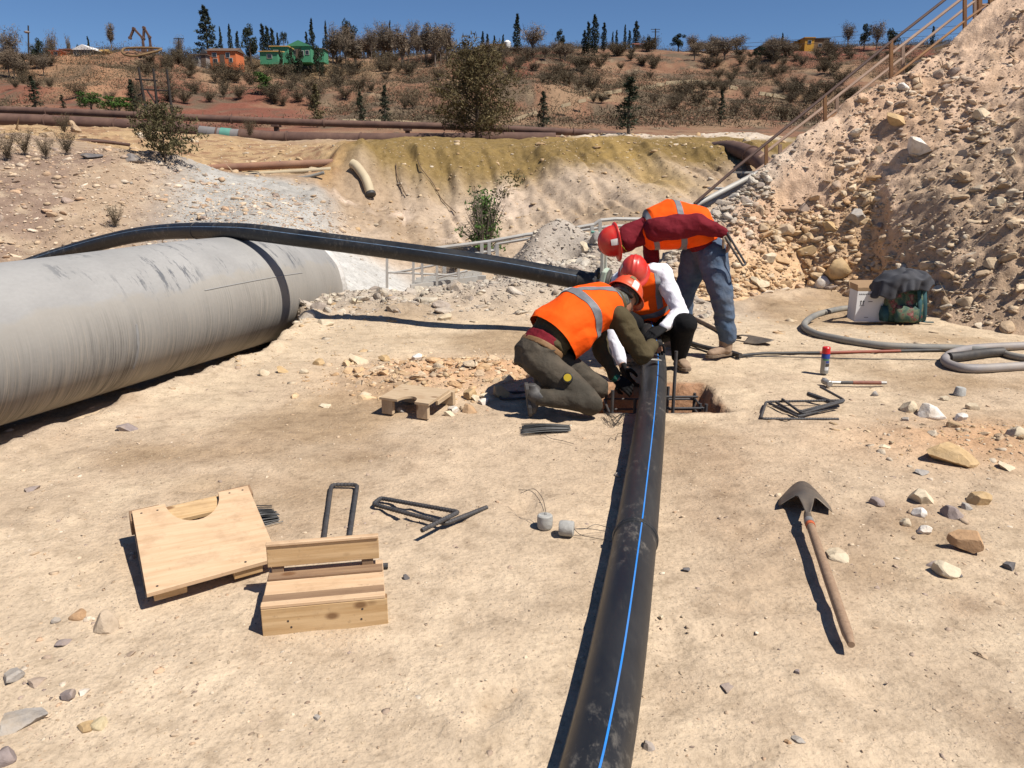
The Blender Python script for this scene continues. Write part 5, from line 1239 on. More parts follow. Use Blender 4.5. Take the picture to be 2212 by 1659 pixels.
# ================================================================== PIPELINES, WALKWAY, STAIRS
rust = mat('rusty_steel', (.11, .058, .042), (.072, .038, .030), .85, 3, bs=.3, bsc=20, dust=((.22, .13, .09), .5, 2))
rust_o = mat('rusty_orange_pipe', (.30, .15, .09), (.21, .105, .07), .8, 2, bs=.2, dust=((.40, .28, .18), .5, 1.5))
cream = mat('cream_pipe', (.50, .42, .28), (.42, .34, .22), .7, 3, bs=.2, dust=((.38, .28, .18), .5))
palepipe = mat('pale_pipe', (.21, .20, .195), (.14, .125, .12), .7, 2, bs=.1); greenband = mat('green_paint', (.10, .28, .22), (.08, .22, .18), .6, 4, bs=0)
galv = mat('galvanised', (.50, .49, .46), (.38, .36, .33), .6, 5, metal=.25, bs=.2, dust=((.52, .48, .42), .7, 3))
def pl_pts(px, y, n=10): return crom([ay(a, b_, y(a) if callable(y) else y) for a, b_ in px], n)
def pipeline(px, yd, r, label, supports, m, secs=(), zlow=.6):
    P = pl_pts(px, yd, 6)
    t = thing('rusty_pipeline', (P[len(P) // 2].x, P[len(P) // 2].y, gz(P[len(P) // 2].x, P[len(P) // 2].y)), label, 'pipeline')
    cutp = [0] + [k for k in range(6, len(P) - 1, 6)] + [len(P) - 1]
    for i, (a, b_) in enumerate(zip(cutp[:-1], cutp[1:])):
        MB().tube(P[a:b_ + 1], r, 20).build('pipe_length', secs[i] if i < len(secs) and secs[i] else m, t, smooth=True)
        if i: MB().lathe(P[a], P[a + 1] - P[a], [(-.03, r), (-.02, r + .03), (.02, r + .03), (.03, r)], 20).build('joint', m, t, smooth=True)
    for sx in supports:
        p = min(P, key=lambda q: abs(1106 + FPX * q.x / (q.y * cP + (CZ - q.z) * sP) - sx)); g = gz(p.x, p.y) - .1
        MB().box((p.x, p.y - .0, (g + p.z - r) / 2), (.14, .14, p.z - r - g)).build('support_post', rust, t)
        MB().box((p.x, p.y, p.z - r - .03), (.22, .5, .06)).build('saddle', rust, t)
pipeline([(-700, 205), (-400, 220), (-100, 234), (100, 240), (300, 249), (500, 258), (700, 266), (960, 273), (1100, 279), (1240, 286), (1330, 291)], 27.5, .11, 'thin upper rusty pipeline crossing behind the pit on posts', (97, 380, 612, 895), rust)
pipeline([(-700, 225), (-400, 240), (-100, 254), (100, 262), (250, 270), (380, 279), (430, 285), (470, 289), (520, 293), (620, 298), (780, 301), (960, 301), (1060, 299), (1200, 300)], 27, .195, 'thick lower rusty pipeline with a pale repaired length', (100, 300), rust, (None, None, None, None, None, None, palepipe, palepipe, None, None))
p = ay(478, 289.5, 27); q = ay(500, 291.5, 27); tag(MB().tube([p, q], .203, 20).build('pipe_sleeve', greenband, smooth=True), 'short green painted sleeve on the pale length of pipeline', 'pipe sleeve')
def simple(name, px, y, r, m, label, cat='pipe', seg=16, n=8):
    return tag(MB().tube(pl_pts(px, y, n), r, seg).build(name, m, smooth=True), label, cat)
simple('rusty_pipe', [(330, 366), (400, 366), (500, 362), (600, 357), (720, 352)], 18.2, .085, rust_o, 'pinkish rusty pipe lying along the bench behind the grey fan')
simple('cream_pipe', [(430, 382), (520, 378), (620, 372), (715, 366)], 17.8, .05, cream, 'cream coloured pipe lying just below the pinkish rusty pipe')
simple('thin_hose', [(385, 378), (420, 383), (470, 384), (520, 379), (560, 376)], 17.3, .035, MATS['rubber'], 'dark thin hose left of the gravel fan crest', 'hose')
simple('thin_hose', [(580, 383), (620, 385), (660, 383), (700, 373)], 17.3, .035, MATS['grey_hose'], 'grey thin hose curving right of the gravel fan crest', 'hose')
simple('rusty_pipe', [(148, 309), (152, 304), (200, 305), (240, 308), (280, 313)], 18.3, .035, rust, 'thin rusty pipe rail on the left plateau rocks')
simple('thin_hose', [(110, 322), (150, 305), (190, 302), (250, 308)], 18.6, .03, MATS['rubber'], 'dark hose over the rocks of the left plateau', 'hose')
P = crom([hit(q0, q1, 14) + Vector((0, -.07, .06)) for q0, q1 in ((762, 362), (772, 369), (787, 386), (795, 405), (803, 428))], 8)
t = thing('drain_pipe', P[-1], 'cream drain pipe stub hanging down the pit wall', 'pipe')
MB().tube(P, .10, 16, caps=False).build('pipe_wall', cream, t, smooth=True); MB().lathe(P[-1] - (P[-1] - P[-2]).normalized() * .08, P[-1] - P[-2], [(0, .095), (.002, .094)], 16).build('dark_mouth', MATS['plastic_black'], t)
MB().lathe(P[-1], P[-1] - P[-2], [(-.06, .108), (0, .11), (.01, .1)], 16).build('rim', MATS['rubber'], t, smooth=True)
rootm = mat('dry_root', (.16, .10, .055), (.10, .065, .04), .9, 10)
def draped(px, r, label, name='hanging_root'):
    P = []
    for a, b_ in px:
        h = hit(a, b_, 11); P.append(h + Vector((0, -.03, .03)))
    tag(MB().tube(crom(P, 6), r, 6).build(name, rootm), label, 'root')
draped([(856, 360), (858, 385), (868, 405), (878, 430)], .011, 'short dry root hanging on the pit wall')
draped([(903, 352), (912, 372), (935, 402), (955, 435), (985, 465)], .010, 'long dry root trailing down the pit wall to the bush')
# big rusty elbow at the stairs
P = pl_pts([(1540, 322), (1575, 320), (1608, 328), (1640, 346), (1662, 372), (1672, 410)], lambda a: 20.4 - (a - 1540) * .033, 8)
t = thing('pipe_elbow', (P[-1].x, P[-1].y, gz(P[-1].x, P[-1].y)), 'big rusty pipe elbow bending down behind the stair railing', 'pipe')
MB().tube(P, .17, 24).build('pipe_wall', rust, t, smooth=True); MB().lathe(P[20], P[21] - P[20], [(-.03, .17), (-.02, .2), (.02, .2), (.03, .17)], 24).build('flange', rust, t, smooth=True)
# ---- walkway railing behind the heap
def rail(name, parent, P, r, m, seg=8): MB().tube(P, r, seg).build(name, m, parent, smooth=True)
def railing(name, label, tops, mids, posts, y, r, m, cat='railing', extra=None):
    f = y if callable(y) else (lambda a: y)
    p0 = ay(*tops[0][:2], f(tops[0][0]))
    t = thing(name, (p0.x, p0.y, p0.z - 1), label, cat)
    for i in range(len(tops) - 1): rail('top_rail', t, [ay(a, b_, f(a)) for a, b_ in tops[i:i + 2]], r, m)
    for seg_ in mids:
        for i in range(len(seg_) - 1): rail('mid_rail', t, [ay(a, b_, f(a)) for a, b_ in seg_[i:i + 2]], r * .9, m)
    for a, b0, b1 in posts:
        top = ay(a, b0, f(a)); bot = ay(a, b1, f(a)); MB().bar(top, bot, r * 1.9, r * 1.9, (0, 1, 0)).build('post', m, t)
    return t
railing('walkway_railing', 'pale galvanised walkway railing crossing the pit behind the grey heap', [(905, 541), (1056, 522), (1137, 507), (1224, 496), (1284, 485), (1297, 476), (1330, 473), (1400, 474)], [[(1000, 553), (1068, 541), (1073, 527), (1132, 517), (1237, 500), (1317, 489), (1400, 486)]],
        [(1041, 524, 575), (1057, 522, 575), (1074, 526, 580), (1279, 487, 530), (1296, 477, 530), (960, 534, 590)], 12.6, .028, galv)
simple('green_pipe', [(1277, 501), (1300, 504), (1330, 507)], 12.4, .022, greenband, 'thin green pipe behind the stooping worker\'s red helmet')
# ---- grated stair in the pit
t = railing('stair_railing', 'pale steel stair railing with thin posts below the bent pipe', [(836, 552), (912, 560), (991, 572)], [[(838, 588), (944, 593), (991, 596)], [(852, 589), (929, 575), (991, 560)], [(944, 600), (1010, 585)]], [(836, 540, 622), (893, 556, 620), (912, 558, 634), (944, 562, 618), (991, 570, 630)], 11.6, .018, galv)
tr = thing('metal_stair', ay(960, 625, 11.7), 'pale steel stair flight with mesh treads below the bent pipe', 'stairs')
a0, a1 = ay(887, 622, 11.5), ay(1036, 603, 11.9)
MB().bar(a0, a1, .05, .10).build('stringer', galv, tr); MB().bar(a0 + Vector((0, .75, 0)), a1 + Vector((0, .75, 0)), .05, .10).build('stringer', galv, tr)
MB().bar(ay(917, 628, 11.5), ay(1031, 626, 11.6), .05, .09).build('beam', galv, tr)
for k in range(8):
    c_ = a0.lerp(a1, (k + .5) / 8) + Vector((0, .375, .03))
    mb = MB()
    for q in range(7): mb.bar(c_ + Vector((-.05 + .016 * q, -.34, 0)), c_ + Vector((-.05 + .016 * q, .34, 0)), .006, .02)
    for q in range(9): mb.bar(c_ + Vector((-.055, -.34 + .085 * q, 0)), c_ + Vector((.055, -.34 + .085 * q, 0)), .006, .016)
    mb.build('mesh_tread', galv, tr)
MB().bar(ay(1041, 595, 11.7), ay(1041, 635, 11.7), .12, .10, (0, 1, 0)).build('end_post', galv, tr)
# ---- stairs up the slope
ystair = lambda a: 12.15 + (a - 1500) / 550 * 1.35
st_y = mat('yellow_rust_rail', (.34, .17, .05), (.20, .085, .035), .7, 3, bs=.2, dust=((.16, .08, .05), .6, 4)); st_d = mat('dark_rust_rail', (.085, .045, .032), (.06, .032, .025), .75, 3, bs=.2); st_p = mat('pinkish_rail', (.36, .24, .17), (.27, .17, .12), .7, 3, bs=.2)
t = railing('stair_railing', 'dark rusty stair handrail on yellow posts beside the rubble slope', [(1500, 440), (1591, 362), (1782, 207), (1925, 90), (2040, 0), (2160, -95)], [[(1675, 348), (1782, 262), (1925, 170), (2084, 45), (2160, -10)]], [(1655, 312, 372), (1782, 206, 300), (1925, 88, 205), (2084, -35, 95)], ystair, .024, st_y)
for o in t.children:
    if o.name.startswith('top_rail'): o.data.materials[0] = st_d
railing('stair_railing', 'faded pinkish inner stair railing behind the dark handrail', [(1640, 340), (1785, 227), (1919, 121), (2074, 0), (2160, -70)], [[(1600, 392), (1675, 340), (1773, 264), (1914, 153), (2080, 22), (2160, -40)]], [(1685, 312, 360), (1808, 209, 280), (1950, 97, 190), (2106, -30, 70)], lambda a: ystair(a) + .75, .026, st_p)
t = thing('stair_flight', ay(1560, 420, 12.3), 'grey steel stair flight climbing beside the rubble slope', 'stairs')
MB().tube([ay(1490, 450, 12.2), ay(1665, 360, 12.5)], .045, 12).build('stringer', galv, t, smooth=True); MB().tube([ay(1490, 462, 12.25), ay(1665, 372, 12.55)], .03, 12).build('stringer', galv, t, smooth=True); MB().tube([ay(1500, 447, 12.95), ay(1660, 362, 13.2)], .045, 12).build('stringer', galv, t, smooth=True)
for k in range(12):
    q = k / 11; p = ay(1520 + 560 * q, 445 - 400 * q, ystair(1520 + 560 * q) + .1); MB().box(p + Vector((0, .4, -.30 if k > 2 else 0)), (.24, .72, .03)).build('tread', galv, t)
railing('landing_railing', 'orange painted railing of the stair landing at the top right', [(2116, -10), (2212, -14), (2330, -16)], [[(2116, 12), (2212, 8), (2330, 6)]], [(2116, -40, 60), (2140, -30, 40), (2170, -30, 30), (2230, -30, 30)], 13.7, .03, st_y)

# ================================================================== BACKGROUND: TREES, HOUSES
def crown_mesh(name, n, fn, size, seed, elong=1.6, up=.2, tri=True):
    """n leaf faces; fn(u random array) -> centres; real depth in every direction"""
    r = np.random.default_rng(seed); Cn = fn(r, n)
    d = r.normal(size=(n, 3)); d[:, 2] += up; d /= np.linalg.norm(d, axis=1)[:, None]
    e = np.cross(d, r.normal(size=(n, 3))); e /= np.linalg.norm(e, axis=1)[:, None]
    s = size * r.uniform(.6, 1.4, (n, 1))
    if tri: V = np.stack([Cn - e * s * .5, Cn + e * s * .5, Cn + d * s * elong], 1).reshape(-1, 3); F = np.arange(3 * n).reshape(-1, 3).tolist()
    else: V = np.stack([Cn - d * s * elong * .5, Cn + e * s * .5, Cn + d * s * elong * .5, Cn - e * s * .5], 1).reshape(-1, 3); F = np.arange(4 * n).reshape(-1, 4).tolist()
    return mesh(name, V, F)
def blobs(r, n, C_, Rr, surf=.5):
    """points in a union of ellipsoid clumps"""
    k = r.integers(0, len(C_), n); d = r.normal(size=(n, 3)); d /= np.linalg.norm(d, axis=1)[:, None]
    q = r.uniform(0, 1, (n, 1)) ** (1 / 3) * (1 - surf) + surf * r.uniform(.75, 1, (n, 1))
    return np.array(C_)[k] + d * np.array(Rr)[k] * q
def leafmat(name, c1, c2, c3=None):
    m, nt, b = base_mat(name)
    g = _n(nt, 'ShaderNodeNewGeometry'); oi = _n(nt, 'ShaderNodeObjectInfo')
    c_ = ramp(nt, g.outputs['Random Per Island'], [(0, c2), (.7, c1), (1, c3 or tuple(min(1, x * 1.5) for x in c1))])
    c_ = mixc(nt, 1.0, c_, ramp(nt, oi.outputs['Random'], [(0, (.8, .8, .8)), (1, (1.2, 1.15, 1.1))]), 'MULTIPLY')
    nt.links.new(c_, b.inputs['Base Color']); b.inputs['Roughness'].default_value = .8; b.inputs['Specular IOR Level'].default_value = .2
    MATS[name] = m; return m
lf_dark = leafmat('cypress_leaf', (.030, .038, .022), (.016, .022, .014)); lf_pine = leafmat('pine_leaf', (.05, .062, .045), (.025, .034, .024))
lf_dry = leafmat('dry_twig', (.105, .082, .05), (.065, .051, .033), (.155, .122, .075)); lf_grey = leafmat('grey_twig', (.17, .13, .092), (.105, .082, .06), (.24, .19, .135))
lf_olive = leafmat('olive_leaf', (.115, .09, .04), (.068, .053, .024), (.17, .135, .065)); lf_green = leafmat('green_leaf', (.075, .145, .03), (.04, .08, .018), (.13, .22, .055)); lf_fern = leafmat('feather_leaf', (.105, .092, .042), (.06, .052, .024), (.16, .14, .07))
bark = mat('bark', (.10, .07, .05), (.06, .042, .03), .9, 6); bark_g = mat('grey_bark', (.20, .16, .125), (.13, .10, .08), .9, 6)
PROTO = {}
def make_proto(kind, var):
    """unit-height tree standing at the origin"""
    r = random.Random(hash_(kind) * 31 + var); C_, Rr = [], []; tm = MB(); lm = None; crown2 = None
    if kind == 'cypress':
        for k in range(14): z = .10 + .88 * k / 13; w = .10 * (1 - (abs(z - .38) / .64) ** 1.6) + .008; C_.append((r.uniform(-.025, .025), r.uniform(-.025, .025), z)); Rr.append((w, w, .07))
        cm = crown_mesh('crown', 1500, lambda g, n: blobs(g, n, C_, Rr, .6), .022, var, 1.8, .9); lm = lf_dark
        tm.tube([(0, 0, -.06), (0, 0, .3), (0, 0, .8)], [.018, .014, .004], 6)
    elif kind == 'spindly':
        for k in range(22): z = .12 + .86 * k / 21; w = .17 * (1 - z) ** .8 * r.uniform(.5, 1.15) + .02; a = r.uniform(0, 6.3); C_.append((math.cos(a) * w * .5, math.sin(a) * w * .5, z)); Rr.append((w * .75, w * .75, .035))
        cm = crown_mesh('crown', 1300, lambda g, n: blobs(g, n, C_, Rr, .5), .02, var, 1.9, .3); lm = lf_fern if var % 2 else lf_dark
        tm.tube([(0, 0, -.06), (.01, 0, .4), (0, 0, .95)], [.02, .014, .003], 6)
    elif kind == 'pine':
        for k in range(34): z = .16 + .8 * k / 33; w = .24 * (1 - z) ** .75 * r.uniform(.6, 1.2) + .02; a = k * 2.4; C_.append((math.cos(a) * w * .75, math.sin(a) * w * .75, z)); Rr.append((w * .55, w * .55, .03))
        cm = crown_mesh('crown', 3200, lambda g, n: blobs(g, n, C_, Rr, .4), .02, var, 1.8, .2); lm = lf_pine
        tm.tube([(0, 0, -.05), (0, 0, .5), (0, 0, .97)], [.022, .014, .003], 8)
    elif kind in ('round', 'green'):
        for k in range(16): a = r.uniform(0, 6.3); q = r.uniform(.05, .30); z = r.uniform(.30, .86); C_.append((math.cos(a) * q, math.sin(a) * q, z)); Rr.append((r.uniform(.10, .17),) * 2 + (r.uniform(.08, .14),))
        cm = crown_mesh('crown', 2200, lambda g, n: blobs(g, n, C_, Rr, .6), .032, var, 1.5, .2); lm = lf_green if kind == 'green' else lf_dark
        tm.tube([(0, 0, -.06), (.01, .01, .3), (0, 0, .6)], [.035, .026, .01], 7)
        for k in range(5): c_ = C_[k * 3]; tm.tube([(0, 0, .25), (c_[0] * .5, c_[1] * .5, .4), c_], [.018, .012, .004], 5)
    elif kind in ('bare', 'poplar', 'shrub', 'brush'):
        wide = {'bare': .30, 'poplar': .13, 'shrub': .55, 'brush': .62}[kind]; n0 = {'bare': 9, 'poplar': 10, 'shrub': 12, 'brush': 14}[kind]
        tips = []
        for k in range(n0):
            a = k * 2.4 + r.uniform(-.4, .4); q = wide * r.uniform(.45, 1); zt = r.uniform(.7, 1) if kind != 'poplar' else .5 + .5 * k / n0
            z0 = .08 if kind in ('shrub', 'brush') else r.uniform(.15, .4)
            e = Vector((math.cos(a) * q, math.sin(a) * q, zt)); m_ = Vector((e.x * .45, e.y * .45, z0 + (zt - z0) * .5))
            tm.tube([(0, 0, z0), m_, e], [.013, .008, .002], 4, caps=False); tips.append((m_, e))
            for q2 in range(4):
                b0 = m_.lerp(e, q2 / 4); d = Vector((r.uniform(-1, 1), r.uniform(-1, 1), r.uniform(.2, 1.2))).normalized() * r.uniform(.12, .24); tm.tube([b0, b0 + d], [.004, .0012], 3, caps=False)
        if kind not in ('shrub', 'brush'): tm.tube([(0, 0, -.06), (.008, 0, .4), (0, .01, .85)], [.024, .016, .004], 6)
        def fn(g, n):
            k = g.integers(0, len(tips), n); t_ = g.uniform(-.75 if kind in ('shrub', 'brush') else -.25, 1.05, (n, 1)); A0 = np.array([tuple(a) for a, _ in tips])[k]; B0 = np.array([tuple(b_) for _, b_ in tips])[k]
            return A0 + (B0 - A0) * t_ + g.normal(size=(n, 3)) * np.array((.085, .085, .07)) * (1.0 if kind != 'poplar' else .45)
        nn = {'bare': 1700, 'poplar': 1300, 'shrub': 1700, 'brush': 2200}[kind]
        cm = crown_mesh('crown', nn, fn, .013 if kind != 'brush' else .022, var, 7 if kind != 'brush' else 3.5, .5); lm = lf_grey if kind in ('bare', 'poplar') else lf_dry
    elif kind == 'palm':
        for k in range(22):
            a = k * 2.4; el = r.uniform(-.5, 1.1); d = Vector((math.cos(a) * math.cos(el), math.sin(a) * math.cos(el), math.sin(el))); p0 = Vector((0, 0, .78)); P_ = [p0, p0 + d * .14, p0 + d * .24 + Vector((0, 0, -.05))]
            V_ = [];
            C_ += [tuple(P_[1]), tuple(P_[2])]; Rr += [(.05, .05, .035), (.035, .035, .04)]
        cm = crown_mesh('crown', 1100, lambda g, n: blobs(g, n, C_, Rr, .2), .012, var, 6, .1); lm = lf_dark
        tm.tube([(0, 0, -.05), (.01, 0, .4), (0, 0, .8)], [.035, .03, .03], 8)
    e = bpy.data.objects.new(kind + '_tree', None); e.empty_display_size = .2
    tr_ = bpy.data.objects.new('trunk', mesh('trunk', tm.V, tm.F)); tr_.data.materials.append(bark_g if kind in ('bare', 'poplar') else bark); tr_.parent = e
    cr_ = bpy.data.objects.new('crown', cm); cm.materials.append(lm); cr_.parent = e
    return e, tr_, cr_
def hash_(s): return sum((i + 1) * ord(c_) for i, c_ in enumerate(s))
NAMES = {'cypress': 'cypress_tree', 'spindly': 'young_conifer', 'pine': 'pine_tree', 'round': 'evergreen_tree', 'green': 'leafy_tree', 'bare': 'bare_tree', 'poplar': 'bare_poplar', 'shrub': 'dry_shrub', 'brush': 'dry_brush', 'palm': 'palm_tree'}
def put_tree(kind, base, height, wmul=1.0, label='', group=None, var=None):
    var = random.randrange(3) if var is None else var
    if (kind, var) not in PROTO: PROTO[(kind, var)] = make_proto(kind, var)
    e0, t0, c0 = PROTO[(kind, var)]
    e = bpy.data.objects.new(NAMES[kind], None); e.empty_display_size = .2; C.objects.link(e)
    e.location = base; e.scale = (height * wmul, height * wmul, height); e.rotation_euler = (0, 0, random.uniform(0, 6.28))
    for nm, s_ in (('trunk', t0), ('crown', c0)):
        o = bpy.data.objects.new(nm, s_.data); C.objects.link(o); o.parent = e
    e['label'] = label; e['category'] = 'shrub' if kind in ('shrub', 'brush') else 'tree'
    if group: e['group'] = group
    return e
def tree_px(kind, px, top, bot, wpx, label, group=None, yd=None, var=None):
    """tree whose foot stands on the terrain where the pixel's sight line meets it"""
    b_ = hit(px, bot, 16) if yd is None else None
    if b_ is None:
        y = yd if yd else 232; p = ay(px, bot, y); b_ = Vector((p.x, p.y, gz(p.x, p.y)))
    zt = ay(px, top, b_.y).z; h = max(1.0, zt - b_.z)
    dpt = b_.y * cP + (CZ - b_.z) * sP; wm = wpx / FPX * dpt
    nat = {'cypress': .22, 'spindly': .3, 'pine': .5, 'round': .75, 'green': .75, 'bare': .8, 'poplar': .4, 'shrub': 1.25, 'brush': 1.4, 'palm': .55}[kind]
    return put_tree(kind, b_, h, wm / (h * nat), label, group, var)
G1 = 'cypresses along the ridge'
cyp = [(193, 82, 112, 9, 'small cypress right of the white canopy roof'), (676, 45, 120, 15, 'tall broad cypress right of the green house'), (706, 49, 112, 10, 'thin tall cypress beside the bare ridge grove'), (663, 72, 104, 11, 'short cypress on the left of the tall broad cypress'), (601, 74, 104, 10, 'short cypress beside the palm above the green house'),
       (699, 85, 108, 7, 'tiny cypress between the two tall ridge cypresses'), (844, 48, 115, 8, 'thin cypress standing inside the bare ridge grove'), (1043, 70, 108, 10, 'leftmost of four small cypresses by the yellow house'), (1053, 75, 108, 10, 'second of four small cypresses by the yellow house'), (1068, 78, 106, 8, 'third of four small cypresses by the yellow house'), (1087, 76, 104, 8, 'rightmost of four small cypresses by the yellow house'),
       (1117, 34, 116, 19, 'tallest lone cypress beside the round bare tree'), (1262, 68, 120, 15, 'lower left cypress of the dark ridge clump'), (1270, 50, 118, 14, 'second cypress of the dark ridge clump'), (1284, 36, 120, 22, 'tallest cypress of the dark ridge clump'), (1304, 52, 112, 15, 'right cypress of the dark ridge clump'), (1331, 67, 112, 8, 'slim cypress right of the dark ridge clump'), (1349, 56, 108, 8, 'slim tall cypress before the second ridge clump'), (1323, 70, 106, 6, 'very thin cypress right of the dark clump'),
       (1373, 49, 106, 19, 'broad cypress left of the utility pole'), (1359, 67, 106, 10, 'small cypress touching the broad cypress by the pole'), (1688, 73, 112, 8, 'lone thin cypress left of the ochre building'), (1676, 91, 112, 9, 'stumpy cypress beside the dark roofed house'), (2012, 58, 100, 10, 'small dark cypress behind the stair handrail'), (480, 62, 128, 10, 'thin cypress right of the tall pine'), (500, 56, 130, 12, 'thin dark cypress right of the orange house roof'),
       (570, 56, 118, 18, 'left cypress of the row above the green house'), (580, 60, 118, 16, 'middle cypress of the row above the green house'), (590, 64, 116, 15, 'right cypress of the row above the green house'), (516, 70, 128, 12, 'short dark cypress left of the dense evergreen')]
for a, b_, c_, w, lb in cyp: tree_px('cypress', a, b_, c_, w, lb, G1)
tree_px('pine', 450, 12, 118, 58, 'tall pine towering behind the orange house', var=0)
for a in ((543, 42, 143, 40, 'dense dark evergreen between the orange and green houses'), (755, 38, 115, 34, 'dark irregular evergreen at the left end of the bare grove'), (1402, 79, 112, 28, 'round dark evergreen below the utility pole'), (1465, 71, 112, 34, 'bushy dark evergreen right of the utility pole'), (1925, 55, 105, 34, 'leafy evergreen close to the stair handrail'), (85, 75, 140, 26, 'dark leaning evergreen at the far left'), (172, 93, 112, 18, 'small round evergreen behind the white canopy'), (1210, 58, 108, 24, 'dark evergreen beside the brown hut'), (1866, 49, 108, 28, 'dark conical evergreen between two pale bare trees'), (1640, 95, 130, 30, 'dark round evergreen below the dark roofed house')): tree_px('round', *a)
for a in ((646, 94, 127, 22, 'small round evergreen before the green house'), (626, 98, 131, 20, 'dark bush at the foot of the green house'), (688, 92, 128, 26, 'dark evergreen right of the green house'), (606, 104, 131, 14, 'small dark bush before the green middle block')): tree_px('round', *a, yd=149)
tree_px('palm', 614, 66, 106, 20, 'palm tree above the green house')
for a in ((242, 47, 112, 22, 'tall grey bare poplar left of the steel sculpture'), (149, 74, 112, 12, 'small bare poplar beside the white canopy')): tree_px('poplar', *a)
for a in ((114, 68, 115, 30, 'pale bare tree left of the white canopy'), (387, 80, 110, 26, 'small bare tree around the crossarm pole'), (1151, 52, 125, 62, 'large round grey bare tree beside the tallest cypress'), (1830, 50, 108, 38, 'upright bare tree right of the ochre building'), (1893, 49, 108, 44, 'pale yellowish bare tree near the stair handrail'), (1590, 74, 118, 60, 'wide bare tree on the right ridge'), (1495, 76, 112, 34, 'bare tree right of the bushy evergreen'), (1790, 85, 118, 30, 'bare tree beside the ochre building'), (30, 60, 160, 60, 'large dead branching tree at the left edge')): tree_px('bare', *a)
for k in range(34):
    px = 722 + 250 * k / 33 + random.uniform(-5, 5); tree_px(random.choice(('bare', 'bare', 'bare', 'poplar')), px, random.uniform(46, 88), random.uniform(112, 150), random.uniform(32, 52), 'bare brownish tree of the dense grove on the middle ridge', 'bare trees of the ridge grove')
for k in range(18): tree_px('bare', random.uniform(1480, 1705), random.uniform(74, 98), random.uniform(112, 135), random.uniform(34, 60), 'bare brownish tree of the grove on the right ridge', 'bare trees of the right ridge')
for k in range(12): tree_px('bare', random.uniform(-20, 95), random.uniform(85, 125), random.uniform(130, 175), random.uniform(34, 56), 'bare brown tree in the thicket at the far left', 'bare trees at the far left')
for k in range(10): tree_px('bare', random.uniform(975, 1260), random.uniform(88, 104), random.uniform(116, 135), random.uniform(30, 50), 'bare brown tree below the yellow house and lone cypress', 'bare trees below the middle ridge')
for a in ((78, 165, 243, 32, 'young conifer at left behind the rusty pipelines'), (290, 172, 250, 30, 'dark young conifer beside the leaning posts'), (686, 183, 276, 36, 'shaggy young conifer left of the middle behind the pipeline'), (833, 185, 276, 32, 'narrow young conifer on the red slope'), (780, 200, 276, 28, 'brownish young conifer between two darker ones'), (1173, 198, 282, 36, 'dark young conifer right of the big olive tree'), (1358, 168, 290, 62, 'tallest young conifer before the low block wall'), (1556, 195, 272, 24, 'thin young conifer on the right slope'), (137, 205, 240, 16, 'small young conifer before the orange slope')): tree_px('spindly', *a)
for a in ((198, 196, 246, 52, 'left bright green tree behind the rusty pipelines'), (258, 206, 250, 64, 'right bright green tree behind the rusty pipelines'), (575, 152, 206, 48, 'green tree on the slope below the green house')): tree_px('green', *a)
# brush over the slopes
patch = [(980, 1200, 120, 175), (1170, 1290, 130, 200), (1310, 1420, 105, 125), (1500, 1700, 110, 200), (1700, 1850, 110, 230), (720, 980, 120, 180), (360, 560, 135, 225), (560, 760, 150, 235), (0, 110, 110, 210), (1270, 1420, 130, 230), (1420, 1600, 180, 260), (300, 420, 120, 170), (760, 960, 190, 265), (120, 330, 200, 245), (1850, 2000, 100, 170), (1560, 1760, 200, 275)]
PLB = ['behind the big olive tree', 'right of the big olive tree', 'below the dark cypress clump', 'under the right ridge', 'below the ochre building', 'below the bare ridge grove', 'below the orange house', 'below the green house', 'at the far left edge', 'above the pale block wall', 'inside the bend of the block wall', 'beneath the steel sculpture', 'on the dark red slope', 'near the bright green trees', 'behind the stair handrail', 'low on the right slope']
wts = [26, 14, 10, 30, 30, 26, 26, 20, 16, 16, 10, 14, 8, 8, 8, 10]
cnt = 0
for (x0, x1, y0, y1), w in zip(patch, wts):
    for k in range(w):
        px, py = random.uniform(x0, x1), random.uniform(y0, y1); q = (py - 95) / 180
        hp = random.uniform(16, 38) * (.8 + .4 * q); tree_px(random.choice(('shrub', 'brush', 'brush', 'brush')), px, py - hp, py, hp * random.uniform(1.2, 2.1), 'dry grey-brown shrub ' + PLB[patch.index((x0, x1, y0, y1))], 'dry shrubs on the hillside'); cnt += 1
WALLP = []
# ---- low block wall stepping over the red slope
blk = mat('wall_block', (.60, .48, .30), (.50, .39, .24), .9, 2, bs=.3, bsc=8)
W_ = [(1105, 257, 1161, 239), (1212, 226, 1233, 221), (1249, 216, 1266, 213), (1268, 210, 1285, 207), (1287, 204, 1304, 202), (1305, 198, 1323, 196), (1324, 195, 1343, 192), (1364, 188, 1390, 186), (1391, 185, 1415, 184), (1417, 180, 1435, 179), (1438, 176, 1475, 174), (1476, 173, 1512, 172.5), (1515, 174, 1551, 178.5), (1560, 180, 1593, 188), (1640, 198, 1668, 202), (1670, 202.5, 1697, 207)]
W2_ = [(617, 258, 653, 256), (710, 260, 730, 259), (742, 258, 767, 257), (768, 257, 790, 256.5), (802, 258, 821, 257.5), (851, 259, 873, 260), (874, 260, 893, 262), (894, 262, 911, 264), (911, 265, 930, 266), (931, 267, 949, 268)]
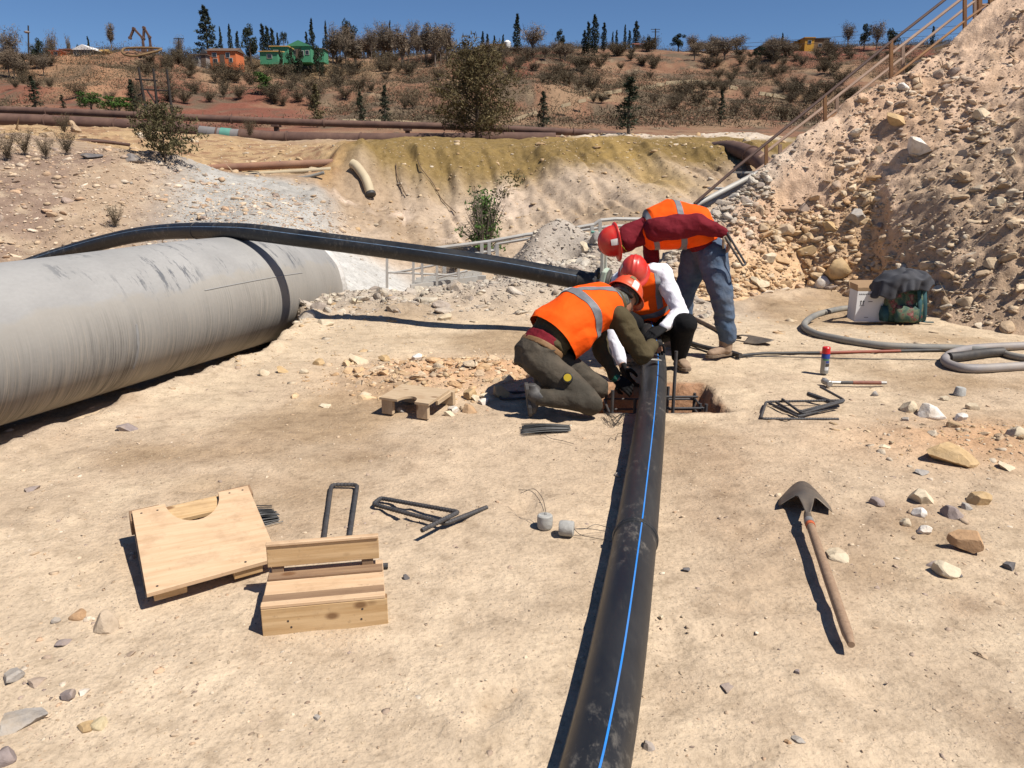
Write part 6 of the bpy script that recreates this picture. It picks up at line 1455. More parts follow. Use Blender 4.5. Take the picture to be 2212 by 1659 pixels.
for label, L_ in (('pale block wall stepping over the red slope on the right', W_), ('pale block wall along the foot of the slope behind the pipeline', W2_)):
    p0 = hit(L_[0][0], L_[0][1] + 4, 28); t = thing('block_wall', p0, label, 'wall')
    for x0, y0, x1, y1 in L_:
        n = max(1, round((x1 - x0) / 18))
        for k in range(n):
            xa, xb = x0 + (x1 - x0) * k / n, x0 + (x1 - x0) * (k + 1) / n; ya, yb_ = y0 + (y1 - y0) * k / n, y0 + (y1 - y0) * (k + 1) / n
            h_ = hit((xa + xb) / 2, (ya + yb_) / 2 + 5, 28)
            if h_ is None: continue
            yw = h_.y - 4.0; a = ay(xa, ya, yw); b_ = ay(xb - .5, yb_, yw); hgt = 3.4 / FPX * yw; WALLP.append((xa, xb, min(ya, yb_), yw))
            MB().bar(a - Vector((0, 0, hgt)), b_ - Vector((0, 0, hgt)), .6, hgt * 2).build('block', blk, t)
# low scrub too small to count: one mass
r = np.random.default_rng(77); n = 14000
y_ = 47 + 216 * r.uniform(0, 1, n) ** .8; x_ = r.uniform(-.72, .72, n) * y_
dens = fbm(x_ * .035, y_ * .03, 4, 131) + .5 * fbm(x_ * .12, y_ * .1, 3, 132); k_ = dens > -.12; x_, y_ = x_[k_], y_[k_]; n = len(x_)
z_ = ground_z(x_, y_); pxs = 1106 + FPX * x_ / (y_ * cP + (CZ - z_) * sP); k_ = np.ones(n, bool)
for xa, xb, ya, yw in WALLP: k_ &= ~((pxs > xa - 4) & (pxs < xb + 4) & (y_ < yw + 1) & (y_ > yw - 12))
x_, y_, z_ = x_[k_], y_[k_], z_[k_]; n = len(x_); hgt = r.uniform(.35, 1.5, n) * (.7 + y_ / 320); m_ = 66
cen = np.repeat(np.stack([x_, y_, z_], 1), m_, 0); hh = np.repeat(hgt, m_)[:, None]
q = r.normal(size=(n * m_, 3)) * np.array((.75, .75, .38)); q[:, 2] = np.abs(q[:, 2]); cen = cen + q * hh
d = r.normal(size=(n * m_, 3)); d[:, 2] += .6; d /= np.linalg.norm(d, axis=1)[:, None]; e = np.cross(d, r.normal(size=(n * m_, 3))); e /= np.linalg.norm(e, axis=1)[:, None]
V = np.stack([cen - e * hh * .026, cen + e * hh * .026, cen + d * hh * .24], 1).reshape(-1, 3).astype(np.float32); F = np.arange(len(V), dtype=np.int32)
me = bpy.data.meshes.new('hillside_scrub'); me.vertices.add(len(V)); me.vertices.foreach_set('co', V.ravel()); me.loops.add(len(F)); me.loops.foreach_set('vertex_index', F); me.polygons.add(len(F) // 3); me.polygons.foreach_set('loop_start', np.arange(0, len(F), 3, dtype=np.int32)); me.update(calc_edges=True)
obj('hillside_scrub', me, lf_dry, None, kind='stuff', label='low dry scrub covering the reddish hillside', category='scrub')
# ---- nearer trees with their own crowns
def leafy(name, base, height, spread, limbs, n, size, lm, bm_, label, seed, elong=2.5, cat='tree', rad=.16, tr=.05, twigs=0):
    r = random.Random(seed); base = Vector(base); t = thing(name, base, label, cat); tm = MB(); C_, Rr = [], []
    tm.tube([base - Vector((0, 0, .2)), base + Vector((.02, 0, height * .35)), base + Vector((0, .03, height * .8))], [tr * height, tr * height * .7, tr * .2 * height], 8)
    for k in range(limbs):
        a = k * 2.4 + r.uniform(-.5, .5); z = height * (.15 + .8 * (k + .5) / limbs); q = spread * (1 - abs(z / height - .42) ** 1.6 * 1.7) * r.uniform(.55, 1.1); q = max(q, .06 * spread)
        e = base + Vector((math.cos(a) * q, math.sin(a) * q, z + q * .12)); s0 = base + Vector((0, 0, z * .75)); tm.tube([s0, s0.lerp(e, .5) + Vector((0, 0, .08 * q)), e], [tr * height * .3, tr * height * .18, tr * height * .05], 5)
        for f in (.35, .65, .95): C_.append(tuple(s0.lerp(e, f))); Rr.append((rad * height * r.uniform(.5, 1.1), rad * height * r.uniform(.5, 1.1), rad * height * r.uniform(.3, .7)))
    for k in range(twigs):
        a = r.uniform(0, 6.28); q = spread * r.uniform(.5, 1.3); e = base + Vector((math.cos(a) * q, math.sin(a) * q, height * r.uniform(.25, 1.05))); m_ = base.lerp(e, .5) + Vector((r.uniform(-.1, .1), r.uniform(-.1, .1), .1))
        tm.tube([base, m_, e], [.012, .008, .003], 4, caps=False)
        for q2 in range(5):
            b0 = m_.lerp(e, q2 / 5); d = Vector((r.uniform(-1, 1), r.uniform(-1, 1), r.uniform(-.2, 1))).normalized() * r.uniform(.1, .3); tm.tube([b0, b0 + d], [.004, .0015], 3, caps=False)
    obj('trunk', mesh('trunk', tm.V, tm.F, True), bm_, t)
    obj('crown', crown_mesh('crown', n, lambda g, m_: blobs(g, m_, C_, Rr, .35), size, seed, elong, .3), lm, t); return t
p = ay(1030, 318, 25.5); b_ = Vector((p.x, p.y, gz(p.x, p.y))); leafy('feathery_tree', b_, ay(1040, 78, 25.5).z - b_.z, 1.5, 50, 11500, .032, lf_olive, bark, 'big olive-brown feathery tree standing before the pipelines', 3, 3.2, rad=.11, tr=.022)
p = hit(356, 352, 12); leafy('feathery_tree', p, ay(356, 213, p.y).z - p.z, .75, 34, 3300, .024, lf_fern, bark, 'feathery green tree at left growing before the pipelines', 5, 3.0, rad=.12, tr=.018)
p = ay(1045, 522, 14.6); b_ = Vector((p.x, p.y, gz(p.x, p.y) - .05)); hh = ay(1045, 400, 14.6).z - b_.z
t = leafy('green_bush', b_, hh, .38, 18, 1500, .035, lf_green, bark_g, 'leafy green bush with grey bare twigs on the pit wall', 8, 1.5, 'bush', .17, .02, twigs=46)
C_ = [tuple(ay(a, c_, 14.5 + random.uniform(-.2, .3))) for a, c_ in ((1085, 390), (1100, 380), (1115, 395), (1095, 415), (1120, 380), (1078, 420))]
obj('crown', crown_mesh('upper_leaves', 260, lambda g, n: blobs(g, n, C_, [(.13, .13, .10)] * 6, .1), .03, 4, 1.5), lf_fern, t)
for a, c_, s_ in ((250, 492, .35), (18, 350, .5), (55, 338, .45), (100, 345, .4), (145, 335, .45), (985, 590, .5), (540, 298, .6), (140, 290, .5)):
    h_ = hit(a, c_, 9.5); put_tree('shrub', h_, s_, .8, 'small dry weed growing on the bank', 'dry weeds on the banks')

# ---- houses
def hm(n, c1, c2=None): return mat(n, c1, c2, .85, .6, bs=.1, bsc=3)
glass = mat('dark_glass', (.03, .035, .04), (.02, .022, .025), .15, 2, bs=0); tile = hm('roof_brown', (.13, .085, .06)); frame_m = hm('window_frame', (.45, .42, .38))
def house(name, px0, px1, top, bot, dep, wall_c, roof, label, wins=(), doors=(), depth=5, roof_m=None, cat='house', over=.25, rh=.8):
    yb = fd(dep); a = ay(px0, bot, yb); b_ = ay(px1, bot, yb); zt = ay(px0, top, yb).z; z0 = a.z - .6; w = b_.x - a.x; h = zt - a.z
    t = thing(name, ((a.x + b_.x) / 2, yb, a.z), label, cat)
    MB().box(((a.x + b_.x) / 2, yb + depth / 2, (z0 + zt) / 2), (w, depth, zt - z0)).build('wall', wall_c, t)
    rm = roof_m or tile
    if roof == 'flat': MB().box(((a.x + b_.x) / 2, yb + depth / 2, zt + .09), (w + 2 * over, depth + 2 * over, .16)).build('roof', rm, t)
    elif roof == 'shed': MB().prism([Vector((a.x - over, yb - over, zt + .01)), Vector((a.x - over, yb + depth + over, zt + rh)), Vector((a.x - over, yb + depth + over, zt + rh + .15)), Vector((a.x - over, yb - over, zt + .16))], (0, 0, 0), (w + 2 * over, 0, 0)).build('roof', rm, t)
    elif roof == 'gable':   # ridge along x
        MB().prism([Vector((a.x - over, yb - over, zt + .01)), Vector((a.x - over, yb + depth / 2, zt + rh)), Vector((a.x - over, yb + depth + over, zt + .01))], (0, 0, 0), (w + 2 * over, 0, 0)).build('roof', rm, t)
    elif roof == 'gable_y':
        MB().prism([Vector((a.x - over, yb - over, zt + .01)), Vector(((a.x + b_.x) / 2, yb - over, zt + rh)), Vector((b_.x + over, yb - over, zt + .01))], (0, 0, 0), (0, depth + 2 * over, 0)).build('roof', rm, t)
    for u, v, ww, hh in wins:
        c_ = Vector((a.x + u * w, yb - .03, a.z + v * h)); f = MB().box(c_, (ww + .16, .08, hh + .16)).build('window', frame_m, t); MB().box(c_ - Vector((0, .045, 0)), (ww, .02, hh)).build('pane', glass, f)
    for u, ww, hh in doors: MB().box((a.x + u * w, yb - .04, a.z + hh / 2), (ww, .08, hh)).build('door', frame_m if False else tile, t)
    return t
or_w = hm('orange_wall', (.60, .16, .05), (.50, .13, .045)); gr_w = hm('green_wall', (.055, .235, .125), (.045, .20, .105)); ye_w = hm('yellow_wall', (.55, .33, .10)); oc_w = hm('ochre_wall', (.55, .28, .03)); grey_w = hm('grey_wall', (.30, .27, .25)); wh_w = hm('white_wall', (.75, .73, .70)); br_w = hm('brown_wall', (.20, .12, .06)); dk_r = hm('dark_roof', (.06, .06, .065)); red_r = hm('red_roof', (.24, .08, .05))
house('orange_house', 450, 511, 110, 143, 84, or_w, 'gable', 'bright orange two-storey house with brown roof on the ridge', ((.25, .74, .7, .6), (.27, .35, .7, .6), (.72, .72, .6, .7), (.82, .4, .5, .6)), ((.52, .8, 1.9),), 4.5, rh=.75)
house('orange_house', 436, 449, 116, 143, 85.5, or_w, 'gable_y', 'low orange annex with a dark gable beside the orange house', ((.5, .6, .4, .5),), (), 5, dk_r, rh=.8)
house('grey_shed', 414, 446, 119, 143, 83, grey_w, 'flat', 'grey concrete shed left of the orange house', ((.4, .6, .6, .5),), ((.85, .8, 1.7),), 2.0)
house('green_house', 562, 600, 112, 131, 86, gr_w, 'shed', 'left low wing of the green house on the ridge', ((.55, .5, .8, .6),), (), 4, ye_w, rh=.5)
house('green_house', 586, 623, 101, 128, 88.5, gr_w, 'flat', 'middle block of the green house with cream roof edge', ((.3, .6, .8, .5),), (), 4, ye_w)
house('green_house', 622, 672, 100, 127, 90, gr_w, 'gable_y', 'gabled main block of the green house on the ridge', ((.25, .5, 1.0, .8), (.6, .45, .8, .8), (.85, .5, .6, .7)), ((.45, .9, 1.8),), 6, gr_w, rh=1.1)
house('green_house', 672, 700, 106, 127, 91, gr_w, 'flat', 'right wing of the green house behind cypresses', ((.5, .5, .8, .6),), (), 4, tile)
house('yellow_house', 1060, 1090, 96, 112, 114, ye_w, 'flat', 'small yellow house with a flat roof on the ridge', ((.3, .55, .7, .6), (.75, .55, .6, .6)), (), 5, br_w)
house('brown_shed', 1020, 1060, 104, 114, 114.5, br_w, 'shed', 'long low brown shed left of the yellow house', (), (), 5, dk_r, rh=.9)
t = thing('water_tank', ay(1096, 104, fd(116)), 'white water tank beside the yellow house', 'water tank'); q = ay(1096, 104, fd(116)); MB().lathe(q, (0, 0, 1), [(0, .9), (1.5, .95), (1.9, .5), (2.0, .3)], 16).build('tank', wh_w, t, smooth=True); MB().box(q - Vector((0, 0, .6)), (1.5, 1.5, 1.2)).build('stand', grey_w, t)
house('brown_hut', 1208, 1233, 96, 107, 114, br_w, 'flat', 'small brown hut beside a dark evergreen on the ridge', ((.5, .5, .6, .5),), (), 3, dk_r)
house('ochre_building', 1737, 1757, 82, 112, 104.5, oc_w, 'flat', 'bright ochre building with a flat roof on the right ridge', ((.5, .7, .7, .7),), (), 5, oc_w, 'building')
house('ochre_building', 1757, 1790, 84, 112, 105.5, br_w, 'flat', 'dull brown block attached to the ochre building', ((.4, .5, .8, .6),), (), 4, dk_r, 'building')
house('ochre_building', 1714, 1737, 90, 112, 106, ye_w, 'shed', 'paler left wing of the ochre building', ((.5, .5, .6, .6),), (), 4, dk_r, 'building', rh=.6)
house('dark_roof_house', 1640, 1674, 101, 112, 106, br_w, 'gable_y', 'low house with a dark gable roof on the right ridge', (), (), 5, dk_r, rh=1.1)
house('red_roof_house', 1372, 1398, 97, 108, 112.5, br_w, 'shed', 'house with a low red roof behind cypresses', (), (), 5, red_r, rh=1.0)
t = house('canopy_building', 160, 202, 108, 119, 80, glass, 'gable_y', 'glazed pavilion with a white canopy roof on the left ridge', (), (), 5, wh_w, 'building', rh=.85)
for k in range(8): q = ay(160 + 42 * k / 7, 119, fd(80)); MB().box((q.x, q.y - .05, q.z + .65), (.07, .05, 1.3)).build('mullion', frame_m, t)
house('red_house', 110, 132, 111, 121, 81, or_w, 'flat', 'low orange house left of the white canopy', ((.5, .5, .5, .4),), (), 4, red_r); house('red_house', 132, 159, 108, 119, 82, br_w, 'flat', 'low red-roofed house touching the white canopy', (), (), 4, red_r); house('yellow_hut', 208, 224, 111, 117, 81, ye_w, 'gable', 'little hut with a yellow roof right of the canopy', (), (), 3, ye_w, rh=.5)
house('orange_house', 0, 18, 120, 140, 78, or_w, 'flat', 'orange house half hidden at the left edge behind branches', (), (), 4, red_r)
# ---- steel sculpture and its ring, poles
yb = fd(79.5)
t = thing('steel_sculpture', ay(316, 103, yb), 'rusty steel sculpture of two bent arms on the left ridge', 'sculpture')
for k, px in enumerate(([(281, 82), (289, 62), (308, 82), (311, 108)], [(310, 84), (311, 60), (323, 80), (326, 108)])):
    P = [ay(a, b_, yb + k * 1.5) for a, b_ in px]; s_ = MB()
    for i in range(3): s_.bar(P[i], P[i + 1], .30, .34, (0, 1, 0))
    s_.build('arm', rust, t)
    for q in P[:3]: MB().lathe(q - Vector((0, .22, 0)), (0, 1, 0), [(0, .24), (.44, .24)], 12).build('pivot', rust, t)
    MB().box(P[3] + Vector((0, 0, .1)), (.7, .7, .8)).build('foot', rust, t)
pts = [(265, 107), (275, 104), (310, 103), (345, 105), (346, 108), (325, 114), (292, 121), (272, 119), (264, 113), (265, 107)]
tag(MB().tube(crom([ay(a, b_, yb - 3 - (b_ - 103) * .15) for a, b_ in pts], 5), .17, 8).build('steel_ring', hm('ring_rust', (.20, .12, .05)), smooth=True), 'big oval steel ring lying on the edge below the sculpture', 'steel ring')
pole_m = mat('dark_timber', (.035, .028, .024), (.022, .018, .016), .9, 3)
def pole(px, top, bot, yd, r, label, arms=()):
    y = fd(yd); a = ay(px, top, y); b_ = ay(px, bot, y); t = thing('utility_pole', b_, label, 'pole'); MB().tube([b_ - Vector((0, 0, .5)), a], [r * 1.2, r], 8).build('mast', pole_m, t, smooth=True)
    for f, w in arms: p = a.lerp(b_, f); MB().bar(p - Vector((w, 0, 0)), p + Vector((w, 0, 0)), .12, .12).build('crossarm', pole_m, t)
pole(386, 82, 112, 84, .12, 'utility pole with a crossarm left of the pine', ((.05, .9),)); pole(1416, 62, 108, 112, .16, 'utility pole with crossarms on the middle ridge', ((.03, 1.2), (.15, 1.0))); pole(61, 55, 125, 86, .12, 'antenna mast with a pale drum at the far left'); q = ay(58, 68, fd(86)); 
t = thing('antenna_dish', q, 'pale drum antenna at the top of the far left mast', 'antenna'); MB().lathe(q - Vector((0, 0, .3)), (0, 0, 1), [(0, .25), (.15, .5), (.3, .5), (.4, .2)], 12).build('drum', grey_w, t, smooth=True)
posts = thing('timber_frame', hit(340, 250, 28), 'three dark leaning timber posts joined by a thin beam', 'timber frame')
yb = 41
for a, b_ in (((299, 145), (318, 252)), ((331, 148), (342, 250)), ((360, 150), (373, 252))): MB().tube([ay(*b_, yb), ay(*a, yb)], [.075, .055], 8).build('post', pole_m, posts, smooth=True)
for a, b_ in (((292, 171), (340, 174)), ((303, 193), (365, 196)), ((318, 196), (340, 228)), ((310, 200), (298, 206)), ((345, 215), (330, 230))): MB().tube([ay(*a, yb), ay(*b_, yb)], .04, 6).build('brace', pole_m, posts)
for k, (a, b_) in enumerate((((1540, 98), (2300, 30)), ((1540, 104), (2300, 52)), ((1500, 160), (2100, 120)))):
    P = [ay(a[0] + (b_[0] - a[0]) * i / 8, a[1] + (b_[1] - a[1]) * i / 8 + 6 * math.sin(math.pi * i / 8), 150) for i in range(9)]
    tag(MB().tube(P, .03, 5, caps=False).build('power_line', pole_m), ('uppermost', 'middle', 'lowest')[k] + ' thin power line sagging across the right ridge', 'power line')
# ================================================================== STONES
def hull(seed, n=13, flat=.7):
    r = random.Random(seed); bm = bmesh.new()
    for k in range(n):
        v = Vector((r.gauss(0, 1), r.gauss(0, 1), r.gauss(0, 1))).normalized() * r.uniform(.8, 1); bm.verts.new((v.x * r.uniform(.9, 1.1), v.y * .85, v.z * flat))
    g = bmesh.ops.convex_hull(bm, input=bm.verts[:])
    bmesh.ops.delete(bm, geom=[x for x in g['geom_interior'] if isinstance(x, bmesh.types.BMVert)], context='VERTS')
    bmesh.ops.triangulate(bm, faces=bm.faces[:]); bmesh.ops.recalc_face_normals(bm, faces=bm.faces[:])
    return bm
def stone_mat(name, objcol):
    m, nt, b = base_mat(name); co = _n(nt, 'ShaderNodeTexCoord').outputs['Object']; po = _n(nt, 'ShaderNodeNewGeometry').outputs['Position']
    if objcol: base = _n(nt, 'ShaderNodeObjectInfo').outputs['Color']
    else: base = _n(nt, 'ShaderNodeAttribute', attribute_name='tint').outputs['Color']
    c_ = mixc(nt, 1.0, base, ramp(nt, noise(nt, 14, 7, .7, po), [(.3, (.66, .64, .62)), (.5, (1, 1, 1)), (.72, (1.2, 1.18, 1.15))]), 'MULTIPLY')
    c_ = mixc(nt, ramp(nt, noise(nt, 5, 5, .6, po), [(.5, (0, 0, 0)), (.68, (.55, .55, .55))]), c_, (.44, .33, .21))
    nt.links.new(c_, b.inputs['Base Color']); b.inputs['Roughness'].default_value = .93; b.inputs['Specular IOR Level'].default_value = .2
    n1 = bump(nt, b, noise(nt, 26, 8, .7, po), .6, .015); MATS[name] = m; return m
st_o = stone_mat('stone', True); st_s = stone_mat('loose_stone', False)
protos = []; pm = []
for k in range(12):
    bm = hull(k + 50, 12 + k % 5, .55 + .35 * (k % 4) / 3)
    pm.append((np.array([tuple(v.co) for v in bm.verts]), np.array([[v.index for v in f.verts] for f in (bm.verts.index_update(), bm.faces)[1]])))
    b2 = bm.copy(); bmesh.ops.bevel(b2, geom=b2.edges[:], offset=.10, segments=1, affect='EDGES'); me = from_bm('stone', b2, False); me.materials.append(st_o); protos.append(me); bm.free()
PAL = {'tan': [(.47, .33, .19), (.42, .28, .15), (.52, .40, .26), (.40, .29, .19), (.50, .42, .32)], 'orange': [(.50, .335, .19), (.45, .29, .16), (.54, .39, .235), (.47, .35, .235), (.58, .46, .32)],
       'grey': [(.43, .375, .315), (.36, .305, .25), (.48, .43, .36), (.33, .275, .23), (.50, .44, .35)], 'mix': [(.50, .37, .25), (.40, .30, .225), (.56, .435, .31), (.32, .245, .20), (.60, .50, .39), (.47, .32, .21)],
       'brown': [(.43, .32, .215), (.37, .27, .18), (.49, .38, .26), (.54, .45, .34)], 'hill': [(.42, .32, .20), (.36, .25, .15)]}
def pick(p): c_ = random.choice(PAL[p]); q = random.uniform(.85, 1.12); return tuple(min(.75, x * q) for x in c_)
def stone_obj(pos, s, col, parent, name='stone', me=None, flat=1.0, rot=None):
    o = bpy.data.objects.new(name, me or random.choice(protos)); C.objects.link(o)
    o.location = pos; o.scale = (s * random.uniform(.85, 1.2), s * random.uniform(.75, 1.1), s * random.uniform(.6, .95) * flat)
    o.rotation_euler = rot or (random.uniform(-.4, .4), random.uniform(-.4, .4), random.uniform(0, 6.28)); o.color = (*col, 1)
    if parent: o.parent = parent
    return o
def stuff_stones(name, P, S_, COL, parent, seed, flat=.8):
    r = np.random.default_rng(seed); Vs, Fs, Cs = [], [], []; off = 0; n = len(P)
    which = r.integers(0, len(pm), n)
    for k in range(len(pm)):
        idx = np.nonzero(which == k)[0]
        if len(idx) == 0: continue
        V0, F0 = pm[k]; m = len(idx); a = r.uniform(0, 6.283, m); ca, sa = np.cos(a), np.sin(a); tl = r.uniform(-.5, .5, m)
        sx = S_[idx] * r.uniform(.75, 1.25, m); sy = S_[idx] * r.uniform(.7, 1.1, m); sz = S_[idx] * r.uniform(.5, 1.0, m) * flat
        X = V0[None, :, 0] * sx[:, None]; Y = V0[None, :, 1] * sy[:, None]; Z = V0[None, :, 2] * sz[:, None]
        Y, Z = Y * np.cos(tl)[:, None] - Z * np.sin(tl)[:, None], Y * np.sin(tl)[:, None] + Z * np.cos(tl)[:, None]
        V = np.stack([X * ca[:, None] - Y * sa[:, None], X * sa[:, None] + Y * ca[:, None], Z], -1) + P[idx][:, None, :]
        F = F0[None] + (np.arange(m) * len(V0))[:, None, None] + off
        Vs.append(V.reshape(-1, 3)); Fs.append(F.reshape(-1, 3)); Cs.append(np.repeat(COL[idx], len(V0), 0)); off += m * len(V0)
    V = np.concatenate(Vs); F = np.concatenate(Fs).astype(np.int32); Cc = np.concatenate(Cs)
    me = bpy.data.meshes.new(name); me.vertices.add(len(V)); me.vertices.foreach_set('co', V.astype(np.float32).ravel()); me.loops.add(F.size); me.loops.foreach_set('vertex_index', F.ravel())
    me.polygons.add(len(F)); me.polygons.foreach_set('loop_start', np.arange(0, F.size, 3, dtype=np.int32)); me.update(calc_edges=True)
    at = me.attributes.new('tint', 'FLOAT_COLOR', 'POINT'); c4 = np.ones((len(V), 4), np.float32); c4[:, :3] = Cc; at.data.foreach_set('color', c4.ravel())
    return obj(name, me, st_s, parent, kind='stuff')
def cols(p, n, r):
    A_ = np.array(PAL[p]); return np.clip(A_[r.integers(0, len(A_), n)] * r.uniform(.82, 1.15, (n, 1)), .02, .75)
# ---- rubble slope: 300 biggest as pieces, the rest as one mass
r = np.random.default_rng(5); N = 13000
s_ = r.uniform(.1, 5.6, N); t_ = r.uniform(.0, 1.02, N) ** .9
sz = .011 + .021 * r.pareto(2.1, N); sz = np.clip(sz, .012, .14)
cob = (t_ < .62) & (s_ < 3.1) & (t_ > .03); sz[cob] *= r.uniform(.75, 1.25, cob.sum())
gul = (fbm(s_ * 1.3 + t_ * 1.2, t_ * .8, 3, 213) > .05) & (t_ > .3); sz[gul] *= .5
clump = fbm(s_ * 2.2, t_ * 4, 4, 215) + .35 * (t_ < .6) * (s_ < 3.1) + r.uniform(-.25, .25, N); kp = clump > -.12; s_, t_, sz, cob = s_[kp], t_[kp], sz[kp], cob[kp]; N = len(s_)
P = slope_pt(s_, t_)
big = np.argsort(-sz)[:300]; rest = np.setdiff1d(np.arange(N), big)
for i in big:
    pal = 'orange' if cob[i] else ('grey' if t_[i] > .8 and s_[i] < 2.4 else ('brown' if s_[i] > 3.2 and t_[i] < .6 else 'mix'))
    stone_obj(Vector(P[i]) - Vector((0, 0, sz[i] * .12)), float(sz[i]), pick(pal), rubble)
CL = np.where(cob[:, None], cols('orange', N, r), np.where(((t_ > .8) & (s_ < 2.4))[:, None], cols('grey', N, r), np.where(((s_ > 3.2) & (t_ < .6))[:, None], cols('brown', N, r), cols('mix', N, r))))
stuff_stones('loose_rubble', P[rest], sz[rest], CL[rest], rubble, 1)
# a few landmark boulders on the slope
def slope_hit(px, py):
    rr = ray(px, py); t0 = rr / rr[1]; Q = SP.reshape(-1, 3); D = Q - np.array((0, 0, CZ)); k = D[:, 1]
    e = (D[:, 0] - t0[0] * k) ** 2 + (D[:, 2] - t0[2] * k) ** 2; ok = T.ravel() < 1.02; e = np.where(ok, e, 9e9); return Vector(Q[np.argmin(e)])
def ico_rock(seed, cuts=9, sub=3, rough=.05):
    bm = bmesh.new(); bmesh.ops.create_icosphere(bm, subdivisions=sub, radius=1); r_ = random.Random(seed)
    for k in range(cuts):
        nn = Vector((r_.gauss(0, 1), r_.gauss(0, 1), r_.gauss(0, 1))).normalized(); d = r_.uniform(.42, .8)
        for v in bm.verts:
            q = v.co.dot(nn)
            if q > d: v.co -= nn * (q - d)
    P_ = np.array([tuple(v.co) for v in bm.verts]); dd = vn3(P_, 2.6, seed) * rough + vn3(P_, 7, seed + 3) * rough * .6
    for v, q in zip(bm.verts, dd): v.co *= 1 + q
    me = from_bm('rock', bm, True)
    try: me.set_sharp_from_angle(angle=R(14))
    except Exception: pass
    me.materials.append(st_o); return me
rocks = [ico_rock(100 + k, 11 + k % 5, 4, .035) for k in range(10)]
def rock_px(px, py, wpx, col, label, flat=.7, zrest=None, on=None, group=None, el=1.0, sink=.42):
    """loose rock: pixel of its middle, width in photo pixels"""
    if on == 'slope': p = slope_hit(px, py)
    else:
        p = az(px, py, 0.0); g = gz(p.x, p.y); p = az(px, py, g + .3 * wpx / FPX * p.y)
        if on == 'far': p = hit(px, py, 7.5)
    dpt = p.y * cP + (CZ - p.z) * sP; s = wpx / FPX * dpt / 1.75
    z = p.z if on else gz(p.x, p.y) + s * flat * (.72 - sink)
    o = bpy.data.objects.new('rock', random.choice(rocks)); C.objects.link(o); o.location = (p.x, p.y, z); o.scale = (s * el, s * .85, s * flat); o.rotation_euler = (random.uniform(-.2, .2), random.uniform(-.2, .2), random.uniform(-.5, .5)); o.color = (*col, 1)
    o['label'] = label; o['category'] = 'rock'
    if group: o['group'] = group
    return o
tanc, palec, whitec, greyc, vio, dark, brn = (.46, .32, .17), (.56, .47, .34), (.66, .61, .55), (.34, .31, .28), (.27, .22, .205), (.13, .12, .12), (.40, .25, .14)
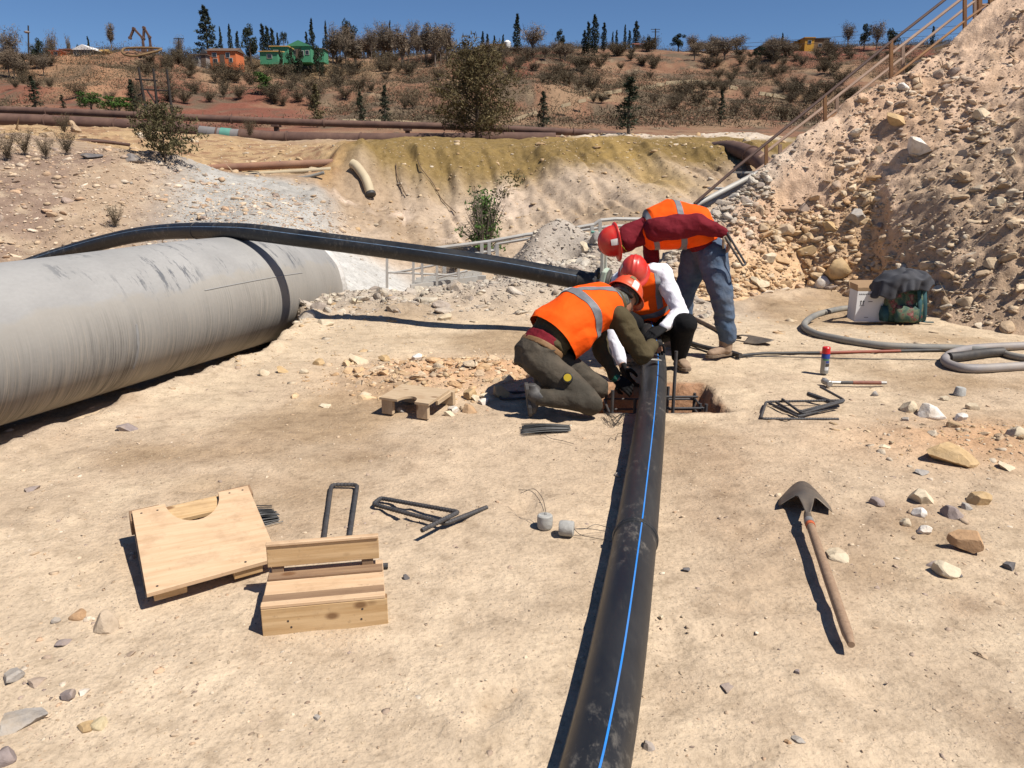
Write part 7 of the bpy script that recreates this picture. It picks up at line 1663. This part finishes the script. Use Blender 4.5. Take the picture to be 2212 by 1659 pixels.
RK = [(1990, 1064, 62, palec, 'pale grey angular rock right of the shovel blade'), (2118, 1072, 54, tanc, 'yellow-tan rock at the upper right of the right-hand cluster'), (2056, 1102, 46, vio, 'violet-grey blocky rock in the middle of the right-hand cluster'), (2086, 1160, 86, brn, 'large brown and orange rock with a dark top, right foreground', .75), (2086, 1092, 26, greyc, 'small grey stone beside the violet-grey rock'), (1985, 1101, 34, whitec, 'white stone left of the violet-grey rock'), (1957, 1121, 28, palec, 'small pale stone left of the white stones'), (1999, 1139, 34, whitec, 'second white stone just left of the large brown rock'),
      (1893, 1077, 36, vio, 'dark violet-grey stone near the shovel blade'), (1815, 1184, 66, palec, 'flat pale speckled rock beside the shovel handle', .3), (2042, 1222, 62, palec, 'yellowish pointed rock below the large brown rock', .6), (2020, 1212, 40, vio, 'flat grey slab leaning on the yellowish rock', .4), (2180, 1216, 40, dark, 'dark rock at the right edge of the foreground'), (2068, 1238, 22, dark, 'small black stone below the yellowish rock'), (2053, 942, 124, tanc, 'biggest tan rock of the right spoil ridge', .5), (2010, 878, 66, whitec, 'white sunlit rock on the right spoil ridge', .6), (1962, 876, 38, palec, 'pale block left of the white sunlit rock', .9), (2078, 901, 28, whitec, 'small white stone right of the white sunlit rock'), (2193, 936, 50, palec, 'pale rock at the right end of the spoil ridge'), (2173, 997, 42, palec, 'flat pale stone below the right spoil ridge', .4),
      (1990, 1015, 30, greyc, 'flat grey stone between spoil ridge and right cluster', .5), (1908, 959, 30, palec, 'lone pale stone left of the biggest tan rock', .5), (1890, 848, 20, greyc, 'small grey stone near the hammer handle'), (1956, 903, 20, greyc, 'small grey stone in the right spoil ridge'), (2100, 873, 34, palec, 'pale tan stone beyond the white sunlit rock'), (2040, 858, 24, palec, 'tan stone at the back of the right spoil ridge'),
      (229, 1338, 64, (.42, .33, .24), 'big brown and grey rock left of the plywood forms', .75), (40, 1532, 120, greyc, 'long flat grey slab at the lower left edge', .35), (146, 1497, 44, vio, 'grey-violet rock at lower left', .7), (180, 1490, 30, whitec, 'white and brown stone touching the grey-violet rock', .6), (217, 1553, 46, (.55, .45, .28), 'cream coloured flat stone at lower left', .4), (186, 1560, 44, tanc, 'tan stone left of the cream stone', .5), (65, 1049, 42, vio, 'dark flat stone alone at the left', .4), (28, 1449, 66, greyc, 'grey rock cut by the left edge', .5), (75, 1463, 50, (.36, .28, .22), 'dull brown half-buried rock at lower left', .4), (170, 1318, 46, brn, 'flat brown stone left of the big brown rock', .4), (10, 1625, 60, vio, 'dark rock in the bottom left corner', .7), (135, 1376, 44, vio, 'flat slate stone below the big brown rock', .25), (118, 1337, 24, greyc, 'small round grey stone at left'),
      (1012, 877, 38, brn, 'orange-brown stone right of the small plywood form'), (978, 882, 36, whitec, 'white quartz stone against the small plywood form'), (970, 890, 26, palec, 'pale stone at the foot of the white quartz stone'), (1043, 859, 34, whitec, 'pale grey stone between the small form and the boot'), (1014, 836, 42, tanc, 'tan block behind the small plywood form', .9), (1081, 819, 44, tanc, 'round yellow stone at the edge of the spoil'), (1050, 823, 32, palec, 'pale stone left of the round yellow stone'), (1026, 850, 28, palec, 'wedge stone leaning on the tan block'), (866, 884, 20, greyc, 'small grey stone inside the notch of the small form'),
      (770, 775, 50, palec, 'pale rock at the left of the spoil heap'), (832, 772, 34, tanc, 'tan rock in the spoil heap left part'), (690, 778, 34, tanc, 'tan stone left of the spoil heap'), (608, 797, 28, tanc, 'lone tan stone on the pad'), (570, 802, 28, palec, 'lone pale stone near the trench'), (900, 775, 30, whitec, 'white stone on the spoil heap'), (655, 800, 24, palec, 'pale stone between the trench and the spoil'), (700, 870, 30, palec, 'half-buried pale stone on the pad', .3), (272, 915, 44, vio, 'dark clod at the trench edge', .5), (1482, 1228, 20, dark, 'small dark chip right of the black pipe'), (1428, 1330, 16, palec, 'pebble by the black pipe'), (1722, 1448, 20, vio, 'grey chip at the lower right'), (1725, 1590, 34, greyc, 'flat grey chip at the bottom right', .25), (1570, 1475, 40, vio, 'flat slate chip right of the black pipe', .15), (1400, 1608, 30, (.34, .29, .25), 'small brown stone right of the pipe at the bottom'), (877, 1245, 18, dark, 'small dark pebble right of the stepped form'), (1335, 1023, 20, greyc, 'small stone touching the left side of the pipe'), (1700, 1600, 18, brn, 'small reddish stone at the bottom right'), (685, 1547, 20, greyc, 'grey pebble at the bottom middle')]
for q in RK: rock_px(*q)
SL = [(1985, 323, 70, whitec, 'big white boulder high on the rubble slope'), (1935, 262, 62, tanc, 'yellow-tan boulder in the upper gully of the slope', .6), (1900, 320, 30, palec, 'pale stone left of the white slope boulder'), (1640, 612, 46, palec, 'pale rock at the toe of the slope'), (1775, 612, 42, whitec, 'whitish round rock at the toe of the slope'), (1810, 580, 66, tanc, 'large tan block above the cardboard box'), (1740, 545, 56, tanc, 'wide tan block in the middle of the lower slope'), (1790, 490, 40, tanc, 'tan block halfway up the lower slope'), (1690, 498, 48, (.50, .38, .26), 'pale tan block behind the stooping worker'), (1850, 470, 60, greyc, 'grey upright rock on the lower slope'), (2160, 1000 - 560, 40, palec, 'pale stone on the brown slump'), (2120, 250, 44, palec, 'pale angular stone on the upper right slope'), (2080, 330, 36, greyc, 'grey stone on the upper right slope'), (1950, 60 + 130, 30, whitec, 'white stone near the slope crest'), (1660, 560, 40, palec, 'pale block near the toe behind the jeans')]
for q in SL: rock_px(*q[:5], **({'flat': q[5]} if len(q) > 5 else {}), on='slope')
for q in [(1290, 520, 50, greyc, 'rounded grey boulder on the heap behind the red helmet', .9), (1312, 534, 34, greyc, 'smaller boulder right of the rounded grey boulder', .9), (1268, 540, 44, palec, 'pale boulder below the rounded grey boulder', .8), (850, 672, 34, dark, 'black stone in the pipe shadow at the rim', .9), (196, 340, 46, dark, 'dark lump on the crest of the left bank', .5), (288, 346, 46, (.2, .18, .17), 'dark rock right of the dark lump on the bank', .5), (1870 - 1100, 655, 34, palec, 'pale rock on the rim below the bent pipe'), (960, 690, 44, palec, 'pale tan rock on the rim in the middle', .5), (700, 700, 40, palec, 'pale rock near the end of the big pipe', .5)]: rock_px(*q, on='far')
q = az(2072, 853, 0); MBr = MB().lathe(q + Vector((0, 0, gz(q.x, q.y) - .005)), (.1, 0, 1), [(0, .038), (.006, .043), (.06, .036), (.065, .031)], 18).build('concrete_spacer', conc, smooth=True); tag(MBr, 'grey concrete spacer standing alone by the right spoil ridge', 'concrete spacer', 'concrete spacers with tie wires')
# ---- stones of the ground: spoil, rim, heap, banks
r = np.random.default_rng(11)
def scatter(n, fx, fy, smin, alpha, smax, pal):
    x, y = fx(r, n), fy(r, n); s = np.clip(smin * (1 + r.pareto(alpha, n)), smin, smax); z = ground_z(x, y); return np.stack([x, y, z - s * .05], 1), s, cols(pal, n, r)
CLX = np.stack([r.uniform(-3.0, 4.2, 160), 1.8 + 6.5 * r.uniform(0, 1, 160) ** 1.25], 1); _ci = r.integers(0, 160, 16000); _cj = r.normal(0, .28, (16000, 2))
def clus(r, n, k): return CLX[_ci, k] + _cj[:, k]
PAL['grit'] = [(.40, .29, .19), (.30, .215, .15), (.50, .39, .27), (.24, .18, .14), (.56, .46, .34)]
N_ = lambda m, s: (lambda r, n: r.normal(m, s, n)); U_ = lambda a, b_: (lambda r, n: r.uniform(a, b_, n))
sets = [scatter(1500, N_(-.45, .5), N_(6.3, .32), .012, 2.0, .09, 'orange'), scatter(600, N_(2.95, .5), N_(4.6, .24), .008, 2.2, .06, 'tan'), scatter(3600, U_(-3.0, 2.3), N_(9.75, .5), .016, 2.2, .15, 'grey'), scatter(1500, N_(1.0, .75), N_(10.9, .6), .018, 2.4, .11, 'grey'),
        scatter(8000, U_(-9.5, -3.0), U_(9.8, 16), .018, 2.5, .13, 'mix'), scatter(900, U_(-14, -4), U_(16, 25), .03, 2.4, .25, 'tan'), scatter(900, N_(-4.3, .9), N_(14.2, 1.2), .016, 3.2, .07, 'grey'), scatter(1800, U_(-3, 6), U_(14.5, 20.5), .02, 2.8, .12, 'tan'), scatter(350, U_(.5, 7), U_(19.5, 24), .03, 2.4, .2, 'tan'),
        scatter(500, U_(-3, -1), U_(6.5, 9.5), .010, 2.2, .06, 'tan'), scatter(260, U_(1.4, 5), U_(7.5, 10), .012, 2.0, .08, 'orange'), scatter(900, lambda r, n: -r.uniform(0, 1, n) ** .7 * 2.2 - 1.0, U_(1.7, 3.6), .0045, 1.9, .028, 'mix'), scatter(5000, U_(-3.2, 4.2), lambda r, n: 1.7 + 7 * r.uniform(0, 1, n) ** 1.3, .0035, 2.0, .02, 'mix'), scatter(16000, lambda r, n: clus(r, n, 0), lambda r, n: clus(r, n, 1), .0028, 2.4, .011, 'grit'), scatter(260, U_(1.3, 3.2), U_(2.2, 4.2), .005, 1.8, .03, 'mix'), scatter(400, U_(-5.5, -2.2), U_(4, 9), .008, 2.0, .05, 'mix')]
PP = np.concatenate([a for a, _, _ in sets]); SS = np.concatenate([b_ for _, b_, _ in sets]); CC = np.concatenate([c_ for _, _, c_ in sets])
keep = ~((PP[:, 0] > HOLE[0] - .04) & (PP[:, 0] < HOLE[1] + .04) & (PP[:, 1] > HOLE[2] - .04) & (PP[:, 1] < HOLE[3] + .04)); PP, SS, CC = PP[keep], SS[keep], CC[keep]
ang = SS / PP[:, 1]; big = np.argsort(-ang)[:300]; rest = np.setdiff1d(np.arange(len(PP)), big)
for i in big: stone_obj(Vector(PP[i]), float(SS[i]), tuple(CC[i]), ground)
stuff_stones('loose_gravel', PP[rest], SS[rest], CC[rest], ground, 2)
